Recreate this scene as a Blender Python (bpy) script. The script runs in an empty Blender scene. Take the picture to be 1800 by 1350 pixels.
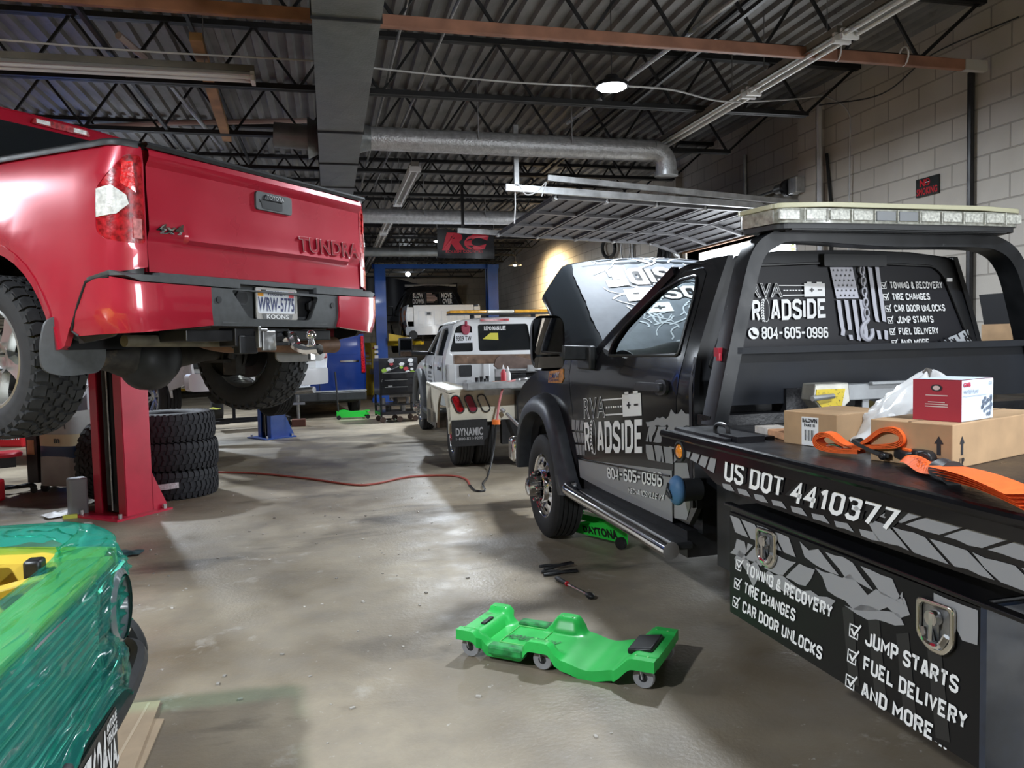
import bpy, bmesh, math, random
import numpy as np
from mathutils import Vector, Matrix
from mathutils.geometry import delaunay_2d_cdt

SC = bpy.context.scene
COL = SC.collection
R = math.radians
PI = math.pi

# ------------------------------------------------------------------ camera
FPX, CU, CV, CAMH = 1352.0, 900.0, 675.0, 1.55
def _basis():
    s = 0.0227
    k = (67 + s * 322) / FPX
    up = -np.array([s, 1, k]); up /= np.linalg.norm(up)
    yd = np.array([-322, -67, FPX]); yd /= np.linalg.norm(yd)
    xd = np.cross(yd, up)
    if xd[0] < 0: xd = -xd
    return np.array([xd, yd, up])
CAMR = _basis()
cam_data = bpy.data.cameras.new('camera'); cam = bpy.data.objects.new('camera', cam_data); COL.objects.link(cam)
cam_data.sensor_width = 36.0; cam_data.lens = FPX / 1800 * 36; cam_data.clip_start = 0.05; cam_data.clip_end = 200
_x, _y, _z = CAMR[:, 0], -CAMR[:, 1], -CAMR[:, 2]
_m = Matrix([list(_x), list(_y), list(_z)]).transposed()
_m = Matrix.Identity(4)
for i in range(3):
    _m[i][0] = _x[i]; _m[i][1] = _y[i]; _m[i][2] = _z[i]
_m[2][3] = CAMH
cam.matrix_world = _m
SC.camera = cam

# ------------------------------------------------------------------ world, daylight, exposure
W = bpy.data.worlds.new('overcast_sky'); SC.world = W; W.use_nodes = True
_nt = W.node_tree
_bg = _nt.nodes['Background']; _bg.inputs['Color'].default_value = (0.86, 0.93, 1.0, 1); _bg.inputs['Strength'].default_value = 5.0
SC.view_settings.view_transform = 'Standard'; SC.view_settings.look = 'None'
SC.view_settings.gamma = 1.0; SC.view_settings.use_curve_mapping = False
SC.view_settings.exposure = 0.55
SC.cycles.use_denoising = True
SC.cycles.max_bounces = 8; SC.cycles.diffuse_bounces = 4; SC.cycles.glossy_bounces = 4
SC.cycles.transmission_bounces = 6; SC.cycles.transparent_max_bounces = 10
SC.cycles.caustics_reflective = False; SC.cycles.caustics_refractive = False
SC.cycles.sample_clamp_indirect = 4.0

def daylight(name, loc, rot, sx, sy, energy, color=(0.9, 0.95, 1.0)):
    l = bpy.data.lights.new(name, 'AREA'); l.shape = 'RECTANGLE'; l.size = sx; l.size_y = sy
    l.energy = energy; l.color = color
    o = bpy.data.objects.new(name, l); COL.objects.link(o); o.location = loc; o.rotation_euler = rot
    return o
# daylight falling in through the two roller-door openings of the right wall
daylight('daylight_front_opening', (5.75, -3.2, 1.5), (0, R(90), 0), 2.8, 3.4, 400)
daylight('daylight_bay_opening', (5.8, 9.6, 1.5), (0, R(90), 0), 2.6, 2.8, 90)

# ------------------------------------------------------------------ pixel -> world helpers (1800x1350 frame)
def _ray(u, v): return CAMR @ np.array([(u - CU) / FPX, (v - CV) / FPX, 1.0])
def at_plane(u, v, p, n):
    d = _ray(u, v); o = np.array([0, 0, CAMH]); n = np.array(n, float)
    return o + d * (((np.array(p, float) - o) @ n) / (d @ n))
def at_x(u, v, x): return at_plane(u, v, (x, 0, 0), (1, 0, 0))
def at_y(u, v, y): return at_plane(u, v, (0, y, 0), (0, 1, 0))
def at_z(u, v, z=0.0): return at_plane(u, v, (0, 0, z), (0, 0, 1))
class Frame:
    """a thing's own axes: x forward, y left, z up"""
    def __init__(s, loc, yaw):
        s.o = np.array(loc, float); s.yaw = yaw
        s.fx = np.array([math.cos(yaw), math.sin(yaw), 0]); s.ly = np.array([-math.sin(yaw), math.cos(yaw), 0])
    def loc(s, P): d = np.array(P) - s.o; return (d @ s.fx, d @ s.ly, d[2])
    def side(s, u, v, y):
        if callable(y):
            yy = 0.9
            for _ in range(25):
                P = s.loc(at_plane(u, v, s.o + s.ly * yy, s.ly)); yy = .5 * yy + .5 * y(P[2])
        else: P = s.loc(at_plane(u, v, s.o + s.ly * y, s.ly))
        return (P[0], P[2])
    def rear(s, u, v, x): P = s.loc(at_plane(u, v, s.o + s.fx * x, s.fx)); return (P[1], P[2])
    def flat(s, u, v, z): P = s.loc(at_z(u, v, z)); return (P[0], P[1])

# ------------------------------------------------------------------ materials
MATS = {}
def mat(name, col, rough=0.5, metal=0.0, coat=0.0, spec=0.5, noise=None, bump=None, emit=None, trans=0.0, alpha=1.0, ior=1.45, dirt=None, flakes=False):
    """noise=(scale, amount) varies the colour, dirt=(scale, threshold, colour) lays stains, bump=(scale, strength)"""
    if name in MATS: return MATS[name]
    m = bpy.data.materials.new(name); m.use_nodes = True
    nt = m.node_tree; b = nt.nodes['Principled BSDF']
    c = (col[0], col[1], col[2], 1)
    b.inputs['Base Color'].default_value = c; b.inputs['Roughness'].default_value = rough
    b.inputs['Metallic'].default_value = metal; b.inputs['Coat Weight'].default_value = coat
    b.inputs['Coat Roughness'].default_value = 0.06
    b.inputs['Specular IOR Level'].default_value = spec
    b.inputs['Transmission Weight'].default_value = trans; b.inputs['Alpha'].default_value = alpha; b.inputs['IOR'].default_value = ior
    if emit: b.inputs['Emission Color'].default_value = (*emit[0], 1); b.inputs['Emission Strength'].default_value = emit[1]
    L = nt.links
    def N(t): return nt.nodes.new(t)
    src = None
    if noise or bump or dirt:
        tc = N('ShaderNodeTexCoord')
    if noise:
        n = N('ShaderNodeTexNoise'); n.inputs['Scale'].default_value = noise[0]; n.inputs['Detail'].default_value = 5
        L.new(tc.outputs['Object'], n.inputs['Vector'])
        r = N('ShaderNodeValToRGB'); a = noise[1]
        r.color_ramp.elements[0].position = .3; r.color_ramp.elements[1].position = .7
        r.color_ramp.elements[0].color = (*[max(0, x * (1 - a)) for x in col], 1)
        r.color_ramp.elements[1].color = (*[min(1, x * (1 + a)) for x in col], 1)
        L.new(n.outputs['Fac'], r.inputs['Fac']); src = r.outputs['Color']
        mr = N('ShaderNodeMapRange'); mr.inputs['To Min'].default_value = max(.03, rough - .12); mr.inputs['To Max'].default_value = min(1, rough + .12)
        L.new(n.outputs['Fac'], mr.inputs['Value']); L.new(mr.outputs['Result'], b.inputs['Roughness'])
    if dirt:
        n = N('ShaderNodeTexNoise'); n.inputs['Scale'].default_value = dirt[0]; n.inputs['Detail'].default_value = 8; n.inputs['Roughness'].default_value = .65
        L.new(tc.outputs['Object'], n.inputs['Vector'])
        r = N('ShaderNodeValToRGB'); r.color_ramp.elements[0].position = dirt[1]; r.color_ramp.elements[1].position = min(1, dirt[1] + .12)
        L.new(n.outputs['Fac'], r.inputs['Fac'])
        mx = N('ShaderNodeMix'); mx.data_type = 'RGBA'
        if src: L.new(src, mx.inputs['A'])
        else: mx.inputs['A'].default_value = c
        mx.inputs['B'].default_value = (*dirt[2], 1); L.new(r.outputs['Color'], mx.inputs['Factor']); src = mx.outputs['Result']
    if src: L.new(src, b.inputs['Base Color'])
    if bump:
        n = N('ShaderNodeTexNoise'); n.inputs['Scale'].default_value = bump[0]; n.inputs['Detail'].default_value = 4
        L.new(tc.outputs['Object'], n.inputs['Vector'])
        bm = N('ShaderNodeBump'); bm.inputs['Strength'].default_value = bump[1]; bm.inputs['Distance'].default_value = .01
        L.new(n.outputs['Fac'], bm.inputs['Height']); L.new(bm.outputs['Normal'], b.inputs['Normal'])
    MATS[name] = m
    return m

# ------------------------------------------------------------------ mesh builder
def _inpoly(x, y, poly):
    c = False; n = len(poly); j = n - 1
    for i in range(n):
        xi, yi = poly[i]; xj, yj = poly[j]
        if (yi > y) != (yj > y) and x < (xj - xi) * (y - yi) / (yj - yi + 1e-15) + xi: c = not c
        j = i
    return c
def fillet(pts, r, n=4):
    """round the corners of a closed 2-D outline"""
    out = []; N = len(pts)
    for i in range(N):
        p0, p, p1 = Vector(pts[i - 1]), Vector(pts[i]), Vector(pts[(i + 1) % N])
        a, b = (p0 - p), (p1 - p)
        if a.length < 1e-9 or b.length < 1e-9: continue
        d = min(r, a.length * .48, b.length * .48)
        q0, q1 = p + a.normalized() * d, p + b.normalized() * d
        for k in range(n + 1):
            t = k / n
            out.append(tuple(q0 * (1 - t) ** 2 + p * 2 * t * (1 - t) + q1 * t * t))
    return out
def smooth_poly(pts, it=2):
    for _ in range(it):
        q = []
        for i in range(len(pts)):
            a, b = pts[i], pts[(i + 1) % len(pts)]
            q.append((a[0] * .75 + b[0] * .25, a[1] * .75 + b[1] * .25)); q.append((a[0] * .25 + b[0] * .75, a[1] * .25 + b[1] * .75))
        pts = q
    return pts
def spline(pts, n=8):
    """Catmull-Rom through 3-D points"""
    P = [Vector(p) for p in pts]
    if len(P) < 3: return P
    P = [P[0] * 2 - P[1]] + P + [P[-1] * 2 - P[-2]]
    o = []
    for i in range(1, len(P) - 2):
        for k in range(n):
            t = k / n
            a, b, c, d = P[i - 1], P[i], P[i + 1], P[i + 2]
            o.append(.5 * ((2 * b) + (c - a) * t + (2 * a - 5 * b + 4 * c - d) * t * t + (3 * b - a - 3 * c + d) * t ** 3))
    o.append(P[-2]); return o
def rot(ax, deg): return Matrix.Rotation(R(deg), 3, ax.upper())
_TXT = {}
def text2d(s, bold=0.0, res=3):
    k = (s, bold, res)
    if k in _TXT: return _TXT[k]
    cu = bpy.data.curves.new('lettering', 'FONT'); cu.body = s; cu.size = 1; cu.offset = bold; cu.space_character = 1.07; cu.resolution_u = res; cu.fill_mode = 'BOTH'
    ob = bpy.data.objects.new('lettering', cu)
    me = ob.to_mesh()
    v = [(p.co.x, p.co.y) for p in me.vertices]; f = [tuple(p.vertices) for p in me.polygons]
    ob.to_mesh_clear(); bpy.data.objects.remove(ob); bpy.data.curves.remove(cu)
    _TXT[k] = (v, f); return _TXT[k]


# squared sign-writer's capitals: centre lines on a 2 x 4 grid
_O = 'M0.6,0 0,0.6 0,3.4 0.6,4 1.4,4 2,3.4 2,0.6 1.4,0 0.6,0'
BLOCK = {'A': '0,0 0.75,4 1.25,4 2,0|0.3,1.2 1.7,1.2', 'B': '0,0 0,4 1.5,4 2,3.5 2,2.5 1.6,2.1 0,2.1|1.6,2.1 2,1.6 2,0.5 1.5,0 0,0', 'C': '2,3 2,3.5 1.5,4 0.5,4 0,3.5 0,0.5 0.5,0 1.5,0 2,0.5 2,1',
 'D': '0,0 0,4 1.4,4 2,3.4 2,0.6 1.4,0 0,0', 'E': '2,4 0,4 0,0 2,0|0,2.05 1.6,2.05', 'F': '2,4 0,4 0,0|0,2 1.6,2', 'G': '2,3 2,3.5 1.5,4 0.5,4 0,3.5 0,0.5 0.5,0 1.5,0 2,0.5 2,1.9 1.1,1.9', 'H': '0,0 0,4|2,0 2,4|0,2 2,2', 'I': '1,0 1,4',
 'J': '2,4 2,0.5 1.5,0 0.5,0 0,0.5 0,1.2', 'K': '0,0 0,4|2,4 0.4,2 2,0|0,2 0.5,2', 'L': '0,4 0,0 2,0', 'M': '0,0 0,4 1,1.6 2,4 2,0', 'N': '0,0 0,4 2,0 2,4', 'O': _O[1:], 'P': '0,0 0,4 1.5,4 2,3.5 2,2.3 1.5,1.8 0,1.8',
 'R': '0,0 0,4 1.5,4 2,3.5 2,2.5 1.5,2 0,2|1.1,2 2,0', 'S': '2,3.1 2,3.5 1.5,4 0.5,4 0,3.5 0,2.6 0.5,2.2 1.5,1.8 2,1.4 2,0.5 1.5,0 0.5,0 0,0.5 0,0.9', 'T': '0,4 2,4|1,4 1,0', 'U': '0,4 0,0.5 0.5,0 1.5,0 2,0.5 2,4', 'V': '0,4 1,0 2,4', 'W': '0,4 0.5,0 1,3 1.5,0 2,4',
 'X': '0,0 2,4|0,4 2,0', 'Y': '0,4 1,2 2,4|1,2 1,0', '0': _O[1:], '1': '0.3,3.3 1,4 1,0', '2': '0,3.2 0,3.5 0.5,4 1.5,4 2,3.5 2,2.6 0,0.6 0,0 2,0', '3': '0,3.4 0.5,4 1.5,4 2,3.5 2,2.5 1.5,2.1 0.7,2.1|1.5,2.1 2,1.6 2,0.5 1.5,0 0.5,0 0,0.6', '4': '1.5,0 1.5,4 0,1.2 2.1,1.2',
 '5': '2,4 0,4 0,2.3 1.5,2.3 2,1.8 2,0.5 1.5,0 0.4,0 0,0.5', '6': '2,3.5 1.5,4 0.5,4 0,3.5 0,0.5 0.5,0 1.5,0 2,0.5 2,1.7 1.5,2.2 0,2.2', '7': '0,4 2,4 0.8,0', '8': '0.5,2.1 0,2.6 0,3.5 0.5,4 1.5,4 2,3.5 2,2.6 1.5,2.1 0.5,2.1 0,1.6 0,0.5 0.5,0 1.5,0 2,0.5 2,1.6 1.5,2.1', '9': '0,0.5 0.5,0 1.5,0 2,0.5 2,3.5 1.5,4 0.5,4 0,3.5 0,2.3 0.5,1.8 2,1.8',
 '-': '0.2,2 1.6,2', '&': '2,0 0.4,2.6 0.4,3.5 0.8,4 1.2,4 1.5,3.5 1.5,2.9 0,1.6 0,0.5 0.5,0 1.2,0 2,1.4', '.': '0.5,0 0.5,0.05'}
def block_text(s, t):
    """(outline quads, width): bold squared letters of height 4, stroke thickness t"""
    V = []; F = []; x = 0
    for ch in s:
        if ch == ' ': x += 1.5; continue
        w = {'I': 0, '.': .2, '1': 1.2, 'M': 2.6, 'W': 2.9}.get(ch, 2.0); k = w / 2 if w else 1
        for st in BLOCK[ch].split('|'):
            P = [tuple(map(float, p.split(','))) for p in st.split()]
            if ch in 'I.': P = [(x + .0, p[1]) for p in P]
            elif ch == '1': P = [(x + p[0] * .8, p[1]) for p in P]
            else: P = [(x + p[0] * k, p[1]) for p in P]
            P = [Vector((p[0], .5 * t + p[1] * (4 - t) / 4)) for p in P]; n = len(P); cl = (P[0] - P[-1]).length < 1e-6
            if not cl:
                e = 0 if ch in 'VWAYNMKX' else .5
                P[0] = P[0] + (P[0] - P[1]).normalized() * t * (.5 if 0 < P[0].x - x < w and ch not in 'VWAKNMXY' else 0)
            o = len(V)
            for i in range(n):
                a = (P[i] - P[i - 1 if i else (n - 2 if cl else 0)]); b = (P[(i + 1) if i < n - 1 else (1 if cl else n - 1)] - P[i])
                if a.length < 1e-9: a = b
                if b.length < 1e-9: b = a
                a.normalize(); b.normalize(); m = Vector((-(a.y + b.y), a.x + b.x))
                if m.length < 1e-6: m = Vector((-a.y, a.x))
                m.normalize(); c = max(.45, m.dot(Vector((-a.y, a.x)))); h = t / 2 / c
                for sgn in (1, -1):
                    q = P[i] + m * h * sgn
                    V.append((q.x, min(4, max(0, q.y)) if t < 1.1 else q.y))
            F += [(o + 2 * i, o + 2 * i + 1, o + 2 * i + 3, o + 2 * i + 2) for i in range(n - 1)]
        x += w + 1.0 + .15
    return V, F, x - 1.15

class MB:
    def __init__(s): s.v = []; s.f = []; s.m = []; s.M = None
    def add(s, vs, fs, mi=0):
        o = len(s.v)
        if s.M is not None: vs = [s.M @ Vector(v) for v in vs]
        s.v += [tuple(v) for v in vs]; s.f += [tuple(i + o for i in f) for f in fs]; s.m += [mi] * len(fs)
        return s
    def box(s, x0, x1, y0, y1, z0, z1, mi=0):
        return s.add([(x, y, z) for x in (x0, x1) for y in (y0, y1) for z in (z0, z1)],
                     [(0, 1, 3, 2), (4, 6, 7, 5), (0, 4, 5, 1), (2, 3, 7, 6), (0, 2, 6, 4), (1, 5, 7, 3)], mi)
    def obox(s, c, size, rm=None, mi=0):
        c = Vector(c); h = Vector(size) / 2; rm = rm or Matrix.Identity(3)
        vs = [c + rm @ Vector((x * h.x, y * h.y, z * h.z)) for x in (-1, 1) for y in (-1, 1) for z in (-1, 1)]
        return s.add(vs, [(0, 1, 3, 2), (4, 6, 7, 5), (0, 4, 5, 1), (2, 3, 7, 6), (0, 2, 6, 4), (1, 5, 7, 3)], mi)
    def bar(s, p0, p1, w, h, mi=0, upv=(0, 0, 1)):
        """rectangular bar between two points"""
        p0, p1 = Vector(p0), Vector(p1); d = (p1 - p0).normalized(); u = Vector(upv)
        if abs(d.dot(u)) > .98: u = Vector((1, 0, 0))
        a = d.cross(u).normalized(); b = a.cross(d).normalized()
        vs = [p + a * (x * w / 2) + b * (y * h / 2) for p in (p0, p1) for x, y in ((-1, -1), (1, -1), (1, 1), (-1, 1))]
        return s.add(vs, [(3, 2, 1, 0), (4, 5, 6, 7), (0, 1, 5, 4), (1, 2, 6, 5), (2, 3, 7, 6), (3, 0, 4, 7)], mi)
    def tube(s, pts, r, seg=8, mi=0, caps=True, closed=False):
        P = [Vector(p) for p in pts]; n = len(P); rs = r if isinstance(r, (list, tuple)) else [r] * n
        vs = []; fs = []; ref = None
        for i in range(n):
            if closed: d = (P[(i + 1) % n] - P[i - 1]).normalized()
            else: d = (P[min(i + 1, n - 1)] - P[max(i - 1, 0)]).normalized()
            if ref is None:
                ref = Vector((0, 0, 1)) if abs(d.z) < .9 else Vector((1, 0, 0))
            a = (ref - d * ref.dot(d)).normalized(); b = d.cross(a); ref = a
            for k in range(seg):
                t = 2 * PI * k / seg; vs.append(P[i] + (a * math.cos(t) + b * math.sin(t)) * rs[i])
        for i in range(n if closed else n - 1):
            j = (i + 1) % n
            for k in range(seg): fs.append((i * seg + k, i * seg + (k + 1) % seg, j * seg + (k + 1) % seg, j * seg + k))
        if caps and not closed: fs.append(tuple(range(seg))[::-1]); fs.append(tuple((n - 1) * seg + k for k in range(seg)))
        return s.add(vs, fs, mi)
    def lathe(s, prof, o=(0, 0, 0), axis='z', seg=32, mi=0, a0=0, a1=360, close=False):
        """prof: (radius, height along the axis)"""
        o = Vector(o); vs = []; fs = []; full = abs(a1 - a0) >= 359.9; n = seg if full else seg + 1; m = len(prof)
        for k in range(n):
            t = R(a0 + (a1 - a0) * k / seg); c, q = math.cos(t), math.sin(t)
            for r, h in prof:
                if axis == 'z': vs.append(o + Vector((r * c, r * q, h)))
                elif axis == 'y': vs.append(o + Vector((r * c, h, r * q)))
                else: vs.append(o + Vector((h, r * c, r * q)))
        for k in range(n if full else n - 1):
            j = (k + 1) % n
            for i in range(m - 1): fs.append((k * m + i, k * m + i + 1, j * m + i + 1, j * m + i))
            if close: fs.append((k * m + m - 1, k * m, j * m, j * m + m - 1))
        return s.add(vs, fs, mi)
    def cone(s, p0, p1, r0, r1=None, seg=16, mi=0): return s.tube([p0, p1], [r0, r0 if r1 is None else r1], seg, mi)
    def ball(s, c, r, seg=16, mi=0, z0=-90, z1=90):
        c = Vector(c); rx, ry, rz = r if isinstance(r, (tuple, list)) else (r, r, r); vs = []; fs = []; m = max(4, seg // 2)
        for i in range(m + 1):
            p = R(z0 + (z1 - z0) * i / m)
            for k in range(seg):
                t = 2 * PI * k / seg
                vs.append((c.x + rx * math.cos(p) * math.cos(t), c.y + ry * math.cos(p) * math.sin(t), c.z + rz * math.sin(p)))
        for i in range(m):
            for k in range(seg): fs.append((i * seg + k, i * seg + (k + 1) % seg, (i + 1) * seg + (k + 1) % seg, (i + 1) * seg + k))
        return s.add(vs, fs, mi)
    def grid(s, fn, nu, nv, mi=0, cu=False, cv=False):
        vs = [fn(i / nu, j / nv) for i in range(nu if cu else nu + 1) for j in range(nv if cv else nv + 1)]
        A, B = (nu if cu else nu + 1), (nv if cv else nv + 1); fs = []
        for i in range(nu):
            for j in range(nv):
                i2, j2 = (i + 1) % A, (j + 1) % B
                fs.append((i * B + j, i2 * B + j, i2 * B + j2, i * B + j2))
        return s.add(vs, fs, mi)
    def sheet(s, outer, fn, holes=(), grid=0.12, thick=0.02, mi=0, off=0.0, rim=None):
        """a panel: 2-D outline with holes, mapped by fn(a, b, outward) and given thickness"""
        pts = []; edges = []; loops = [list(outer)] + [list(h) for h in holes]
        def dense(l):
            q = []
            for i in range(len(l)):
                a, b = l[i], l[(i + 1) % len(l)]; d = math.hypot(b[0] - a[0], b[1] - a[1])
                n = max(1, int(d / grid)) if grid else 1
                q += [(a[0] + (b[0] - a[0]) * k / n, a[1] + (b[1] - a[1]) * k / n) for k in range(n)]
            return q
        loops = [dense(l) for l in loops]
        for l in loops:
            o = len(pts); pts += l; edges += [(o + i, o + (i + 1) % len(l)) for i in range(len(l))]
        if grid:
            xs = [p[0] for p in outer]; ys = [p[1] for p in outer]
            x = min(xs) + grid * .5
            while x < max(xs):
                y = min(ys) + grid * .5
                while y < max(ys):
                    if _inpoly(x, y, loops[0]) and not any(_inpoly(x, y, h) for h in loops[1:]): pts.append((x, y))
                    y += grid
                x += grid
        V2, E2, F2, _, oe, _ = delaunay_2d_cdt([Vector(p) for p in pts], edges, [], 0, 1e-6)
        F = []
        for f in F2:
            cx = sum(V2[i].x for i in f) / len(f); cy = sum(V2[i].y for i in f) / len(f)
            if _inpoly(cx, cy, loops[0]) and not any(_inpoly(cx, cy, h) for h in loops[1:]): F.append(tuple(f))
        n = len(V2)
        vs = [fn(p.x, p.y, off) for p in V2]
        if thick:
            vs += [fn(p.x, p.y, off - thick) for p in V2]
            cnt = {}
            for f in F:
                for i in range(len(f)):
                    a, b = f[i], f[(i + 1) % len(f)]; cnt[(a, b)] = 1
            side = [(b, a, a + n, b + n) for (a, b) in cnt if (b, a) not in cnt]
            s.add(vs, F + [tuple(i + n for i in f[::-1]) for f in F], mi)
            o = len(s.v) - len(vs)
            s.f += [tuple(i + o for i in f) for f in side]; s.m += [mi if rim is None else rim] * len(side)
        else: s.add(vs, F, mi)
        return s
    def text(s, string, quad, fn, off=0.003, bold=0.0, mi=0, halo=None, shear=0.0, halo_mi=0, res=3):
        """lettering stretched into a quad (top-left, top-right, bottom-right, bottom-left as read)"""
        base, _ = text2d(string, 0.0, res)
        x0 = min(p[0] for p in base); x1 = max(p[0] for p in base); y0 = min(p[1] for p in base); y1 = max(p[1] for p in base)
        tl, tr, br, bl = [Vector(q) for q in quad]
        def put(b, o, mm):
            v, f = text2d(string, b, res)
            out = []
            for x, y in v:
                b_ = (y - y0) / (y1 - y0); a = (x - x0) / (x1 - x0) + shear * (b_ - .5)
                p = (bl * (1 - a) + br * a) * (1 - b_) + (tl * (1 - a) + tr * a) * b_
                out.append(fn(p.x, p.y, o))
            s.add(out, f, mm)
        if halo: put(halo, off, halo_mi)
        put(bold, off + (.0025 if halo else 0), mi)
        return s
    def block(s, string, quad, fn, off=.003, t=.85, mi=0, halo=None, shear=0.0, halo_mi=0):
        tl, tr, br, bl = [Vector(q) for q in quad]
        for th, o, mm in ((halo, off, halo_mi), (t, off + (.0025 if halo else 0), mi)):
            if not th: continue
            V, F, W = block_text(string, th); out = []
            for x, y in V:
                b_ = y / 4; a = (x + .4) / (W + .8) + shear * (b_ - .5); p = (bl * (1 - a) + br * a) * (1 - b_) + (tl * (1 - a) + tr * a) * b_; out.append(fn(p.x, p.y, o))
            s.add(out, F, mm)
        return s
    def build(s, name, mats, parent=None, smooth=40, bevel=0, kind=None, label=None, recalc=True, shift=None):
        me = bpy.data.meshes.new(name)
        v = s.v if shift is None else [(p[0] + shift[0], p[1] + shift[1], p[2] + shift[2]) for p in s.v]
        me.from_pydata(v, [], s.f)
        mats = mats if isinstance(mats, (list, tuple)) else [mats]
        for m in mats: me.materials.append(m)
        if len(mats) > 1: me.polygons.foreach_set('material_index', s.m)
        if recalc:
            bm = bmesh.new(); bm.from_mesh(me); bmesh.ops.recalc_face_normals(bm, faces=bm.faces); bm.to_mesh(me); bm.free()
        if smooth:
            me.polygons.foreach_set('use_smooth', [True] * len(me.polygons)); me.set_sharp_from_angle(angle=R(smooth))
        me.update()
        o = bpy.data.objects.new(name, me); COL.objects.link(o)
        if parent is not None: o.parent = parent
        if bevel:
            b = o.modifiers.new('edge_rounding', 'BEVEL'); b.width = bevel; b.segments = 2; b.limit_method = 'ANGLE'; b.angle_limit = R(50); b.harden_normals = False
        if kind: o['kind'] = kind
        if label: o['label'] = label
        return o

def thing(name, label, cat, loc=(0, 0, 0), yaw=0.0, group=None):
    o = bpy.data.objects.new(name, None); COL.objects.link(o); o.empty_display_size = .1
    o.location = loc; o.rotation_euler = (0, 0, yaw); o['label'] = label; o['category'] = cat
    if group: o['group'] = group
    return o
def tag(o, label, cat, group=None):
    o['label'] = label; o['category'] = cat
    if group: o['group'] = group
    return o
def struct(o): o['kind'] = 'structure'; return o
def dup(root, loc, yaw=None, label=None):
    r = root.copy(); COL.objects.link(r); r.location = loc
    if yaw is not None: r.rotation_euler = (0, 0, yaw)
    if label: r['label'] = label
    for ch in list(root.children):
        c = ch.copy(); COL.objects.link(c); c.parent = r
        for g in list(ch.children):
            d = g.copy(); COL.objects.link(d); d.parent = c
    return r
def P3(p): return (float(p[0]), float(p[1]), float(p[2]))
# surface maps fn(a, b, outward)
def on_y(y, sgn=1):
    return lambda a, b, o: (a, (y(b) if callable(y) else y) * sgn + o * sgn, b)
def on_x(x, sgn=-1):
    return lambda a, b, o: ((x(b) if callable(x) else x) + o * sgn, a, b)
def on_z(z): return lambda a, b, o: (a, b, z + o)

rng = random.Random(7)
# common materials
M_rubber = mat('tyre_rubber', (.018, .018, .019), .75, noise=(30, .3))
M_chrome = mat('chrome', (.75, .75, .76), .08, 1)
M_alloy = mat('brushed_alloy', (.55, .55, .54), .28, 1, noise=(20, .1))
M_blackplastic = mat('black_plastic', (.022, .023, .025), .5, noise=(25, .2))
M_greyplastic = mat('charcoal_plastic', (.06, .063, .066), .55, noise=(30, .15))
M_steel = mat('worn_steel', (.3, .3, .3), .42, .9, noise=(14, .3))
M_blacksteel = mat('black_steel', (.02, .02, .022), .42, .3, noise=(12, .4))
M_under = mat('grimy_underbody', (.035, .032, .028), .6, .3, noise=(18, .5), dirt=(6, .58, (.12, .09, .06)))
M_galv = mat('galvanised_steel', (.5, .51, .52), .4, .7, noise=(9, .25))
M_white = mat('white_lettering', (.82, .82, .82), .5)
M_black = mat('black_lettering', (.01, .01, .011), .4)
M_grey = mat('grey_wrap_film', (.27, .27, .28), .35)
M_card = mat('brown_cardboard', (.42, .27, .15), .85, noise=(9, .12))
M_glass = mat('dark_tinted_glass', (.012, .014, .016), .06, coat=.3)
M_redlens = mat('red_lens', (.3, .0015, .006), .28, coat=.35, noise=(40, .65), bump=(50, .1))
M_clearlens = mat('clear_lens', (.7, .7, .68), .12, coat=1, noise=(45, .3), bump=(60, .3))
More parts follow.
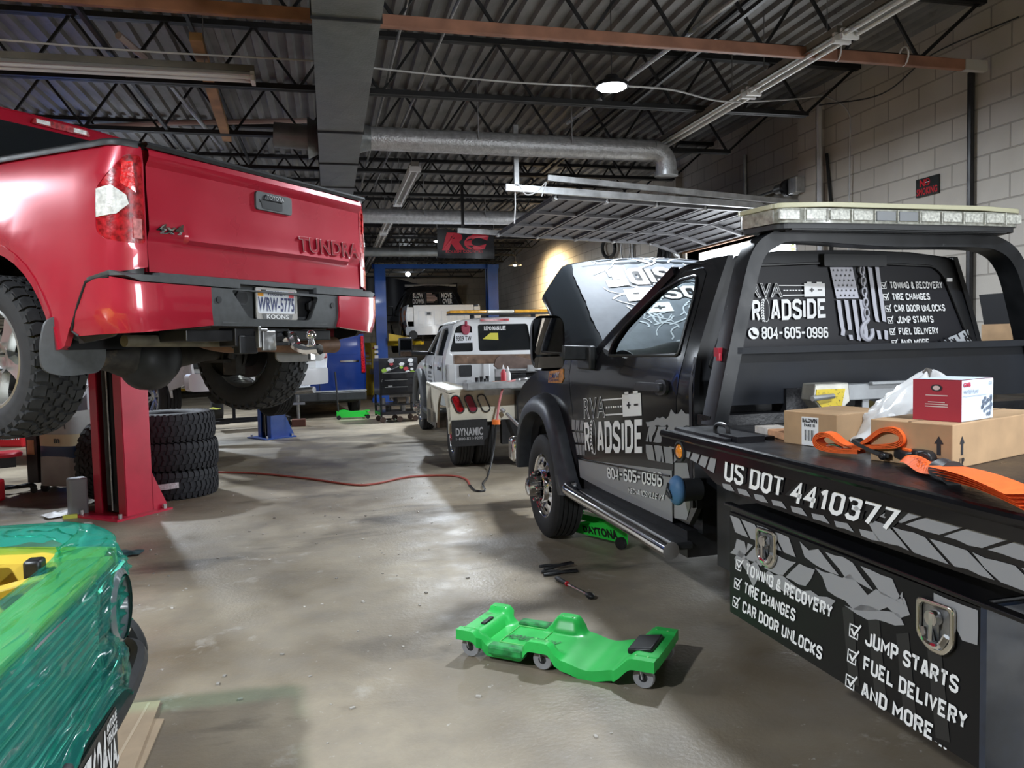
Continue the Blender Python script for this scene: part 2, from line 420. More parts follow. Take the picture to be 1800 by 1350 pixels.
# ================================================================== the building
XR, XL, YB, YF = 5.5, -9.2, 27.0, -6.0
ZDECK, ZCH = 4.36, 3.80
def floor_material():
    m = bpy.data.materials.new('stained_concrete'); m.use_nodes = True; nt = m.node_tree; b = nt.nodes['Principled BSDF']; L = nt.links
    N = lambda t: nt.nodes.new(t)
    tc = N('ShaderNodeTexCoord')
    def noise(sc, det, ro, lo, hi, dist=0.0, stretch=None):
        n = N('ShaderNodeTexNoise'); n.inputs['Scale'].default_value = sc; n.inputs['Detail'].default_value = det; n.inputs['Roughness'].default_value = ro; n.inputs['Distortion'].default_value = dist
        if stretch:
            mp = N('ShaderNodeMapping'); mp.inputs['Scale'].default_value = stretch; L.new(tc.outputs['Object'], mp.inputs['Vector']); L.new(mp.outputs['Vector'], n.inputs['Vector'])
        else: L.new(tc.outputs['Object'], n.inputs['Vector'])
        r = N('ShaderNodeMapRange'); r.inputs['From Min'].default_value = lo; r.inputs['From Max'].default_value = hi; L.new(n.outputs['Fac'], r.inputs['Value']); return r.outputs['Result']
    def mix(f, a, c, fac=1.0):
        x = N('ShaderNodeMix'); x.data_type = 'RGBA'
        if fac != 1.0:
            k = N('ShaderNodeMath'); k.operation = 'MULTIPLY'; L.new(f, k.inputs[0]); k.inputs[1].default_value = fac; f = k.outputs[0]
        L.new(f, x.inputs['Factor'])
        if isinstance(a, tuple): x.inputs['A'].default_value = a
        else: L.new(a, x.inputs['A'])
        x.inputs['B'].default_value = c; return x.outputs['Result']
    big = noise(.55, 4, .55, .38, .62)
    col = mix(big, (.17, .135, .092, 1), (.37, .315, .235, 1))
    col = mix(noise(3.5, 8, .65, .42, .7), col, (.2, .175, .145, 1), .55)
    col = mix(noise(.9, 6, .6, .56, .68, .6, (.5, 1.3, 1)), col, (.07, .058, .045, 1), .9)      # old oil stains
    col = mix(noise(2.3, 7, .7, .60, .72, .4), col, (.5, .47, .42, 1), .55)                      # scuffed pale patches
    col = mix(noise(16, 4, .7, .66, .72), col, (.62, .6, .57, 1), .45)                           # chips and grit
    L.new(col, b.inputs['Base Color'])
    rr = N('ShaderNodeMapRange'); rr.inputs['To Min'].default_value = .3; rr.inputs['To Max'].default_value = .62
    L.new(noise(1.6, 6, .6, .35, .65), rr.inputs['Value']); L.new(rr.outputs['Result'], b.inputs['Roughness'])
    b.inputs['Specular IOR Level'].default_value = .4
    bp = N('ShaderNodeBump'); bp.inputs['Strength'].default_value = .25; bp.inputs['Distance'].default_value = .004; L.new(noise(40, 4, .6, .3, .7), bp.inputs['Height']); L.new(bp.outputs['Normal'], b.inputs['Normal'])
    return m
def block_material(name, axis, c1, c2, mortar):
    m = bpy.data.materials.new(name); m.use_nodes = True; nt = m.node_tree; b = nt.nodes['Principled BSDF']; L = nt.links
    N = lambda t: nt.nodes.new(t)
    tc = N('ShaderNodeTexCoord'); sp = N('ShaderNodeSeparateXYZ'); cb = N('ShaderNodeCombineXYZ')
    L.new(tc.outputs['Object'], sp.inputs[0]); L.new(sp.outputs[1 if axis == 'y' else 0], cb.inputs[0]); L.new(sp.outputs[2], cb.inputs[1])
    br = N('ShaderNodeTexBrick'); br.inputs['Scale'].default_value = 1; br.inputs['Brick Width'].default_value = .4064; br.inputs['Row Height'].default_value = .2032
    br.inputs['Mortar Size'].default_value = .008; br.inputs['Mortar Smooth'].default_value = .3; br.inputs['Bias'].default_value = -.2
    br.inputs['Color1'].default_value = (*c1, 1); br.inputs['Color2'].default_value = (*c2, 1); br.inputs['Mortar'].default_value = (*mortar, 1)
    L.new(cb.outputs[0], br.inputs['Vector'])
    n = N('ShaderNodeTexNoise'); n.inputs['Scale'].default_value = 1.3; n.inputs['Detail'].default_value = 8; L.new(tc.outputs['Object'], n.inputs['Vector'])
    r = N('ShaderNodeMapRange'); r.inputs['From Min'].default_value = .45; r.inputs['From Max'].default_value = .75; r.inputs['To Max'].default_value = .3; L.new(n.outputs['Fac'], r.inputs['Value'])
    mx = N('ShaderNodeMix'); mx.data_type = 'RGBA'; L.new(r.outputs['Result'], mx.inputs['Factor']); L.new(br.outputs['Color'], mx.inputs['A']); mx.inputs['B'].default_value = (.2, .17, .14, 1)
    L.new(mx.outputs['Result'], b.inputs['Base Color']); b.inputs['Roughness'].default_value = .7
    n2 = N('ShaderNodeTexNoise'); n2.inputs['Scale'].default_value = 60; L.new(tc.outputs['Object'], n2.inputs['Vector'])
    ma = N('ShaderNodeMath'); ma.operation = 'MULTIPLY_ADD'; L.new(n2.outputs['Fac'], ma.inputs[0]); ma.inputs[1].default_value = .12; L.new(br.outputs['Fac'], ma.inputs[2])
    bp = N('ShaderNodeBump'); bp.invert = True; bp.inputs['Strength'].default_value = .8; bp.inputs['Distance'].default_value = .008; L.new(ma.outputs[0], bp.inputs['Height']); L.new(bp.outputs['Normal'], b.inputs['Normal'])
    return m
M_block = block_material('painted_block', 'y', (.56, .52, .46), (.52, .48, .43), (.36, .33, .29))
M_blockx = block_material('painted_block_end', 'x', (.46, .41, .33), (.43, .38, .31), (.33, .3, .25))
b = MB(); b.box(XL - .3, XR + .2, YF - .3, YB + .3, -.2, 0); struct(b.build('floor', floor_material(), smooth=0))
# right wall with two roller-door openings (one beside the viewer, one behind the black truck)
OY0, OY1, OZ = 8.16, 11.15, 2.87
b = MB()
b.box(XR, XR + .2, YF, -5.0, 0, 4.5); b.box(XR, XR + .2, -5.0, -1.4, 2.95, 4.5); b.box(XR, XR + .2, -1.4, OY0, 0, 4.5)
b.box(XR, XR + .2, OY0, OY1, OZ, 4.5); b.box(XR, XR + .2, OY1, YB, 0, 4.5)
b.box(XR - .11, XR + .01, 7.72, 8.06, 0, 4.2)                       # pilasters
b.box(XR - .11, XR + .01, 11.3, 11.7, 0, 4.2)
struct(b.build('wall_right', M_block, smooth=0))
b = MB(); b.box(XL, XR, YB, YB + .2, 0, 4.5); struct(b.build('wall_back', M_blockx, smooth=0))
b = MB(); b.box(XL - .2, XL, YF, YB, 0, 4.5); struct(b.build('wall_left', M_block, smooth=0))
b = MB(); b.box(XL, XR, YF - .2, YF, 0, 4.5); struct(b.build('wall_front', M_blockx, smooth=0))
# corrugated steel roof deck, flutes running away from the viewer
M_deck = mat('grey_roof_deck', (.2, .195, .19), .55, .2, noise=(3, .25), dirt=(2.2, .62, (.07, .065, .06)))
b = MB(); prof = []; x = XL - .2
while x < XR + .2:
    prof += [(x, ZDECK), (x + .05, ZDECK), (x + .068, ZDECK + .038), (x + .134, ZDECK + .038)]; x += .152
n = len(prof); vs = []
for y in (YF - .2, YB + .2): vs += [(p[0], y, p[1]) for p in prof]
b.add(vs, [(i, i + 1, n + i + 1, n + i) for i in range(n - 1)])
b.box(XL - .2, XR + .2, YF - .2, YB + .2, ZDECK + .05, ZDECK + .1)
struct(b.build('ceiling', M_deck, smooth=0, recalc=False))
# open-web steel joists
M_joist = mat('black_joist_steel', (.014, .014, .015), .5, .2, noise=(8, .4))
JY = [5.57 + 1.58 * k for k in range(-5, 14)]
b = MB()
for s in (-1, 1):
    b.box(XL, XR, s * .022 - .02, s * .022 + .02, ZDECK - .05, ZDECK - .005); b.box(XL + .3, 4.88, s * .025 - .02, s * .025 + .02, ZCH, ZCH + .042)
x = 4.86; k = 0
while x > XL + .5:
    x2 = x - .36
    b.bar((x, 0, ZCH + .02 if k % 2 == 0 else ZDECK - .03), (x2, 0, ZDECK - .03 if k % 2 == 0 else ZCH + .02), .022, .022); x = x2; k += 1
b.bar((4.86, 0, ZCH + .02), (5.45, 0, ZDECK - .04), .025, .025)
j0 = b.build('ceiling_joist', M_joist, smooth=0); struct(j0); j0.location = (0, JY[0], 0)
for y in JY[1:]:
    c = j0.copy(); COL.objects.link(c); c.location = (0, y, 0)
# cross bridging between the joists
for q, X in enumerate((-6.2, -1.55, 2.95)):
    b = MB(); b.bar((X, YF, ZCH + .03), (X, YB, ZCH + .03), .03, .03); b.bar((X + .5, YF, ZDECK - .06), (X + .5, YB, ZDECK - .06), .03, .03); struct(b.build('ceiling_bridging', M_joist, smooth=0))
# door jambs and header
M_jamb = mat('pale_jamb', (.5, .47, .42), .6, noise=(6, .3))
b = MB(); b.box(XR - .03, XR + .22, OY0 - .1, OY0, 0, OZ); struct(b.build('trim_1', M_jamb, smooth=0))
b = MB(); b.box(XR - .03, XR + .22, OY1, OY1 + .1, 0, OZ); struct(b.build('trim_2', M_jamb, smooth=0))
b = MB(); b.box(XR - .04, XR + .22, OY0 - .1, OY1 + .1, OZ, OZ + .06); struct(b.build('trim_3', mat('rusty_lintel', (.3, .16, .09), .7, noise=(7, .4)), smooth=0))
# outside: pavement and a hedge beyond the opening
b = MB(); b.box(XR + .2, 60, -30, 50, -.25, -.02); struct(b.build('floor_outside', mat('asphalt', (.3, .3, .3), .9, noise=(3, .2)), smooth=0))
b = MB(); r2 = random.Random(3)
for i in range(2600):
    p = Vector((r2.gauss(0, 1.1), r2.gauss(0, 4.2), abs(r2.gauss(1.9, 1.3)))); s_ = r2.uniform(.08, .18)
    a = Vector((r2.uniform(-1, 1), r2.uniform(-1, 1), r2.uniform(-1, 1))).normalized(); c = a.orthogonal()
    b.add([p - a * s_, p + c * s_ * .5, p + a * s_, p - c * s_ * .5], [(0, 1, 2, 3)])
o = b.build('hedge', mat('hedge_leaves', (.16, .27, .06), .6, noise=(2, .5)), smooth=0, recalc=False)
o.location = (15.5, 17.5, 0); tag(o, 'green leafy hedge outside beyond the raised garage door', 'hedge')

# ------------------------------------------------------------------ overhead garage door, raised under the roof
M_door = mat('grey_door_steel', (.085, .085, .095), .55, .1, noise=(5, .2))
gd = thing('door_1', 'raised sectional steel garage door hanging under the roof', 'garage door', (0, 0, 0)); gd['kind'] = 'structure'
DZ = lambda X: 3.2 - (X - 1.9) * .045
xs = [2.48, 3.08, 3.68, 4.28, 4.88]; path = [(x, DZ(x) - .02) for x in xs] + [(5.36, 2.90)]
DY0, DY1 = 8.22, 11.2
for i in range(5):
    (x0, z0), (x1, z1) = path[i], path[i + 1]; b = MB(); d = Vector((x1 - x0, 0, z1 - z0)); n = Vector((-d.z, 0, d.x)).normalized()
    if n.z > 0: n = -n
    def pt(t, y, h): p = Vector((x0, 0, z0)) + d * t + n * h; return (p.x, y, p.z)
    b.add([pt(t, y, h) for t in (.01, .99) for y in (DY0, DY1) for h in (-.02, 0)], [(0, 1, 3, 2), (4, 6, 7, 5), (0, 4, 5, 1), (2, 3, 7, 6), (0, 2, 6, 4), (1, 5, 7, 3)])
    for t in (.03, .94): b.add([pt(t + k, y, h) for k in (0, .05) for y in (DY0, DY1) for h in (0, .035)], [(0, 1, 3, 2), (4, 6, 7, 5), (0, 4, 5, 1), (2, 3, 7, 6), (0, 2, 6, 4), (1, 5, 7, 3)])
    for t in (.36, .66): b.add([pt(t + k, y, h) for k in (0, .03) for y in (DY0, DY1) for h in (0, .014)], [(0, 1, 3, 2), (4, 6, 7, 5), (0, 4, 5, 1), (2, 3, 7, 6), (0, 2, 6, 4), (1, 5, 7, 3)])
    sec = b.build('door_section', M_door, gd, smooth=0)
    b = MB()
    for y in (DY0 + .02, DY0 + 1.0, DY0 + 1.98, DY1 - .02):
        b.add([pt(t, y + k, h) for t in (.03, .97) for k in (-.03, .03) for h in (0, .04)], [(0, 1, 3, 2), (4, 6, 7, 5), (0, 4, 5, 1), (2, 3, 7, 6), (0, 2, 6, 4), (1, 5, 7, 3)])
    b.build('stile', mat('stile_steel', (.17, .17, .18), .5, .2, noise=(8, .2)), sec, smooth=0)
    for y in (DY0 + .03, DY1 - .03):
        b = MB(); p = pt(.02, y, .03); b.cone((p[0], y - .04, p[2]), (p[0], y + .06, p[2]), .025, seg=10); b.build('roller', M_galv, sec)
for y in (8.12, 11.28):
    b = MB()
    b.bar((1.9, y, DZ(1.9)), (4.95, y, DZ(4.95)), .05, .07)
    b.tube(spline([(4.95, y, DZ(4.95)), (5.22, y, 2.99), (5.36, y, 2.86), (5.43, y, 2.55), (5.43, y, 0.1)], 5), .03, 6)
    b.build('track', M_galv, gd, smooth=0)
b = MB(); b.bar((2.35, 8.06, DZ(2.35) + .12), (5.4, 8.06, DZ(5.4) + .05), .05, .06); b.build('angle_iron', M_galv, gd, smooth=0)
b = MB(); b.bar((2.02, 8.12, DZ(2) + .02), (2.02, 8.12, ZDECK - .5), .05, .05); b.build('hanger', M_steel, gd, smooth=0)
b = MB(); b.bar((1.98, 11.28, DZ(2) + .02), (1.98, 11.28, ZDECK - .5), .04, .04); b.build('hanger', M_blacksteel, gd, smooth=0)
b = MB(); b.cone((5.4, 7.95, 3.33), (5.4, 11.4, 3.33), .018, seg=8); b.cone((5.4, 8.3, 3.33), (5.4, 8.5, 3.33), .06, seg=14); b.cone((5.4, 10.9, 3.33), (5.4, 11.1, 3.33), .06, seg=14); b.build('torsion_shaft', M_steel, gd)
# door winch on the pilaster
w = thing('door_winch', 'grey drum winch on the wall above the raised garage door', 'winch', (5.36, 8.0, 3.28))
b = MB(); b.box(-.09, .03, -.08, .08, -.09, .09); b.build('housing', M_galv, w, smooth=0, bevel=.01)
b = MB(); b.cone((-.05, .1, 0), (-.05, .16, 0), .1, seg=20); b.build('drum', M_blacksteel, w)

# ------------------------------------------------------------------ ducts
M_duct = mat('grey_duct_sheet', (.2, .21, .21), .45, .55, noise=(7, .18), bump=(60, .25))
M_foil = mat('foil_duct_wrap', (.5, .51, .53), .35, .45, noise=(20, .2), bump=(55, .6))
d = thing('rectangular_duct', 'large flat grey sheet-metal duct running under the roof', 'duct', (0, 0, 0))
b = MB(); DX0, DX1, DZ0, DZ1 = -.03, .36, 3.42, 3.74
for (y0, y1) in [(-3, 2.2), (2.2, 3.4), (3.4, 4.6), (4.6, 5.8), (5.8, 7.0), (7.0, 8.2), (8.2, 9.4), (9.4, 11.6)]:
    # cross-broken bottom panels
    cx, cy = (DX0 + DX1) / 2, (y0 + y1) / 2
    b.add([(DX0, y0, DZ0), (DX1, y0, DZ0), (DX1, y1, DZ0), (DX0, y1, DZ0), (cx, cy, DZ0 - .012)], [(0, 1, 4), (1, 2, 4), (2, 3, 4), (3, 0, 4)])
    b.add([(x, y, z) for y in (y0, y1) for x, z in ((DX0, DZ0), (DX1, DZ0), (DX1, DZ1), (DX0, DZ1))], [(1, 5, 6, 2), (2, 6, 7, 3), (3, 7, 4, 0)])
b.add([(DX0, 11.6, DZ0), (DX1, 11.6, DZ0), (DX1, 11.6, DZ1), (DX0, 11.6, DZ1)], [(0, 1, 2, 3)])
b.build('body', M_duct, d, smooth=0)
for y in (2.2, 4.6, 7.0, 8.2, 9.4):
    b = MB(); b.box(DX0 - .008, DX1 + .008, y - .006, y + .006, DZ0 - .016, DZ1 + .005); b.build('seam', M_blacksteel, d, smooth=0)
def round_duct(x0, x1, y, z0, z1, r, label, elbow=False, m=M_foil):
    d = thing('round_duct', label, 'duct', (x0, y, z0), 0, 'round ducts branching from the flat duct')
    b = MB(); b.tube([(0, 0, 0), (x1 - x0, 0, z1 - z0)], r, 24, caps=True); b.build('pipe', m, d)
    b = MB(); b.tube([(-.08, 0, 0), (.02, 0, 0), (.12, 0, 0)], [r * 1.7, r * 1.25, r * 1.02], 20); b.build('take_off', M_duct, d)
    if elbow:
        b = MB(); X = x1 - x0; Z = z1 - z0
        b.tube([(X + .16 * math.sin(t), 0, Z - .16 * (1 - math.cos(t))) for t in [R(a) for a in range(0, 91, 18)]] + [(X + .16, 0, Z - .24)], r, 24); b.build('elbow', m, d)
        b = MB(); b.tube([(X + .16, 0, Z - .22), (X + .16, 0, Z - .27)], r * 1.12, 24); b.build('collar', M_galv, d)
    for xx in (1.2, 2.2):
        if xx < x1 - x0:
            b = MB(); b.box(xx - .012, xx + .012, -r - .004, r + .004, -r * .2, ZDECK - z0 - .05) if False else b.bar((xx, -r, 0), (xx, -r, ZDECK - z0 - .03), .03, .005); b.build('hanger_strap', M_galv, d, smooth=0)
    return d
round_duct(.36, 3.52, 7.95, 3.62, 3.6, .115, 'silver foil round duct with a downturned elbow at its end', True)
round_duct(.36, 4.2, 12.55, 3.6, 3.6, .115, 'second grey round duct, beyond the one with the elbow')
round_duct(.36, 3.4, 16.95, 3.55, 3.56, .10, 'farthest round duct above the blue lift', m=M_duct)
round_duct(-.05, -.45, 7.95, 3.6, 3.62, .12, 'round duct stub on the left side of the flat duct', m=M_duct)

# ------------------------------------------------------------------ lights
def fixture(loc, length, yaw, label, group):
    t = thing('fluorescent_fixture', label, 'light fixture', loc, yaw, group); h = length / 2
    b = MB(); b.add([(y, x, z) for y in (-h, h) for x, z in ((-.09, -.005), (-.04, .035), (.04, .035), (.09, -.005), (.04, .028), (-.04, .028))], [(0, 1, 7, 6), (1, 2, 8, 7), (2, 3, 9, 8), (3, 4, 10, 9), (4, 5, 11, 10), (5, 0, 6, 11), (0, 5, 4, 3, 2, 1), (6, 7, 8, 9, 10, 11)])
    b.build('reflector', mat('fixture_enamel', (.3, .29, .27), .5, noise=(6, .15)) if group else mat('lit_white_enamel', (.75, .72, .7), .4), t, smooth=0)  # ungrouped fixture gets a paler enamel: the lamp's light on it is painted in
    b = MB(); b.box(-h, h, -.05, .05, .035, .085); b.build('ballast_channel', mat('fixture_channel', (.2, .19, .17), .5, noise=(6, .2)), t, smooth=0)
    for s in (-1, 1):
        b = MB(); b.cone((-h + .03, s * .045, -.012), (h - .03, s * .045, -.012), .014, seg=10); b.build('tube', mat('unlit_tube', (.78, .78, .78), .25), t)
        b = MB(); b.box(s * (h - .015) - .015, s * (h - .015) + .015, -.07, .07, -.04, .035); b.build('lamp_holder', M_white, t, smooth=0)
    for s in (-1, 1): b = MB(); b.cone((s * h * .7, 0, .08), (s * h * .7, 0, ZDECK - loc[2]), .004, seg=6); b.build('hanger_chain', M_steel, t)
    return t
G1 = 'fluorescent fixtures in the row by the right wall'
for i, (y0, y1, lb) in enumerate([(2.6, 5.0, 'nearest fluorescent fixture of the row along the right wall'), (5.06, 6.3, 'middle fluorescent fixture in front of the orange beam, right row'), (6.36, 8.35, 'fluorescent fixture ending at the foil duct elbow')]):
    fixture((3.76, (y0 + y1) / 2, 3.73), y1 - y0, R(90), lb, G1)
G2 = 'fluorescent fixtures in the middle row'
for i, (y0, y1, lb) in enumerate([(9.7, 12.2, 'fluorescent fixture of the middle row nearest to the foil duct'), (12.8, 15.2, 'fluorescent fixture of the middle row between two round ducts'), (15.4, 17.8, 'third fluorescent fixture of the middle row, beside the dark banner'), (19.0, 23.4, 'farthest fluorescent fixture of the middle row')]):
    fixture((1.12, (y0 + y1) / 2, 3.73), y1 - y0, R(90), lb, G2)
fixture((-1.75, 6.57, 3.7), 2.5, 0, 'pinkish fluorescent fixture hanging above the red pickup', None)
M_led = mat('led_lens', (1, 1, 1), .3, emit=((.86, .93, 1.0), 60))
def led(loc, energy, label, lens=True, color=(.84, .92, 1.0)):
    t = thing('led_lamp', label, 'lamp', loc, 0, 'round LED high-bay lamps')
    b = MB(); b.lathe([(.0, .09), (.05, .09), (.07, .05), (.13, .03), (.135, 0), (.12, 0), (.0, .005)], seg=28); b.build('housing', M_blacksteel, t)
    b = MB(); b.lathe([(0, -.012), (.1, -.012), (.118, 0), (0, .001)], seg=28); b.build('lens', M_led, t)
    b = MB(); b.cone((0, 0, .09), (0, 0, ZDECK - loc[2]), .004, seg=6); b.build('cord', M_blackplastic, t)
    l = bpy.data.lights.new('led_light', 'AREA'); l.shape = 'DISK'; l.size = .24; l.energy = energy; l.color = color; l.spread = R(180)
    o = bpy.data.objects.new('led_light', l); COL.objects.link(o); o.parent = t; o.location = (0, 0, -.02)
    return t
led((2.27, 5.9, 3.56), 125, 'bright white round LED lamp glaring above the black truck')
led((-4.9, 5.2, 3.56), 140, 'round LED lamp outside the left edge beside the red pickup')
led((-2.9, 11.6, 3.56), 170, 'round LED lamp behind the red pickup')
led((2.4, 0.4, 3.56), 100, 'round LED lamp above the viewer, right')  # unseen lamp, added to brighten the near end of the room
led((-2.6, 1.4, 3.56), 190, 'round LED lamp above the viewer, left')  # added out of view as fill on the pickup's tail and the truck's side
led((-2.9, 17.5, 3.56), 200, 'round LED lamp in the far left bays')
led((2.2, 15.2, 3.56), 170, 'round LED lamp in the middle bay')
wl = thing('work_lamp', 'small clamp work lamp shining on the far right wall', 'lamp', P3(at_y(905, 466, 18.3)))
b = MB(); b.lathe([(.02, .1), (.05, .08), (.16, 0), (.165, -.005), (.15, 0), (.04, .07)], seg=24); b.build('shade', M_alloy, wl)
b = MB(); b.ball((0, 0, .02), .05, 12); b.build('bulb', mat('warm_bulb', (1, 1, 1), .3, emit=((1, .8, .5), 40)), wl)
b = MB(); b.cone((0, 0, .1), (.0, 0, .5), .012, seg=8); b.tube(spline([(0, 0, .2), (-.2, 0, .3), (-.35, 0, .45)], 5), .008, 6); b.build('cord', M_blackplastic, wl)
l = bpy.data.lights.new('work_light', 'SPOT'); l.energy = 420; l.color = (1, .74, .4); l.spot_size = R(150); l.spot_blend = .6; l.shadow_soft_size = .06
o = bpy.data.objects.new('work_light', l); COL.objects.link(o); o.parent = wl; o.location = (0, 0, -.06)
o.rotation_euler = (R(0), R(-52), 0)

# ------------------------------------------------------------------ wood, pipes, cables, signs on the structure
M_wood = mat('orange_stained_wood', (.33, .155, .1), .6, noise=(5, .3))
p0, p1 = at_y(-40, -30, 5.45), at_y(1690, 115, 5.45)
b = MB(); b.bar((-3.4, 5.46, ZCH - .02), (5.2, 5.46, ZCH - .045), .05, .085); o = b.build('wooden_beam', M_wood, smooth=0, bevel=.006); tag(o, 'long reddish wooden beam strapped along a roof joist', 'beam')
b = MB(); b.bar((5.2, 5.46, ZCH - .045), (5.42, 5.46, ZCH - .045), .052, .087); o2 = b.build('painted_end', mat('pale_paint', (.5, .48, .45), .7), o, smooth=0)
for X in (4.0, 4.62):
    b = MB(); b.tube([(X, 5.46 + .055 * math.cos(t), ZCH - .01 + .075 * math.sin(t)) for t in np.linspace(0, 2 * PI, 14)], .007, 6); b.build('tie', M_white, o)
wp = [at_y(355, 110, 5.9), at_y(385, 205, 8.4)]
b = MB(); b.bar((-.88, 6.2, ZCH + .06), (-1.0, 9.0, ZCH + .03), .09, .06); o = b.build('wooden_plank', mat('yellow_pine', (.4, .24, .12), .65, noise=(5, .3)), smooth=0); tag(o, 'short pale wooden plank laid across the joists', 'plank')
def pole(name, pts, r, m, label, cat='pipe', seg=8):
    b = MB(); b.tube(pts, r, seg); o = b.build(name, m); tag(o, label, cat); return o
pole('conduit', [at_x(1707, 128, 5.46), (5.46, 5.64, .3)], .028, M_blacksteel, 'black vertical pipe on the block wall below the wooden beam')
pole('conduit', [at_x(1440, 182, 5.37), (5.37, float(at_x(1443, 300, 5.37)[1]), .2)], .03, mat('pale_conduit', (.5, .5, .52), .5, noise=(5, .2)), 'pale vertical conduit at the edge of the pilaster')
pole('conduit', [at_x(1453, 270, 5.47), at_x(1461, 360, 5.47), (5.47, 7.58, .3)], .018, M_blacksteel, 'thin dark conduit right of the pale one')
pole('conduit', [at_x(1309, 272, 5.47), (5.47, float(at_x(1311, 330, 5.47)[1]), 2.98)], .025, M_galv, 'short grey conduit on the sooty wall over the garage door')
pole('cable', spline([at_z(960, 0, 4.1) if False else at_y(1080, 150, 5.9), at_y(1180, 158, 6.0), at_y(1270, 178, 6.4), at_y(1370, 176, 6.9), at_x(1450, 168, 5.3)], 8), .008, mat('pale_cable', (.5, .5, .5), .6), 'pale cable looping from the bright lamp to the block wall', 'cable', 6)
pole('cable', spline([at_x(1450, 168, 5.3), at_x(1490, 195, 5.4), at_x(1494, 260, 5.44), (5.44, 7.25, 1.8)], 8), .008, mat('pale_cable', (.5, .5, .5), .6), 'pale cable running down the block wall right of the pilaster', 'cable', 6)
pole('cable', spline([at_y(0, 70, 6.0), at_y(250, 90, 6.0), at_y(550, 107, 6.0), at_y(660, 120, 6.0), at_y(880, 143, 6.0), at_y(1050, 152, 6.0)], 8), .007, mat('pale_cable', (.5, .5, .5), .6), 'long pale cable strung across the joists to the lamp', 'cable', 6)
pole('cable', spline([at_x(1440, 185, 5.3), at_x(1550, 165, 5.45), at_x(1640, 95, 5.46), at_x(1790, 30, 5.47)], 8), .007, M_blackplastic, 'thin black cable sagging along the top of the block wall', 'cable', 6)
pole('conduit', [at_z(208, 62, 4.05), at_z(255, 102, 4.0)], .03, mat('pink_grey_pipe', (.42, .33, .3), .5), 'short open pipe end under the deck, left', 'pipe')
pole('conduit', [at_z(300, 150, 4.0), at_z(390, 260, 4.0)], .022, M_galv, 'thin galvanised strut slanting above the red pickup', 'strut')
pole('conduit', [at_y(130, 225, 9.4), at_y(300, 216, 9.4), at_y(540, 212, 9.4)], .03, mat('pink_grey_pipe', (.42, .33, .3), .5), 'pinkish pipe running along the joist above the red tailgate', 'pipe')
pole('conduit', [(2.9, 4.2, ZCH + .1), (2.6, 8.1, ZCH + .1)], .02, M_galv, 'thin galvanised strut beside the bright lamp', 'strut')
pole('conduit', [(.62, 4.3, ZCH + .12), (.55, 12, ZCH + .12)], .013, M_steel, 'thin steel rod right of the flat duct', 'rod')
pole('conduit', [(1.0, 4.6, ZCH + .15), (.75, 12, ZCH + .15)], .013, M_steel, 'second thin steel rod right of the flat duct', 'rod')
pole('hanging_cord', [at_y(905, 322, 8.15), at_y(906, 360, 8.15), at_y(904, 393, 8.15)], .007, M_white, 'white pull cord hanging from the near door track', 'cord', 6)
pole('hanging_cord', spline([at_y(912, 325, 8.1), at_y(925, 342, 8.1), at_y(945, 336, 8.1), at_y(960, 320, 8.1), at_y(952, 345, 8.1)], 6), .007, M_white, 'white cord looped on the end of the door track', 'cord', 6)
hp = [at_x(1070 + 11 * math.cos(t), 436 + 17 * math.sin(t), 5.42) for t in np.linspace(0, 2 * PI, 25)]
pole('hose_loop', hp, .035, M_blackplastic, 'black hose coiled on the far part of the right wall', 'hose')
pole('hose_loop', [at_x(1100 + 8 * math.cos(t), 438 + 22 * math.sin(t), 5.44) for t in np.linspace(0, 2 * PI, 25)], .012, M_steel, 'thin grey cable loop beside the black hose coil', 'cable')
pole('conduit', [at_x(1112, 420, 5.46), at_x(1113, 475, 5.46)], .025, M_steel, 'grey pipe on the wall beside the coiled hose', 'pipe')
# sooty control pipes at the far jamb
b = MB()
for i in range(9):
    y = 11.35 + .05 * i; b.tube(spline([(5.3, y, 3.1), (5.24 + .05 * rng.random(), y + rng.uniform(-.1, .1), 2.7), (5.3, y + rng.uniform(-.08, .08), 2.3), (5.3, y, 1.6)], 5), .02 + .02 * rng.random(), 6)
o = b.build('wire_bundle', M_blacksteel); tag(o, 'tangled dark bundle of wires at the far edge of the door opening', 'wires')
# no smoking sign
s = thing('no_smoking_sign', 'black and red NO SMOKING sign on the block wall', 'sign', (5.485, 6.165, 2.91))
b = MB(); b.box(-.006, .008, -.14, .14, -.085, .085); b.build('board', mat('sign_black', (.015, .018, .016), .35), s, smooth=0)
M_signred = mat('sign_red', (.55, .02, .03), .45)
fnS = lambda a, c, o: (-.006 - o, a, c)
b = MB(); b.text('N', ((.085, .07), (.03, .07), (.03, .01), (.085, .01)), fnS, .002, .03); b.text('SMOKING', ((.125, -.01), (-.125, -.01), (-.125, -.07), (.125, -.07)), fnS, .002, .03)
b.lathe([(.026, 0), (.033, 0), (.033, .003), (.026, .003)], (-.009, -.005, .04), 'x', 20); b.bar((-.009, .02, .065), (-.009, -.03, .015), .003, .007)
b.build('lettering', M_signred, s, smooth=0)
b = MB(); b.bar((-.0085, .02, .04), (-.0085, -.03, .04), .003, .006); b.build('cigarette_mark', M_white, s, smooth=0)
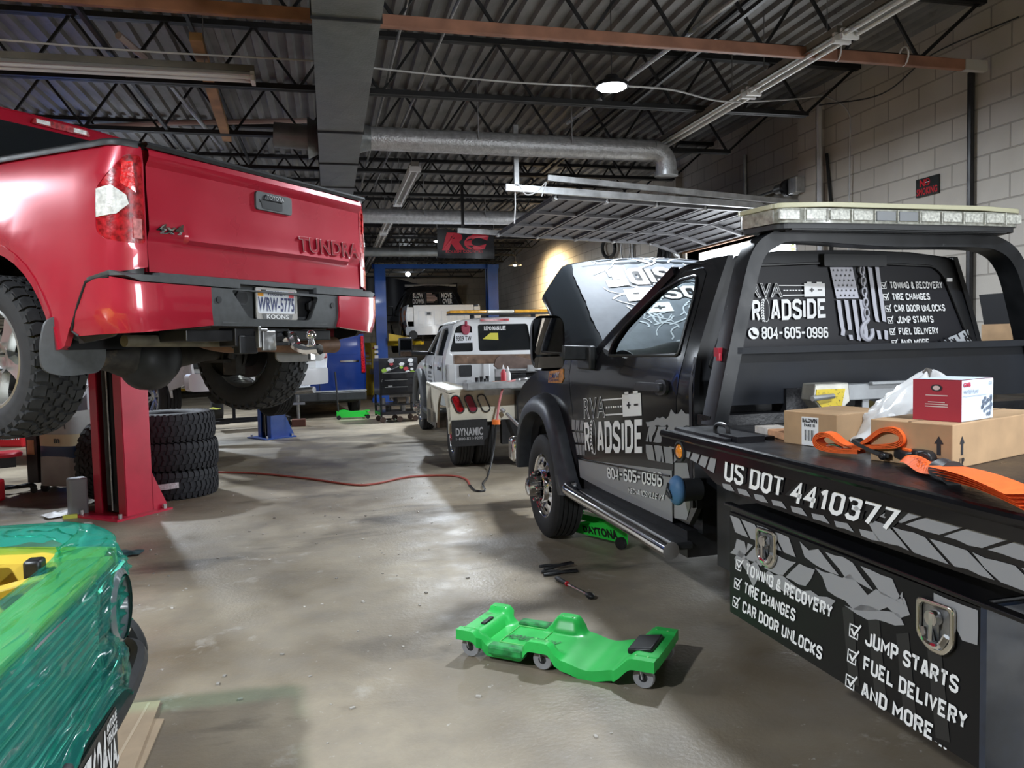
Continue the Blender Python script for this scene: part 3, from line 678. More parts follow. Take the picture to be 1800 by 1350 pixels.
# ================================================================== wheels and tyres
def tyre_mesh(R_, W_, rim, style='at', seed=1):
    """tyre about the y axis, outer side towards +y"""
    b = MB(); h = W_ / 2; d = .013 if style in ('at', 'ridge') else .0
    tr = R_ - d
    side = [(rim - .012, -h * .72), (rim + .01, -h * .9), (rim + (tr - rim) * .4, -h * 1.0), (rim + (tr - rim) * .75, -h * .98), (tr - .03, -h * .93), (tr - .008, -h * .84)]
    if style == 'rib':
        mid = []; n = 5
        for i in range(n):
            a = -h * .8 + 1.6 * h * i / n; c = -h * .8 + 1.6 * h * (i + 1) / n
            mid += [(tr, a + .004), (tr, c - .004)]
            if i < n - 1: mid += [(tr - .012, c - .003), (tr - .012, c + .003)]
    else: mid = [(tr, -h * .7), (tr + .002, 0), (tr, h * .7)]
    prof = side + mid + [(r, -w) for r, w in side[::-1]]
    b.lathe(prof, axis='y', seg=64)
    b.lathe([(rim - .012, h * .72), (rim - .03, h * .6), (rim - .03, -h * .6), (rim - .012, -h * .72)], axis='y', seg=64)
    if style in ('at', 'ridge'):
        S = [(-.42, -.5), (.12, -.5), (.16, -.12), (.44, .0), (.4, .5), (-.12, .5), (-.16, .12), (-.46, 0)]
        Z = [(-.46, -.5), (.18, -.5), (.46, .5), (-.18, .5)]
        SH = [(-.4, -.5), (.4, -.5), (.36, .1), (.44, .5), (-.28, .5), (-.42, .1)]
        n = 34 if style == 'at' else 44; rows = []
        if style == 'at': rows = [(0, .17, S, 0, 1), (.36, .17, S, .5, -1), (-.36, .17, S, .45, -1), (.74, .2, SH, .2, 1), (-.74, .2, SH, .7, -1)]
        else: rows = [(.0, .24, Z, 0, 1), (.36, .17, Z, .5, -1), (-.36, .17, Z, .2, -1), (.73, .21, SH, .2, 1), (-.73, .21, SH, .6, -1)]
        def pos(t, w, r):
            r = r - .022 * abs(w / h) ** 5; return (r * math.cos(t), w, r * math.sin(t))
        rr = random.Random(seed)
        for wc, hw, poly, ph, sg in rows:
            for k in range(n):
                j = rr.uniform(-.04, .04)
                P = [((k + ph + j + p[0] * .92) / n * 2 * PI, wc * h + p[1] * sg * hw * 2 * h * .92) for p in poly]; m = len(P)
                ti = [pos(t, w, R_) for t, w in P]; to = [pos(t, w, R_ - .016) for t, w in P]
                b.add(ti + to, [tuple(range(m))] + [(i, (i + 1) % m, m + (i + 1) % m, m + i) for i in range(m)])
        # side biters
        for k in range(n):
            for sg in (-1, 1):
                t0, t1 = (k + .1) / n * 2 * PI, (k + .6) / n * 2 * PI
                P = [(t0, R_ - .02), (t1, R_ - .02), (t1 - .02, R_ - .055), (t0 + .03, R_ - .055)]
                vs = [(r * math.cos(t), sg * (h * .93 + (.008 if q == 0 else 0) + (.06 - (R_ - r)) * -.0), r * math.sin(t)) for q in (0, 1) for t, r in P]
                b.add(vs, [(0, 1, 2, 3), (0, 4, 5, 1), (1, 5, 6, 2), (2, 6, 7, 3), (3, 7, 4, 0)])
    return b
def rim_barrel(b, rim, W_, dep=.02, mi=0):
    h = W_ / 2
    b.lathe([(rim + .012, h * .86), (rim - .004, h * .9), (rim - .016, h * .82), (rim - .03, h * .5), (rim - .03, -h * .6), (rim - .012, -h * .75), (rim + .01, -h * .85)], axis='y', seg=48, mi=mi)
def spoke_rim(rim, W_, n=5, split=False, hub=.07):
    b = MB(); h = W_ / 2; rim_barrel(b, rim, W_)
    y0, y1 = h * .62, h * .3
    for k in range(n):
        for sft in ((-.16, .16) if split else (0,)):
            a = 2 * PI * k / n; w0, w1 = (.02, .03) if split else (.045, .07)
            d = Vector((math.cos(a), 0, math.sin(a))); t = Vector((-math.sin(a), 0, math.cos(a))); sh = t * (sft * rim)
            i0 = d * hub * .8 + t * (sft * hub * .8); i1 = d * (rim - .018) + sh
            vs = []
            for p, w, yo in ((i0, w0, y0 - .015), (i0.lerp(i1, .55), w0, y0), (i1, w1, y0 + .012)):
                for q, yy in ((-1, yo - .035), (-.7, yo), (.7, yo), (1, yo - .035)): vs.append(p + t * (q * w) + Vector((0, yy, 0)))
            fs = []
            for i in range(2):
                for j in range(3): fs.append((i * 4 + j, i * 4 + j + 1, i * 4 + j + 5, i * 4 + j + 4))
                fs.append((i * 4 + 3, i * 4, i * 4 + 4, i * 4 + 7))
            b.add(vs, fs)
    b.lathe([(0, y0 - .03), (hub * .55, y0 - .028), (hub, y0 - .012), (hub * 1.02, y0 - .05), (hub, -h * .2)], axis='y', seg=24)
    return b
def lug_nuts(n, r, y, s=.013):
    b = MB()
    for k in range(n):
        a = 2 * PI * (k + .5) / n; c = (r * math.cos(a), y, r * math.sin(a)); b.cone(c, (c[0], y + .03, c[2]), s, s * .8, 6)
    return b
def brake_disc(R_, W_):
    b = MB(); b.lathe([(0, -.02), (R_, -.02), (R_, -.045), (.05, -.045)], axis='y', seg=32); b.lathe([(0, -.12), (R_ * .55, -.12), (R_ * .6, -.03)], axis='y', seg=24); return b
def place_wheel(parent, pos, right=False, proto=None, make=None, spin=0.0, steer=0.0):
    """proto: dict of meshes; a wheel part with rim and hub sub-parts"""
    w = bpy.data.objects.new('wheel', proto['tyre']); COL.objects.link(w); w.parent = parent; w.location = pos
    w.rotation_euler = (0, 0, (PI if right else 0) + steer)
    w.rotation_mode = 'XYZ'
    for k in proto:
        if k == 'tyre': continue
        o = bpy.data.objects.new(k, proto[k]); COL.objects.link(o); o.parent = w
        if k in ('rim', 'wheel_nuts') and spin: o.rotation_euler = (0, spin, 0)
    return w
def proto_wheel(**kw):
    d = {}
    for k, (mb, m) in kw.items():
        o = mb.build(k, m); d[k] = o.data; bpy.data.objects.remove(o)
    return d
# chrome steel rim of the two tow trucks, with hand holes, and a dished partner
def budd_rim(rim, W_, front=True, holes=10):
    b = MB(); h = W_ / 2; rim_barrel(b, rim, W_)
    yo = h * .95 if front else -h * .35; yi = h * .62 if front else -h * .1
    # disc with round hand holes
    def f(a, c, o):
        r = math.hypot(a, c); t = min(1, max(0, (r - .11) / (rim - .05 - .11)))
        y = (yo * (1 - t) + yi * t) if not front else h * (.55 + .35 * math.sin(t * PI * .75))
        return (a, y + o, c)
    outer = [((rim - .02) * math.cos(t), (rim - .02) * math.sin(t)) for t in np.linspace(0, 2 * PI, 48, endpoint=False)]
    hs = [[(rim * .76 * math.cos(a) + .023 * math.cos(t), rim * .76 * math.sin(a) + .023 * math.sin(t)) for t in np.linspace(0, 2 * PI, 12, endpoint=False)] for a in [2 * PI * k / holes for k in range(holes)]]
    b.sheet(outer, f, hs, grid=.04, thick=.012)
    return b, yo
# ================================================================== red pickup on the red lift
M_red = mat('candy_red_paint', (.40, .011, .03), .3, .15, coat=1.0, noise=(2, .06))
M_redlight = M_red
TZ = .83                                            # height of the tailgate's lower edge above the tyres' lowest point
T_LOC, T_YAW = (-.305, 4.555, 1.917), R(140.512)
tun = thing('pickup_truck', 'red pickup truck raised on the red lift, tailgate towards the viewer', 'pickup truck', (T_LOC[0], T_LOC[1], T_LOC[2] - TZ), T_YAW)
SH = (0, 0, TZ)
def tb(mb, name, m, parent=None, **k): return mb.build(name, m, parent or tun, shift=SH, **k)
# plan of the rear corner: distance a along the skin -> (x, y)
_cp = [(-.012, .81), (-.004, .86), (.018, .905), (.055, .942), (.11, .962), (.2, .97)]
_cl = [0]
for i in range(1, len(_cp)): _cl.append(_cl[-1] + math.hypot(_cp[i][0] - _cp[i - 1][0], _cp[i][1] - _cp[i - 1][1]))
_off = _cp[-1][0] - _cl[-1]                          # beyond the corner a = x - _off
def bulge(x, z):                                     # sheet-metal shape of the bed side
    y = np.interp(z, [-.4, -.3, -.1, .1, .3, .45, .56, .62], [.955, .965, .972, .972, .968, .955, .93, .9]) - .97
    r = math.hypot(x - 1.0, z + .38)
    y += .035 * max(0, 1 - abs(r - .62) / .22) ** 2 if r > .5 else 0
    return y
def skin(sg):
    def f(a, z, o):
        if a >= _cl[-1]:
            x = a + _off; y = .97; nx, ny = 0, 1
        else:
            x = np.interp(a, _cl, [p[0] for p in _cp]); y = np.interp(a, _cl, [p[1] for p in _cp])
            x2 = np.interp(a + .01, _cl, [p[0] for p in _cp]); y2 = np.interp(a + .01, _cl, [p[1] for p in _cp]); x1 = np.interp(a - .01, _cl, [p[0] for p in _cp]); y1 = np.interp(a - .01, _cl, [p[1] for p in _cp])
            tx, ty = x2 - x1, y2 - y1; l = math.hypot(tx, ty) or 1; nx, ny = -ty / l, tx / l
        w = min(1, max(0, (a - .05) / .2)); y += bulge(x, z) * w
        if z > .5: x += (z - .5) * .12 * (1 - w)
        return (float(x + nx * o), float(sg * (y + ny * o)), z)
    return f
A0 = -_off                                           # a of x = 0
arch = [(1.0 + A0 + .6 * math.cos(t), -.38 + .58 * math.sin(t)) for t in np.linspace(PI - .04, .04, 20)]
side = [(0.0, .575), (0.0, .02), (.1, .0), (.2, -.01), (.30 + A0, -.20), (.36 + A0, -.34)] + arch + [(1.68 + A0, -.36), (1.68 + A0, .615), (.9 + A0, .61), (.3 + A0, .595), (.1, .585)]
light = fillet([(0.006, .535), (.085, .53), (.19, .42), (.232, .37), (.232, .185), (.19, .145), (.1, .128), (.006, .128)], .02, 3)
for sg, nm in ((1, 'left'), (-1, 'right')):
    f = skin(sg)
    b = MB(); b.sheet(side, f, [light], grid=.07, thick=.03); bs = tb(b, 'bed_side', M_red, smooth=35)
    b = MB(); b.sheet([(.3 + A0 + .1 + (p[0] - .3 - A0 - .1) * 1.0, p[1]) for p in arch] + [(1.0 + A0 + .545 * math.cos(t), -.38 + .53 * math.sin(t)) for t in np.linspace(.04, PI - .04, 20)], f, grid=.06, thick=.05, off=.006); tb(b, 'arch_lip', M_red, bs)
    b = MB(); b.sheet([(p[0], p[1]) for p in light], f, grid=.04, thick=.03, off=-.004); tl = tb(b, 'tail_light', M_redlens)
    b = MB(); b.sheet([(.228, .375), (.15, .39), (.085, .345), (.075, .305), (.13, .258), (.228, .245)], f, grid=.03, thick=.006, off=.001); tb(b, 'reversing_lens', M_clearlens, tl)
    b = MB(); b.sheet([(.05, .50), (.1, .5), (.11, .40), (.04, .36)], f, grid=.03, thick=.004, off=.0); tb(b, 'brake_lens', mat('bright_red_lens', (.75, .01, .012), .1, coat=1, noise=(60, .4), bump=(70, .4)), tl)
    b = MB(); b.sheet([(.02, .24), (.06, .24), (.06, .15), (.02, .15)], f, grid=.03, thick=.004, off=.0); tb(b, 'reflector', mat('pink_lens', (.6, .22, .22), .1, coat=1, noise=(60, .3)), tl)
    b = MB(); b.sheet([(.0, .03), (.12, .02), (.32, -.0), (.42, -.2), (.42, -.33), (.2, -.3), (.0, -.2)], f, grid=.06, thick=.02, off=-.035); tb(b, 'gap_shade', M_black)  # black sheet standing in for the shade inside the bumper gap
    # bed rail cap
    b = MB(); b.grid(lambda u, v: (lambda a, q: (f(a, .58 + .012 * min(1, a / .5), 0)[0], sg * (abs(f(a, .58, 0)[1]) + [.012, .016, .006, -.06, -.075][q]), .58 + .02 * min(1, a) + [-.012, .008, .02, .02, -.01][q]))(u * (1.68 + A0), int(round(v * 4))), 26, 4); tb(b, 'rail_cap', M_blackplastic, smooth=60)
    # wheel house
    b = MB(); b.lathe([(.6, sg * .95), (.6, sg * .6), (.3, sg * .58)], (1.0, 0, -.38), 'y', 30, a0=2, a1=178); tb(b, 'wheel_house', M_black)
# tailgate
def tg(a, z, o):
    x = -.006 - .014 * (1 - (a / .82) ** 2) + np.interp(z, [0, .02, .145, .165, .2, .4, .49, .53, .565, .58], [0, 0, .006, -.022 if -.68 < a < .6 else 0.0, -.016, -.006, -.008, -.036, -.03, .0])
    return (float(x - o), a, z)
_tz = [0, .02, .06, .10, .135, .147, .152, .158, .166, .178, .195, .25, .32, .4, .46, .49, .505, .52, .535, .55, .562, .572, .578]
_ty = [-.8, -.79, -.74, -.7, -.685, -.67, -.655, -.6, -.45, -.3, -.15, 0, .15, .3, .45, .55, .585, .6, .615, .66, .72, .79, .8]
b = MB(); b.grid(lambda u, v: tg(_ty[int(round(u * (len(_ty) - 1)))], _tz[int(round(v * (len(_tz) - 1)))], 0), len(_ty) - 1, len(_tz) - 1)
b.box(.012, .05, -.8, .8, .0, .57); tg_o = tb(b, 'tailgate', M_red, smooth=28)
b = MB(); b.grid(lambda u, v: (-.05 + [.0, -.012, -.005, .06, .065][int(round(v * 4))], -.82 + 1.64 * u, .578 + [-.012, .002, .014, .012, -.02][int(round(v * 4))]), 16, 4); tb(b, 'tailgate_cap', M_blackplastic, smooth=60)
b = MB(); b.sheet(fillet([(-.15, .385), (.13, .385), (.13, .485), (-.15, .485)], .02), tg, grid=0, thick=.02, off=.014); hd = tb(b, 'tailgate_handle', M_greyplastic, bevel=.004)
b = MB(); b.sheet(fillet([(-.07, .395), (.085, .395), (.1, .445), (-.07, .445)], .015), tg, grid=0, thick=.01, off=.0165); tb(b, 'grip_pocket', M_black, hd)
b = MB(); b.sheet(fillet([(-.08, .445), (.075, .445), (.06, .475), (-.08, .475)], .01), tg, grid=0, thick=.01, off=.022); tb(b, 'handle_lever', M_blackplastic, hd)
b = MB(); b.text('TOYOTA', ((.06, .472), (-.075, .472), (-.075, .45), (.06, .45)), tg, .024, .02); tb(b, 'lettering', M_steel, hd)
b = MB(); b.cone((-.03, -.115, .425), (-.036, -.115, .425), .016, seg=14); tb(b, 'lock', M_chrome, hd)
b = MB(); b.ball((-.03, .1, .435), (.014, .018, .018), 12); tb(b, 'camera', M_black, hd)
b = MB(); b.text('4x4', ((.76, .225), (.62, .235), (.62, .19), (.76, .185)), tg, .012, .03, shear=.1); b.text('4x4', ((.76, .225), (.62, .235), (.62, .19), (.76, .185)), tg, .004, .03, shear=.1); tb(b, 'badge', M_chrome)
b = MB(); q = ((-.2, .272), (-.765, .285), (-.765, .2), (-.2, .19)); b.text('TUNDRA', q, tg, .014, .015); b.text('TUNDRA', q, tg, .004, .035); o = tb(b, 'lettering', [mat('raised_red_letters', (.45, .03, .05), .25, .4, coat=1)], smooth=0)
b = MB(); b.text('TUNDRA', q, tg, .010, .03); tb(b, 'letter_edge_highlights', mat('painted_edge_highlight', (.8, .5, .52), .25), smooth=0)  # pale outline paints the highlight along the raised letters' edges
# bumper
bp = [(.29, 1.0), (.1, .995), (-.02, .945), (-.055, .87), (-.065, .5), (-.07, 0)]
def bumper(a, z, o):
    s = 1 if a >= 0 else -1; d = 1 - abs(a)              # a in -1..1 across, 0 in the middle
    L = [0]
    for i in range(1, len(bp)): L.append(L[-1] + math.hypot(bp[i][0] - bp[i - 1][0], bp[i][1] - bp[i - 1][1]))
    t = d * L[-1]; x = np.interp(t, L, [p[0] for p in bp]); y = np.interp(t, L, [p[1] for p in bp])
    x += .02 * max(0, (-.2 - z) / .1); y2 = y - .03 * max(0, (-.2 - z) / .1)
    k = 1 if abs(a) < .66 else .25
    return (float(x - o * k), float(s * (y2 + o * (1 - k))), z)
def aof(y):                                              # a of a given y on the rear face
    L = 0
    for i in range(1, len(bp)): L += math.hypot(bp[i][0] - bp[i - 1][0], bp[i][1] - bp[i - 1][1])
    return y / L
for sg in (1, -1):
    b = MB(); b.sheet([(sg * p[0], p[1]) for p in [(aof(.5), -.06), (aof(.88), -.055), (.8, -.03), (.9, -.05), (.985, -.235), (1.0, -.27), (.97, -.295), (aof(.9), -.285), (aof(.5), -.25)]], bumper, grid=.05, thick=.03, off=.012); o = tb(b, 'bumper_cap', M_red, smooth=40)
    b = MB(); b.tube([bumper(sg * a_, z_, .012) for a_, z_ in ((.8, -.03), (.9, -.05), (.945, -.145), (.985, -.235), (1.0, -.27), (.97, -.295))], .007, 6); tb(b, 'bumper_seam', M_black, o)
    b = MB(); b.sheet([(sg * p[0], p[1]) for p in [(aof(.3), -.055), (aof(.88), -.05), (.8, -.025), (.9, -.045), (.9, -.03), (.8, .0), (aof(.88), -.02), (aof(.3), -.02)]], bumper, grid=.06, thick=.12, off=.004); tb(b, 'step_pad', M_greyplastic, smooth=40)
    for yy, zz in ((.82, -.115), (.445, -.12)):
        b = MB(); p = bumper(sg * aof(yy), zz, 0); b.cone((p[0] + .01, p[1], p[2]), (p[0] - .005, p[1], p[2]), .017, seg=14); tb(b, 'parking_sensor', M_blackplastic)
rec = fillet([(aof(-.32), -.075), (aof(.36), -.065), (aof(.24), -.212), (aof(-.24), -.216)], .02)
b = MB(); b.sheet([(aof(-.5), -.06), (aof(.5), -.06), (aof(.5), -.252), (aof(-.5), -.255)], bumper, [rec], grid=.04, thick=.03); tb(b, 'bumper_centre', M_greyplastic, smooth=35)
b = MB(); b.box(-.012, .0, -.36, .4, -.21, -.04); b.box(-.06, .0, -.4, .42, -.238, -.225); b.box(-.05, .04, -.78, .78, -.03, -.005); tb(b, 'bumper_recess', M_greyplastic, smooth=0)
b = MB(); b.sheet(smooth_poly([(-.2, -.07), (-.36, -.065), (-.38, -.13), (-.32, -.19), (-.14, -.195)], 2), lambda a, z, o: (-.016 - o, a, z), grid=0, thick=.01); b.cone((-.03, -.28, -.13), (-.05, -.28, -.13), .035, seg=6); tb(b, 'plug_socket', M_black)
b = MB(); b.cone((-.02, .25, -.1), (-.03, .25, -.1), .04, seg=18); b.cone((-.02, .1, -.05), (-.04, .1, -.05), .02, seg=4); tb(b, 'spare_wheel_lock', M_blackplastic)
# licence plate with its dealer frame
pf = lambda a, z, o: (-.035 - o, a, z)
b = MB(); b.sheet(fillet([(-.155, -.205), (.155, -.205), (.155, -.045), (-.155, -.045)], .01), pf, grid=0, thick=.006); pl_ = tb(b, 'licence_plate', mat('plate_white', (.68, .7, .74), .4), smooth=0)
b = MB(); b.sheet(fillet([(-.162, -.213), (.162, -.213), (.162, -.038), (-.162, -.038)], .012), pf, [fillet([(-.15, -.178), (.15, -.178), (.15, -.05), (-.15, -.05)], .01)], grid=0, thick=.008, off=.006); tb(b, 'plate_frame', mat('plate_frame_grey', (.5, .48, .45), .35, .4), pl_, smooth=0)
b = MB(); b.sheet([(-.11, -.21), (.11, -.21), (.12, -.182), (-.12, -.182)], pf, grid=0, thick=.004, off=.009); tb(b, 'frame_band', mat('band_grey', (.16, .16, .16), .5), pl_, smooth=0)
b = MB(); b.text('WRW-5775', ((.14, -.092), (-.14, -.092), (-.14, -.165), (.14, -.165)), pf, .002, .02); b.text('VIRGINIA', ((.07, -.055), (-.07, -.055), (-.07, -.08), (.07, -.08)), pf, .002, .01); b.text('TEXAS DODGE RAM', ((.06, -.039), (-.06, -.039), (-.06, -.048), (.06, -.048)), pf, .008) if False else None; tb(b, 'lettering', mat('plate_ink', (.06, .07, .16), .5), pl_, smooth=0)
b = MB(); b.text('KOONS', ((.09, -.185), (-.08, -.185), (-.08, -.209), (.09, -.209)), pf, .011, .02); tb(b, 'dealer_lettering', M_white, pl_, smooth=0)
b = MB(); b.sheet([(.1, -.085), (.142, -.085), (.142, -.055), (.1, -.055)], pf, grid=0, thick=.001, off=.002); tb(b, 'month_sticker', mat('orange_sticker', (.75, .33, .03), .5), pl_, smooth=0)
b = MB(); b.sheet([(-.1, -.088), (-.14, -.088), (-.14, -.055), (-.1, -.055)], pf, grid=0, thick=.001, off=.002); tb(b, 'year_sticker', mat('red_sticker', (.7, .12, .14), .5), pl_, smooth=0)
# hitch
b = MB(); b.box(-.02, .1, -.11, .3, -.36, -.26); b.box(-.05, .2, .04, .12, -.37, -.29); b.box(-.03, .02, .15, .28, -.4, -.3); b.box(0, .2, -.5, .6, -.33, -.27); tb(b, 'receiver', M_blacksteel, smooth=0, bevel=.006)
b = MB(); b.obox((-.045, .085, -.33), (.02, .1, .11)); b.obox((-.045, .16, -.31), (.03, .02, .12)); b.box(-.06, .0, .1, .17, -.28, -.262); tb(b, 'trailer_socket', M_steel, smooth=0, bevel=.005)
b = MB(); b.tube(spline([(.0, -.04, -.31), (-.1, -.04, -.31), (-.13, -.04, -.36), (-.2, -.04, -.385), (-.3, -.04, -.385)], 5), .03, 8); b.lathe([(.03, -.37), (.035, -.36), (.02, -.352), (.016, -.33), (.0, -.33)], (-.24, -.04, 0), 'z', 16); b.ball((-.24, -.04, -.305), .029, 18); b.cone((-.24, -.04, -.44), (-.24, -.04, -.385), .022, seg=6); tb(b, 'tow_ball', M_chrome)
# axle, differential, springs, exhaust
AX, AZ = 1.0, -.39
b = MB(); b.tube([(AX, -.72, AZ), (AX, -.42, AZ), (AX, -.2, AZ - .005), (AX, .0, AZ - .01), (AX, .06, AZ - .01), (AX, .1, AZ - .01), (AX, .28, AZ - .005), (AX, .45, AZ), (AX, .72, AZ)], [.055, .06, .09, .15, .17, .17, .1, .062, .055], 20); ax = tb(b, 'rear_axle', M_under)
b = MB(); b.lathe([(.0, -.19), (.08, -.185), (.145, -.145), (.17, -.09), (.195, -.06), (.195, .02), (.14, .1), (.06, .18)], (AX, .04, AZ - .03), 'x', 28); tb(b, 'differential_cover', mat('dark_cast_iron', (.03, .031, .033), .5, .4, noise=(10, .3)), ax)
b = MB(); b.sheet([(-.06, -.37), (-.03, -.37), (-.03, -.355), (-.06, -.355)], lambda a, z, o: (AX - .13 - o, a, z), grid=0, thick=.003); tb(b, 'tag_plate', M_galv, ax)
for sg in (1, -1):
    b = MB()
    for i in range(3): b.bar((.25, sg * .56, -.3 + .0 * i), (AX, sg * .56, AZ + .09 - .016 * i), .06, .012); b.bar((AX, sg * .56, AZ + .09 - .016 * i), (1.75, sg * .56, -.3), .06, .012)
    for x in (-.06, .06):
        b.tube([(AX + x, sg * .56 - .05, AZ + .1), (AX + x, sg * .56 - .05, AZ - .06), (AX + x, sg * .56 + .05, AZ - .06), (AX + x, sg * .56 + .05, AZ + .1)], .009, 6)
    b.box(AX - .09, AX + .09, sg * .56 - .07, sg * .56 + .07, AZ - .075, AZ - .055); b.box(AX - .05, AX + .05, sg * .56 - .07, sg * .56 + .07, AZ + .1, AZ + .16); tb(b, 'leaf_spring', M_under, smooth=0)
    b = MB(); b.box(-.02, 5.2, sg * .5 - .04, sg * .5 + .04, -.26, -.12); tb(b, 'frame_rail', M_under, smooth=0)
    b = MB(); b.cone((AX - .16, sg * .5, AZ - .04), (AX - .3, sg * .42, -.02), .03, seg=12); b.cone((AX - .16, sg * .5, AZ - .04), (AX - .2, sg * .47, AZ + .1), .022, seg=12); tb(b, 'shock_absorber', M_blacksteel)
    # brake backing and disc behind the wheel
    b = MB(); b.lathe([(.0, 0), (.12, 0), (.17, .03), (.175, .06)], (AX, sg * .66, AZ), 'y', 26); b.box(AX - .14, AX - .02, sg * .6 - .03, sg * .6 + .05, AZ - .16, AZ - .02); tb(b, 'brake', M_under)
b = MB(); b.tube([(.22, .78, -.32), (.22, .1, -.33)], .03, 14); tb(b, 'cross_tube', mat('dusty_tan_pipe', (.12, .105, .075), .6, .3, noise=(10, .4)))
b = MB(); b.tube(spline([(.3, -.9, -.36), (.3, -.62, -.36), (.36, -.3, -.34), (.5, -.05, -.33), (.8, .1, -.2)], 6), .055, 14); tb(b, 'tail_pipe', mat('rusty_exhaust', (.16, .085, .05), .55, .4, noise=(9, .45)))
b = MB(); b.lathe([(.0, -.045), (.3, -.04), (.33, 0), (.3, .03), (0, .03)], (.55, -.05, -.22), 'z', 24); tb(b, 'spare_wheel', M_under)
b = MB(); b.tube(spline([(.5, .62, -.28), (.6, .45, -.32), (.8, .4, -.3), (.95, .3, -.32), (.97, .2, -.3)], 6), .012, 6); b.tube(spline([(.6, .7, -.22), (.7, .5, -.25), (.9, .35, -.2)], 6), .01, 6); tb(b, 'brake_lines', M_under)
b = MB(); b.box(.15, 1.7, -.75, .75, -.12, -.04); b.box(.0, .1, -.75, .75, -.2, -.03); b.box(.6, .7, -.7, .7, -.2, -.12); b.box(1.3, 1.4, -.7, .7, -.2, -.12); tb(b, 'bed_floor', M_under, smooth=0)
for sg, m in ((1, M_greyplastic), (-1, mat('milky_mud_flap', (.28, .275, .27), .5, noise=(8, .2)))):
    b = MB(); P = fillet([(.73, -.2), (1.03, -.2), (1.05, -.33), (1.04, -.46), (.95, -.485), (.77, -.475), (.73, -.42)], .05) if sg > 0 else fillet([(.56, -.22), (.95, -.22), (.95, -.47), (.56, -.47)], .05)
    b.sheet([(sg * p[0], p[1]) for p in P], lambda a, z, o: (.40 + .04 * ((abs(a) - .85) / .15) ** 2 * .6 + (z + .3) * -.12 - o, a, z), grid=.05, thick=.014); tb(b, 'mud_flap', m)
kr = proto_wheel(tyre=(tyre_mesh(.425, .29, .262, 'at', 2), M_rubber), rim=(spoke_rim(.262, .29, 5, False, .085), mat('silver_alloy', (.5, .5, .48), .3, .9, noise=(6, .1))), wheel_nuts=(lug_nuts(5, .065, .085), M_chrome), brake_disc=(brake_disc(.19, .2), M_blacksteel))
for x in (1.0, 4.7):
    for sg in (1, -1): place_wheel(tun, (x, sg * .845, AZ + TZ), sg < 0, kr, spin=.5 + x)
# cab, bonnet and front end (beyond the left edge of the photo)
def cabside(sg): return lambda a, z, o: (a, sg * (np.interp(z, [-.36, 0, .35, .6, 1.1], [.95, .97, .97, .93, .7]) + o), z)
arch2 = [(4.7 + .55 * math.cos(t), -.38 + .55 * math.sin(t)) for t in np.linspace(0, PI, 16)]
for sg in (1, -1):
    f = cabside(sg)
    b = MB(); b.sheet([(1.72, -.36), (4.14, -.36)] + arch2[::-1][1:-1] + [(5.26, -.36), (5.5, -.3), (5.5, .42), (5.3, .5), (4.0, .6), (1.72, .62)], f, grid=.12, thick=.03); tb(b, 'cab_side', M_red, smooth=30)
    b = MB(); b.sheet([(1.78, .62), (3.9, .6), (3.15, 1.08), (1.95, 1.09)], f, [[(1.95, .66), (2.75, .65), (2.75, 1.04), (2.05, 1.04)], [(2.82, .65), (3.65, .64), (3.1, 1.03), (2.82, 1.04)]], grid=.12, thick=.03); tb(b, 'window_frame', M_red, smooth=30)
    b = MB(); b.sheet([(1.9, .63), (3.75, .62), (3.13, 1.05), (2.0, 1.06)], f, grid=.2, thick=.006, off=-.015); tb(b, 'side_window', M_glass, smooth=30)
    b = MB(); b.box(3.6, 3.75, sg * .98 if sg > 0 else -1.2, sg * 1.2 if sg > 0 else -.98, .62, .85); tb(b, 'door_mirror', M_red, bevel=.03)
b = MB(); b.grid(lambda u, v: (1.78 + 1.5 * u - .03 * (2 * v - 1) ** 2, -.72 + 1.44 * v, 1.1 + .045 * (1 - (2 * v - 1) ** 2) + .05 * math.sin(PI * min(1, u * 1.1 + .15)) - .02), 14, 12); b.grid(lambda u, v: (1.76 + (1 - u) * .03 + u * .0 - .03 * (2 * v - 1) ** 2, -.73 + 1.46 * v, 1.03 + .09 * (1 - u) + .035 * (1 - (2 * v - 1) ** 2)), 3, 12); tb(b, 'roof', M_red, smooth=50)
b = MB(); b.sheet([(-.86, .12), (.86, .12), (.72, 1.06), (-.72, 1.06)], lambda a, z, o: (1.72 + (z - .6) * .1 - .02 * (1 - (a / .9) ** 2) - o, a, z), grid=.15, thick=.02); tb(b, 'rear_window', M_glass, smooth=40)
b = MB(); b.sheet(fillet([(-.2, 1.085), (.2, 1.085), (.18, 1.125), (-.18, 1.125)], .012), lambda a, z, o: (1.745 - o, a, z), grid=.04, thick=.02); bl = tb(b, 'high_brake_light', M_redlens)
for y0 in (-.17, .08):
    b = MB(); b.sheet([(y0, 1.092), (y0 + .09, 1.092), (y0 + .09, 1.118), (y0, 1.118)], lambda a, z, o: (1.742 - o, a, z), grid=.03, thick=.004); tb(b, 'cargo_lamp', M_clearlens, bl)
b = MB(); b.grid(lambda u, v: (3.9 - .75 * u, -.75 + 1.5 * v, .6 + .5 * u), 4, 8); tb(b, 'windscreen', M_glass, smooth=50)
b = MB(); b.grid(lambda u, v: (3.9 + 1.55 * u, -.9 + 1.8 * v, .6 - .1 * u * u + .04 * (1 - (2 * v - 1) ** 4)), 8, 10); tb(b, 'bonnet', M_red, smooth=50)
b = MB(); b.box(5.42, 5.56, -.9, .9, .0, .48); tb(b, 'grille', M_chrome, bevel=.04)
b = MB(); b.box(5.4, 5.68, -.97, .97, -.3, -.02); tb(b, 'front_bumper', M_red, bevel=.05)
b = MB(); b.box(1.75, 5.3, -.7, .7, -.28, -.1); tb(b, 'cab_floor', M_under, smooth=0)

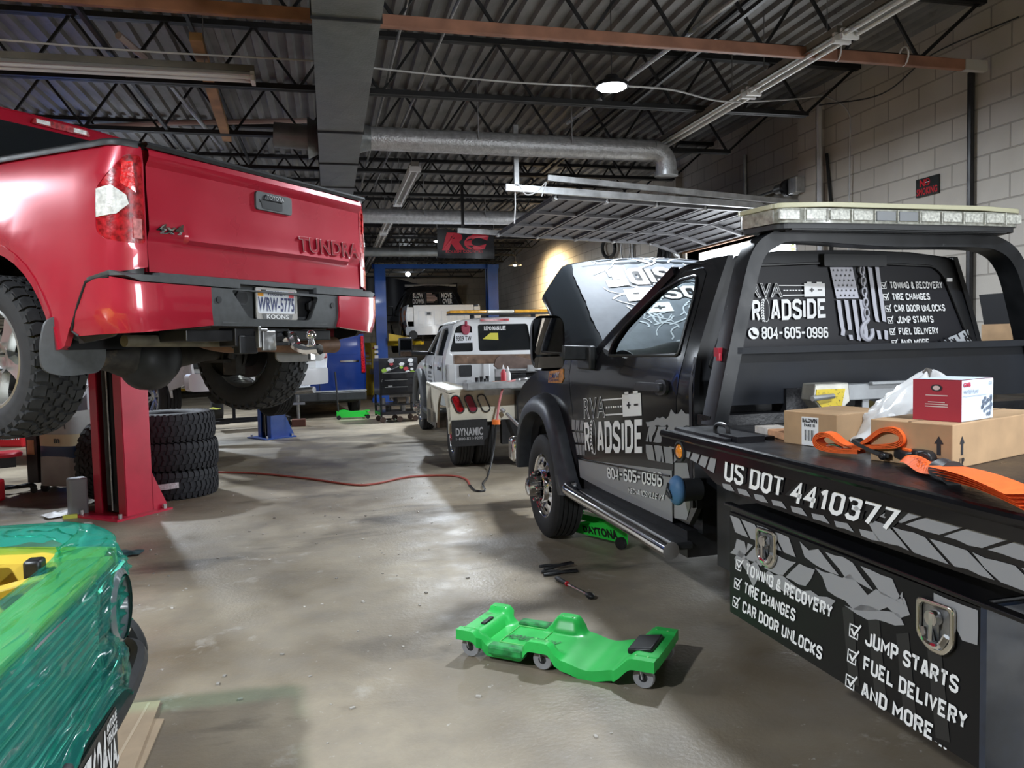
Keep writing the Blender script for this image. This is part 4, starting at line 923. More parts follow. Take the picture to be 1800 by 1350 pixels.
# ------------------------------------------------------------------ the red two-post lift under it
M_liftred = mat('lift_red_enamel', (.5, .014, .045), .35, coat=.3, noise=(4, .12))
def lift_post(par, x, y, H_, m, face, width=.34, gusset=True):
    """C-section column: open side towards face (+1 = +y, -1 = -y)"""
    b = MB(); w = width / 2; d = .28
    b.box(x - w, x + w, y - face * d / 2 - .006, y - face * d / 2 + .006, .02, H_)
    for s in (-1, 1):
        b.box(x + s * w - .006, x + s * w + .006, min(y - face * d / 2, y + face * d / 2), max(y - face * d / 2, y + face * d / 2), .02, H_)
        a0, a1 = sorted((x + s * w, x + s * (w - .1))); b.box(a0, a1, y + face * d / 2 - .006, y + face * d / 2 + .006, .02, H_)
    o = b.build('column', m, par, smooth=0)
    b = MB(); b.box(x - w * .5, x + w * .5, y - .09, y + .09, .03, H_ - .1); b.build('carriage_track', M_black, o, smooth=0)
    b = MB(); b.cone((x + .0, y + face * .12, .05), (x + .0, y + face * .12, H_ - .3), .009, seg=10); b.build('rod', M_steel, o); b = MB(); b.cone((x + .05, y + face * .1, .1), (x + .05, y + face * .1, H_ - .3), .03, seg=12); b.build('cylinder', M_blacksteel, o)
    b = MB(); b.box(x - w - .08, x + w + .1, y - .3, y + .3, 0, .02); b.build('base_plate', m, par, smooth=0)
    if gusset:
        for s in (-1, 1):
            b = MB(); xx = x + s * (w + .004); a0, a1 = (-face * (d / 2), -face * (d / 2 + .15))
            b.add([(xx + k, y + a0 + q * 0, 0.02 + z) for k in (-.006, .006) for q, z in ((0, 0), (0, .36))] + [(xx + k, y + a1, .02 + z) for k in (-.006, .006) for z in (0, .04)], [(0, 1, 5, 4), (2, 6, 7, 3), (0, 4, 6, 2), (1, 3, 7, 5), (4, 5, 7, 6)]); b.build('gusset', m, par, smooth=0)
        for dx in (-w - .04, w + .05):
            for dy in (-.24, .24):
                b = MB(); b.cone((x + dx, y + dy, .02), (x + dx, y + dy, .06), .018, seg=6); b.build('anchor_bolt', M_galv, par)
    return o
def lift_arm(par, p0, p1, z, m, pad=True):
    b = MB(); b.bar((p0[0], p0[1], z), (p1[0], p1[1], z), .13, .1); b.bar((p0[0], p0[1], z + .0), (p0[0] * .5 + p1[0] * .5, p0[1] * .5 + p1[1] * .5, z), .17, .14); o = b.build('arm', m, par, smooth=0, bevel=.006)
    b = MB(); b.cone((p1[0], p1[1], z + .03), (p1[0], p1[1], z + .17), .03, seg=10); b.cone((p1[0], p1[1], z + .17), (p1[0], p1[1], z + .2), .07, seg=14); b.build('arm_pad', M_blackplastic, o)
# the column stands at local (3.42, -1.53) of the truck; lift frame turned with the truck
FR = Frame((T_LOC[0], T_LOC[1], 0), T_YAW)
l1 = thing('two_post_lift', 'red two-post vehicle lift carrying the red pickup', 'vehicle lift', (T_LOC[0], T_LOC[1], 0), T_YAW)
lift_post(l1, 3.42, -1.56, 3.2, M_liftred, 1, .44)
lift_post(l1, 3.42, 1.62, 3.2, M_liftred, -1, .44)
for y, xs_ in ((-1.45, (2.1, 4.3)), (1.5, (2.1, 4.3))):
    for x in xs_: lift_arm(l1, (3.42, y), (x, math.copysign(.55, y)), 1.47, M_liftred)
# ================================================================== black rollback tow truck
M_blk = mat('black_paint', (.006, .006, .0075), .2, 0, coat=.35, spec=.3, noise=(2, .2))
M_bed = mat('black_deck_steel', (.011, .011, .013), .32, .0, spec=.35, noise=(7, .3), bump=(70, .15))
R_LOC, R_YAW = (2.589, 5.859, 0), R(91.2)
ram = thing('tow_truck', 'black flatbed tow truck with raised bonnet and white roadside lettering', 'tow truck', R_LOC, R_YAW)
RF = Frame(R_LOC, R_YAW)
yf = lambda z: float(np.interp(z, [0, .45, .6, .9, 1.1, 1.3, 1.45, 1.6, 1.75, 1.9, 1.96], [.855, .865, .885, .9, .895, .9, .872, .825, .77, .715, .69]))
sd = on_y(yf); sdr = on_y(yf, -1)
def rp(mb, name, m, parent=None, **k): return mb.build(name, m, parent or ram, **k)
XB = -2.35                                             # back of the cab
M_glassr = mat('cab_glass', (.75, .8, .8), .02, trans=1.0, ior=1.05)
# ---- cab sides, doors
fl_in = [(.50 * math.cos(t), .41 + .56 * math.sin(t)) for t in np.linspace(PI - .2, .35, 16)]
fender = [(-.47, 1.415), (-.476, 1.17), (-.57, .89), (-.6, .56), (-.53, .55)] + fl_in + [(.85, .62), (.98, .7), (1.0, 1.05), (.82, 1.16), (.6, 1.23), (.3, 1.31), (-.1, 1.39)]
door = [(-.478, 1.413), (-.484, 1.17), (-.578, .89), (-.608, .56), (-1.1, .548), (-2.07, .545), (-2.1, .6), (-2.14, .93), (-2.18, 1.24), (-2.215, 1.47), (-2.205, 1.68), (-2.18, 1.88), (-2.11, 1.915), (-1.95, 1.912), (-1.74, 1.885), (-1.58, 1.825), (-1.4, 1.74), (-1.21, 1.635), (-1.02, 1.53), (-.93, 1.465)]
win = fillet([(-1.21, 1.452), (-1.22, 1.52), (-1.34, 1.625), (-1.52, 1.725), (-1.69, 1.812), (-1.90, 1.858), (-2.08, 1.868), (-2.12, 1.79), (-2.135, 1.62), (-2.14, 1.47)], .03, 2)
corner = [(-2.108, .6), (-2.148, .93), (-2.188, 1.24), (-2.223, 1.47), (-2.213, 1.68), (-2.188, 1.885), (-2.11, 1.925), (-1.95, 1.922), (-1.73, 1.893), (-1.57, 1.832), (-1.39, 1.748), (-1.2, 1.643), (-.99, 1.525), (-.92, 1.47), (-.98, 1.48), (-1.03, 1.56), (-1.21, 1.668), (-1.4, 1.768), (-1.59, 1.852), (-1.75, 1.925), (-1.95, 1.955), (-2.2, 1.96), (XB, 1.955), (XB, 1.45), (XB - .02, 1.25), (XB - .02, .7), (-2.28, .6)]
for sg, f in ((1, sd), (-1, sdr)):
    b = MB(); b.sheet(fender, f, grid=.09, thick=.025); rp(b, 'front_fender', M_blk, smooth=35)
    b = MB(); b.sheet(door, f, [win], grid=.09, thick=.035); dr = rp(b, 'door', M_blk, smooth=35)
    b = MB(); b.sheet(corner, f, grid=.09, thick=.03, rim=1); rp(b, 'cab_corner', [M_blk, mat('dusty_black_paint', (.012, .013, .016), .5, noise=(4, .3))], smooth=35)
    b = MB(); b.sheet(win, f, grid=.15, thick=.004, off=-.018); rp(b, 'door_glass', M_glassr, dr, smooth=35)
    b = MB(); b.tube([f(p[0], p[1], .004) for p in fillet([(-1.195, 1.447), (-1.21, 1.525), (-1.33, 1.635), (-1.51, 1.735), (-1.685, 1.823), (-1.9, 1.87), (-2.09, 1.88), (-2.132, 1.79), (-2.147, 1.62), (-2.152, 1.46)], .03, 2)], .008, 6, closed=True); rp(b, 'window_seal', M_black, dr)
    b = MB(); b.sheet(fillet([(-1.73, 1.258), (-2.07, 1.268), (-2.065, 1.312), (-1.75, 1.305)], .02), f, grid=.08, thick=.03, off=.04); b.sheet(smooth_poly([(-1.95, 1.24), (-2.1, 1.25), (-2.1, 1.33), (-1.95, 1.33)], 2), f, grid=.05, thick=.02, off=.02); rp(b, 'door_handle', mat('satin_black', (.03, .03, .033), .35), dr, bevel=.006)
    b = MB(); b.tube([f(-.6 - 1.5 * t, .7 + .12 * t, .004) for t in np.linspace(0, 1, 14)], .006, 6); rp(b, 'door_moulding', M_blk, dr)
    # tow mirror
    b = MB(); Y = .98 * sg
    def mr(u, v):
        t = 2 * PI * u; c, s_ = math.cos(t), math.sin(t); e = .5
        cx, cz = math.copysign(abs(c) ** e, c), math.copysign(abs(s_) ** e, s_)
        k = [1, 1.0, .96, .75, .3][int(round(v * 4))]; xx = [-.0, .0, .06, .11, .14][int(round(v * 4))]
        return (-.92 + xx, sg * (1.19 + .115 * cx * k + .01 * xx), 1.535 + .185 * cz * k)
    b.grid(mr, 28, 4, cu=True); mi = rp(b, 'tow_mirror', M_blackplastic, smooth=50)
    b = MB(); b.bar((-.88, sg * .9, 1.46), (-.9, sg * 1.1, 1.47), .09, .1, upv=(0, 0, 1)); b.bar((-.86, sg * .88, 1.43), (-.86, sg * .93, 1.43), .25, .16); rp(b, 'mirror_arm', M_blackplastic, mi, bevel=.012)
    P = lambda a, z, o: (-.918 - o, sg * a, z)
    b = MB(); b.sheet(fillet([(1.09, 1.46), (1.29, 1.46), (1.29, 1.70), (1.09, 1.70)], .03), P, grid=0, thick=.003, off=.004); b.sheet(fillet([(1.09, 1.37), (1.29, 1.37), (1.29, 1.445), (1.09, 1.445)], .02), P, grid=0, thick=.003, off=.004); rp(b, 'mirror_glass', mat('mirror', (.55, .55, .57), .02, 1), mi, smooth=0)
    # wide matt fender flare
    def flare(u, v, sg=sg):
        pts = [(.86, .50), (.80, .78), (.56, 1.02), (.2, 1.13), (-.12, 1.1), (-.34, .93), (-.5, .7), (-.66, .52), (-.82, .47)]
        inn = [(.66, .45), (.6, .72), (.42, .9), (.16, .975), (-.08, .95), (-.25, .82), (-.36, .66), (-.42, .5), (-.46, .42)]
        k = u * (len(pts) - 1); i = min(int(k), len(pts) - 2); t = k - i; t = t
        def cr(L):
            p = [L[max(0, i - 1)], L[i], L[i + 1], L[min(len(L) - 1, i + 2)]]
            return [.5 * (2 * p[1][q] + (p[2][q] - p[0][q]) * t + (2 * p[0][q] - 5 * p[1][q] + 4 * p[2][q] - p[3][q]) * t * t + (3 * p[1][q] - p[0][q] - 3 * p[2][q] + p[3][q]) * t ** 3) for q in (0, 1)]
        o, n = cr(pts), cr(inn); q = int(round(v * 6))
        w = [0, .12, .3, .6, .95, 1.0, .97][q]; dy = [.0, .055, .085, .105, .11, .095, -.12][q]
        x = o[0] * (1 - w) + n[0] * w; z = o[1] * (1 - w) + n[1] * w
        return (x, sg * (yf(z) * .0 + .895 + dy), z)
    b = MB(); b.grid(flare, 40, 6); rp(b, 'fender_flare', mat('flare_plastic', (.03, .034, .042), .38, noise=(20, .15)), smooth=60)
    b = MB(); b.lathe([(.56, sg * .86), (.56, sg * .5), (.2, sg * .48)], (0, 0, .41), 'y', 26, a0=-5, a1=190); rp(b, 'wheel_house', M_black)
# ---- roof, rear wall, glass, spoiler
def roof(u, v):
    x = -1.72 + (XB + 1.72) * u; s = 2 * v - 1; e = .70 * s
    z = 1.945 + .04 * (1 - s * s) + .02 * math.sin(PI * min(1, u + .2)) - .05 * max(0, abs(s) - .9) / .1 * .3
    return (x, e, z)
b = MB(); b.grid(roof, 10, 14); rp(b, 'roof', M_blk, smooth=60)
rear = on_x(lambda z: XB + max(0, z - 1.45) * .04)
b = MB(); ro = [(.9, .7), (.9, 1.3), (.872, 1.45), (.77, 1.75), (.72, 1.88), (.64, 1.955), (.4, 1.98), (0, 1.988), (-.4, 1.98), (-.64, 1.955), (-.72, 1.88), (-.77, 1.75), (-.872, 1.45), (-.9, 1.3), (-.9, .7)]
rg = fillet([(.81, 1.4), (.6, 1.86), (.55, 1.905), (.0, 1.925), (-.55, 1.905), (-.61, 1.86), (-.82, 1.4)], .03, 3)
b.sheet(ro, rear, [rg], grid=.12, thick=.03); rp(b, 'rear_wall', mat('dusty_black_paint', (.012, .013, .016), .5, noise=(4, .3)), smooth=35)
M_film = mat('window_film', (.017, .017, .021), .42, spec=.25)
b = MB(); b.sheet(rg, rear, grid=.2, thick=.008, off=-.006); rw = rp(b, 'rear_window', M_film, smooth=35)
b = MB(); b.tube([rear(p[0], p[1], .002) for p in rg], .007, 6, closed=True); rp(b, 'window_seal', M_black, rw)
b = MB(); b.sheet(fillet([(.15, 1.9), (-.23, 1.9), (-.23, 1.962), (.15, 1.965)], .01), rear, grid=0, thick=.03, off=.03); rp(b, 'brake_light_pod', M_blackplastic, bevel=.006)
b = MB(); b.box(XB - .015, XB - .008, -.645, -.61, 1.82, 1.84); rp(b, 'window_tab', M_white, smooth=0)
def fnR(a, z, o): return rear(a, z, .004 + o)
def checkbox(b, f, o, u, v, s=1):
    """tick box: o corner (top left), u right, v down as vectors in the sheet plane"""
    o, u, v = Vector(o), Vector(u), Vector(v)
    def q(x, y): p = o + u * x + v * y; return (p.x, p.y)
    def poly(L, off=.003): b.add([f(*q(*p), off) for p in L], [tuple(range(len(L)))])
    t = .1
    poly([(0, .1), (.8, .1), (.8, .2), (0, .2)]); poly([(0, .1), (.1, .1), (.1, 1), (0, 1)]); poly([(0, .9), (.85, .9), (.85, 1), (0, 1)]); poly([(.75, .55), (.85, .55), (.85, 1), (.75, 1)])
    poly([(.12, .45), (.28, .36), (.46, .62), (.98, -.12), (1.1, -.06), (.48, .9)])
def lines(b, f, L, o, d, down, h, wper, bold=.038, shear=0.0, off=.003):
    """a list of ticked services: o = top-left of the first box"""
    for i, (t, w) in enumerate(L):
        p = Vector(o) + Vector(down) * i; u = Vector(d); n = Vector(down).normalized()
        checkbox(b, f, p, u * h, n * h)
        a = p + u * h * 1.5; c = a + u * w
        b.block(t, (a, c, c + n * h, a + n * h), f, off, .8)
SERV = [('TOWING & RECOVERY', .335), ('TIRE CHANGES', .24), ('CAR DOOR UNLOCKS', .325), ('JUMP STARTS', .235), ('FUEL DELIVERY', .255), ('AND MORE...', .215)]
b = MB(); lines(b, fnR, SERV, (-.205, 1.822), (-1, 0), (-.012, -.0612), .038, 1); rp(b, 'service_list', M_white, rw, smooth=0)
def tyre_mark(b, f, c, rx, rz, n=9):
    """the tyre that stands for the letter O: tread chevrons and a thin ring"""
    c = Vector(c)
    for i in range(n):
        t0 = -1 + 2 * (i + .1) / n; t1 = -1 + 2 * (i + .75) / n
        for s in (0, 1):
            w = lambda t: math.sqrt(max(.05, 1 - t * t))
            x0, x1 = (.0, .45) if s == 0 else (.55, 1.0)
            def P(x, t): return f(c.x + (rx[0]) * (-.9 + .55 * x) * (.55 + .45 * w(t)), c.y + rz * t, .003)
            sl = .1 if s == 0 else -.1
            b.add([P(x0, t0 - sl * .5), P(x1, t0 + sl * .5), P(x1, t1 + sl * .5), P(x0, t1 - sl * .5)], [(0, 1, 2, 3)])
    ring = [(.05 + .55 * math.cos(t), math.sin(t)) for t in np.linspace(-PI / 2, PI / 2 * 3, 28)]
    for i in range(len(ring) - 1):
        a, d = ring[i], ring[i + 1]; k = .9
        b.add([f(c.x + rx[0] * a[0], c.y + rz * a[1], .0028), f(c.x + rx[0] * d[0], c.y + rz * d[1], .0028), f(c.x + rx[0] * (.05 + (d[0] - .05) * k), c.y + rz * d[1] * .96, .0028), f(c.x + rx[0] * (.05 + (a[0] - .05) * k), c.y + rz * a[1] * .96, .0028)], [(0, 1, 2, 3)])
def logo(b, f, tl, tr, bl, br, mi_w=0, mi_k=1):
    """RVA with jumper leads to a battery, ROADSIDE with a tyre for its O"""
    tl, tr, bl, br = map(Vector, (tl, tr, bl, br))
    def q(x, y): p = (tl * (1 - x) + tr * x) * (1 - y) + (bl * (1 - x) + br * x) * y; return (p.x, p.y)
    def rect(x0, y0, x1, y1, off=.003, mi=0): b.add([f(*q(x0, y0), off), f(*q(x1, y0), off), f(*q(x1, y1), off), f(*q(x0, y1), off)], [(0, 1, 2, 3)], mi)
    Q = (q(.0, .03), q(.4, .03), q(.4, .38), q(.0, .38))
    b.text('RVA', Q, f, .003, .02, mi_w); b.text('RVA', Q, f, .005, -.012, mi_k)
    for y, dash in ((.07, 0), (.2, 1), (.33, 0)):
        if dash:
            for k in range(7): rect(.42 + .04 * k, y, .445 + .04 * k, y + .03)
        else: rect(.36 if y < .2 else .41, y, .71, y + .025)
    rect(.7, .02, .98, .39); rect(.74, -.02, .8, .03); rect(.87, -.02, .94, .03)
    rect(.77, .19, .83, .22, .005, mi_k); rect(.79, .15, .81, .26, .005, mi_k); rect(.88, .19, .94, .22, .005, mi_k)
    b.block('R', (q(0, .45), q(.108, .45), q(.108, 1), q(0, 1)), f, .003, .75, mi_w)
    b.block('ADSIDE', (q(.245, .45), q(1, .45), q(1, 1), q(.245, 1)), f, .003, .75, mi_w)
    c = q(.183, .72); sx = (q(1, .7)[0] - q(0, .7)[0]); tyre_mark(b, f, c, (.075 * sx, 0), abs(q(.18, 1.03)[1] - q(.18, .42)[1]) / 2)
b = MB(); logo(b, fnR, (.56, 1.822), (.125, 1.818), (.56, 1.622), (.125, 1.638)); rp(b, 'roadside_logo', [M_white, M_black], rw, smooth=0)
b = MB(); b.block('804-605-0996', ((.508, 1.598), (.12, 1.59), (.12, 1.532), (.508, 1.535)), fnR, .003, .72)
for i in range(20):
    t0, t1 = 2 * PI * i / 20, 2 * PI * (i + 1) / 20; b.add([fnR(.555, 1.565, .003), fnR(.555 + .03 * math.cos(t0), 1.565 + .03 * math.sin(t0), .003), fnR(.555 + .03 * math.cos(t1), 1.565 + .03 * math.sin(t1), .003)], [(0, 1, 2)])
rp(b, 'phone_number', M_white, rw, smooth=0)
b = MB(); b.tube([fnR(.57, 1.58, .005), fnR(.562, 1.56, .006), fnR(.54, 1.552, .005)], .005, 6); rp(b, 'handset_symbol', M_black, rw)
# distressed flag with chain and hook
b = MB(); M_flag = mat('flag_grey', (.5, .5, .56), .5)
fl = lambda x, y: (.1 - .136 * x - .035 * y, 1.898 - .162 * y)
b.add([fnR(*fl(*p), .003) for p in ((0, 0), (1, 0), (1, 1), (0, 1))], [(0, 1, 2, 3)])
rs = random.Random(5)
for k in range(7):
    if k == 4: continue
    a0 = .065 - .046 * k; y0 = 1.73 if k < 4 else 1.9; x0 = a0 - (0 if k < 4 else -.035)
    w = .024; L_ = 8; pts0 = []; pts1 = []
    for i in range(L_ + 1):
        t = i / L_; z = y0 + (1.52 - y0) * t; j = rs.uniform(-.004, .004) if t > .7 else 0
        sx = -.05 * (y0 - z) / .38 * 1.0 - .0
        pts0.append((x0 + sx + j, z)); pts1.append((x0 + sx - w * (1 - .3 * max(0, t - .7)) + j, z - rs.uniform(0, .008)))
    for i in range(L_):
        if i > 5 and rs.random() < .25: continue
        b.add([fnR(*pts0[i], .003), fnR(*pts1[i], .003), fnR(*pts1[i + 1], .003), fnR(*pts0[i + 1], .003)], [(0, 1, 2, 3)])
rp(b, 'flag_decal', M_flag, rw, smooth=0)
b = MB()
for i in range(6):
    for j in range(5 if i % 2 == 0 else 4):
        x, y = (j + .6 + (.5 if i % 2 else 0)) / 5.2, (i + .6) / 6.2; c = fl(x, y); S = []
        for k in range(10):
            r = .0075 if k % 2 == 0 else .0035; t = PI / 2 + PI * k / 5; S.append(fnR(c[0] + r * math.cos(t), c[1] + r * math.sin(t), .005))
        b.add(S, [tuple(range(10))])
rp(b, 'flag_stars', M_black, rw, smooth=0)
b = MB(); z = 1.9; k = 0
cxs = lambda z: -.092 - .03 * (1.9 - z) / .3
while z > 1.65:
    if k % 2 == 0: b.tube([fnR(cxs(z) + .013 * math.cos(t), z - .018 + .024 * math.sin(t), .006) for t in np.linspace(0, 2 * PI, 14, endpoint=False)], .0045, 6, closed=True)
    else: b.bar(fnR(cxs(z), z + .004, .008), fnR(cxs(z), z - .03, .008), .008, .008)
    z -= .028; k += 1
hook = [fnR(*p, .006) for p in ((-.112, 1.645), (-.118, 1.62), (-.095, 1.60), (-.08, 1.575), (-.08, 1.545), (-.1, 1.522), (-.128, 1.522), (-.145, 1.545), (-.142, 1.575))]
b.tube(spline(hook, 5), [.011] * 20 + [.013] * 12 + [.008] * 9 if False else .0115, 6); rp(b, 'hook_decal', M_flag, rw)
def ragged(b, f, P, off=.002, jag=.012, n=4, rs_=None, mi=0):
    """a torn-edged patch of wrap film"""
    rs_ = rs_ or rs; out = []
    for i in range(len(P)):
        a, c = P[i], P[(i + 1) % len(P)]; L_ = math.hypot(c[0] - a[0], c[1] - a[1]); m = max(1, int(L_ / .035)) if jag else 1
        nx, ny = -(c[1] - a[1]) / (L_ + 1e-9), (c[0] - a[0]) / (L_ + 1e-9)
        for k in range(m):
            t = k / m; j = rs_.uniform(-jag, jag) * (1.8 if rs_.random() < .15 else .5) if 0 < k else 0
            out.append((a[0] + (c[0] - a[0]) * t + nx * j, a[1] + (c[1] - a[1]) * t + ny * j))
    b.sheet(out, f, grid=.12, thick=0, off=off, mi=mi)
def treads(b, f, quad, nx, ny, slant=.3, gap=.13, jag=.004, off=.002, drop=.0, notch=.35, seed=1):
    """rows of slanted tyre-tread blocks"""
    rs_ = random.Random(seed); tl, tr, br, bl = [Vector(q) for q in quad]
    def q(x, y): p = (tl * (1 - x) + tr * x) * (1 - y) + (bl * (1 - x) + br * x) * y; return (p.x, p.y)
    for j in range(ny):
        s = slant if j % 2 == 0 else -slant * .6; oy = .09 / ny
        for i in range(nx):
            if rs_.random() < drop: continue
            x0, x1 = (i + gap / 2) / nx, (i + 1 - gap / 2) / nx; y0, y1 = j / ny + oy, (j + 1) / ny - oy; d = s / nx
            P = [(x0 + d, y0), (x1 + d, y0), (x1 - d, y1), (x0 - d, y1)]
            if rs_.random() < notch:
                k = rs_.choice((0, 2)); xm = (P[k][0] * .5 + P[k + 1][0] * .5); P.insert(k + 1, (xm, P[k][1])); P.insert(k + 2, (xm + .08 / nx, (y0 + y1) / 2 + rs_.uniform(-.1, .1) / ny)); P.insert(k + 3, (xm + .16 / nx, P[k][1]))
            P = [(min(1, max(0, x)), y) for x, y in P]
            ragged(b, f, [q(*p) for p in P], off, jag, rs_=rs_)
b = MB(); ragged(b, fnR, [(-.52, 1.482), (-.8, 1.482), (-.765, 1.56)], .002, .01); rp(b, 'tyre_track_decal', mat('pale_grey_film', (.5, .52, .55), .5), rw, smooth=0)
b = MB()
for i in range(26): a = rs.uniform(-.78, -.55); z = 1.483 + rs.random() * max(.005, (-a - .52) * .27); b.obox(fnR(a, z, .0045), (.002, .03, .006), rot('x', rs.uniform(20, 60)))
rp(b, 'tread_gaps', M_film, rw, smooth=0)
# ---- graphics on the door side
b = MB()
b.sheet([(-.62, .70), (-2.13, .855), (-2.13, .94), (-2.09, .57), (-1.1, .56), (-.63, .57)][0:2] + [(-2.125, .86), (-2.09, .57), (-1.1, .56), (-.63, .57)], sd, grid=.1, thick=0, off=.0025)
b.sheet([(-2.16, .9), (-2.3, .92), (-2.34, .75), (-2.26, .62), (-2.12, .6)], sd, grid=.1, thick=0, off=.0025)
treads(b, sd, ((-.49, .98), (-.78, 1.0), (-.78, .74), (-.6, .72)), 3, 3, .15, .18, .006, seed=3)
treads(b, sd, ((-1.8, 1.06), (-2.16, 1.1), (-2.14, .88), (-1.8, .86)), 3, 2, .25, .18, .006, seed=4)
ragged(b, sd, [(-1.8, 1.08), (-2.2, 1.16), (-2.32, 1.17), (-2.32, 1.11), (-1.82, 1.055)], .0025, .022)
ragged(b, sd, [(-2.17, 1.08), (-2.32, 1.1), (-2.32, .96), (-2.15, .9)], .0025, .012)
rp(b, 'wrap_graphic', M_grey, smooth=0)
b = MB(); logo(b, sd, (-.775, 1.155), (-1.76, 1.25), (-.785, .765), (-1.77, .9)); rp(b, 'roadside_logo', [M_white, M_black], smooth=0)
b = MB(); b.block('804-605-0996', ((-1.185, .728), (-2.012, .825), (-1.995, .742), (-1.193, .655)), sd, .004, .7, halo=1.7, halo_mi=1); b.block('MECHANICSVILLE VA', ((-1.524, .656), (-2.024, .705), (-2.006, .668), (-1.519, .622)), sd, .004, .65, halo=1.4, halo_mi=1, shear=.01); rp(b, 'phone_number', [M_white, M_black], smooth=0)
b = MB(); b.text('CUMMINS', ((-.02, 1.29), (-.27, 1.315), (-.25, 1.27), (-.0, 1.25)), sd, .008, .02); b.text('TURBO DIESEL', ((-.0, 1.245), (-.25, 1.262), (-.24, 1.245), (.01, 1.228)), sd, .008, .02); o = rp(b, 'emblem_lettering', M_chrome, smooth=0)
b = MB(); b.sheet([(.0, 1.31), (-.33, 1.34), (-.36, 1.27), (-.3, 1.23), (.03, 1.22)], sd, grid=0, thick=.006, off=.006); rp(b, 'emblem', mat('emblem_orange', (.55, .22, .03), .4, noise=(30, .5)), smooth=0)
# fuel filler with its blue cover
b = MB(); b.cone(sd(-2.37, .80, -.02), sd(-2.37, .80, .11), .055, .06, 16); fc = rp(b, 'fuel_filler', M_blackplastic)
b = MB(); b.ball(sd(-2.37, .80, .1), (.065, .04, .075), 16); rp(b, 'blue_cover', mat('blue_glove_rubber', (.07, .17, .33), .55, bump=(30, .3)), fc)
b = MB(); b.tube(spline([sd(-2.37, .84, .145), sd(-2.36, .79, .15), sd(-2.39, .77, .145), sd(-2.37, .81, .15), sd(-2.35, .78, .15)], 5), .006, 6); rp(b, 'tie_cord', M_blackplastic, fc)
# ---- running board
b = MB(); b.tube(spline([(-.62, .93, .5), (-.68, .99, .495), (-1.2, .995, .49), (-1.9, .995, .485), (-2.3, .995, .48)], 6), .045, 16); rbd = rp(b, 'running_board', M_chrome)
b = MB(); b.box(-2.28, -.75, .86, .97, .47, .51); rp(b, 'step_pad', M_blackplastic, rbd, smooth=0, bevel=.01)
b = MB(); b.box(-2.25, -.7, .6, .88, .42, .56); rp(b, 'rocker', M_blacksteel, smooth=0)
# ---- front end, bonnet opened
b = MB(); b.box(.86, 1.0, -.86, .86, .62, 1.12); rp(b, 'grille', M_blackplastic, bevel=.04)
b = MB(); b.box(.92, 1.1, -.98, .98, .45, .68); rp(b, 'front_bumper', M_chrome, bevel=.04)
b = MB(); b.box(-.45, .84, -.55, .55, .6, 1.05); b.cone((.1, -.2, 1.05), (.1, -.2, 1.16), .14, seg=18); b.box(-.3, .3, .2, .5, 1.0, 1.15); b.tube(spline([(.7, .3, 1.0), (.4, .5, 1.12), (-.1, .45, 1.1), (-.3, .3, 1.1)], 6), .04, 10); rp(b, 'engine', M_under, bevel=.01)
HX, HZ = -.78, 1.40
HA = R(43)
def hood(a, s, o):
    """a across, s from the hinge along the bonnet (0..1.2); the flanks beyond .74 slope down"""
    x = HX + s * math.cos(HA); z = HZ + s * math.sin(HA); nx, nz = -math.sin(HA), math.cos(HA)
    q = abs(a); crown = .07 * (1 - min(1, q / .74) ** 2) - max(0, q - .74) * .9 + .05 * math.sin(PI * min(1, max(0, s / 1.2)))
    if s > 1.0: crown -= ((s - 1.0) / .2) ** 2 * .08
    return (x + nx * (crown + o), a, z + nz * (crown + o))
b = MB(); b.sheet([(-.78, .0), (.78, .0), (.93, .25), (.95, .9), (.76, 1.12), (.45, 1.2), (-.45, 1.2), (-.76, 1.12), (-.95, .9), (-.93, .25)], hood, grid=.05, thick=.03); hd = rp(b, 'bonnet', mat('satin_bonnet_black', (.014, .017, .02), .3, coat=.4), smooth=50)
b = MB(); b.bar((HX + .15, .7, HZ), (HX + .25, .72, HZ + .2), .03, .03); b.bar((HX + .15, -.7, HZ), (HX + .25, -.72, HZ + .2), .03, .03); rp(b, 'bonnet_hinge', M_blacksteel, hd)
M_hoodfilm = mat('silver_wrap_film', (.115, .125, .14), .6, .0, spec=.15, noise=(6, .25))
b = MB(); ragged(b, hood, [(.70, .1), (.735, .4), (.735, .9), (.70, 1.08), (.42, 1.17), (-.42, 1.17), (-.70, 1.1), (-.74, .9), (-.74, .05), (.4, .04)], .003, .008); rp(b, 'bonnet_wrap', M_hoodfilm, hd, smooth=50)
b = MB(); rs2 = random.Random(11)
for i in range(80):
    a, s = rs2.uniform(-.66, .5), rs2.uniform(.08, 1.12); d = rs2.choice((-1, 1)) * rs2.uniform(.4, 1.2); L_ = rs2.uniform(.12, .3); w = rs2.uniform(.004, .009)
    pts = [(a + L_ * (t - .5) * math.cos(d) + .03 * math.sin(t * 5 + i), s + L_ * (t - .5) * math.sin(d)) for t in np.linspace(0, 1, 6)]
    for j in range(5):
        (a0, s0), (a1, s1) = pts[j], pts[j + 1]
        if max(s0, s1) > 1.15 or min(s0, s1) < .02 or max(abs(a0), abs(a1)) > .72: continue
        nx, ny = -(s1 - s0), (a1 - a0); l = math.hypot(nx, ny); nx, ny = nx / l * w, ny / l * w
        b.add([hood(a0 + nx, s0 + ny, .0055), hood(a1 + nx, s1 + ny, .0055), hood(a1 - nx, s1 - ny, .0055), hood(a0 - nx, s0 - ny, .0055)], [(0, 1, 2, 3)])
rp(b, 'bonnet_track_lines', mat('pale_line_film', (.4, .42, .44), .6, spec=.2), hd, smooth=0)
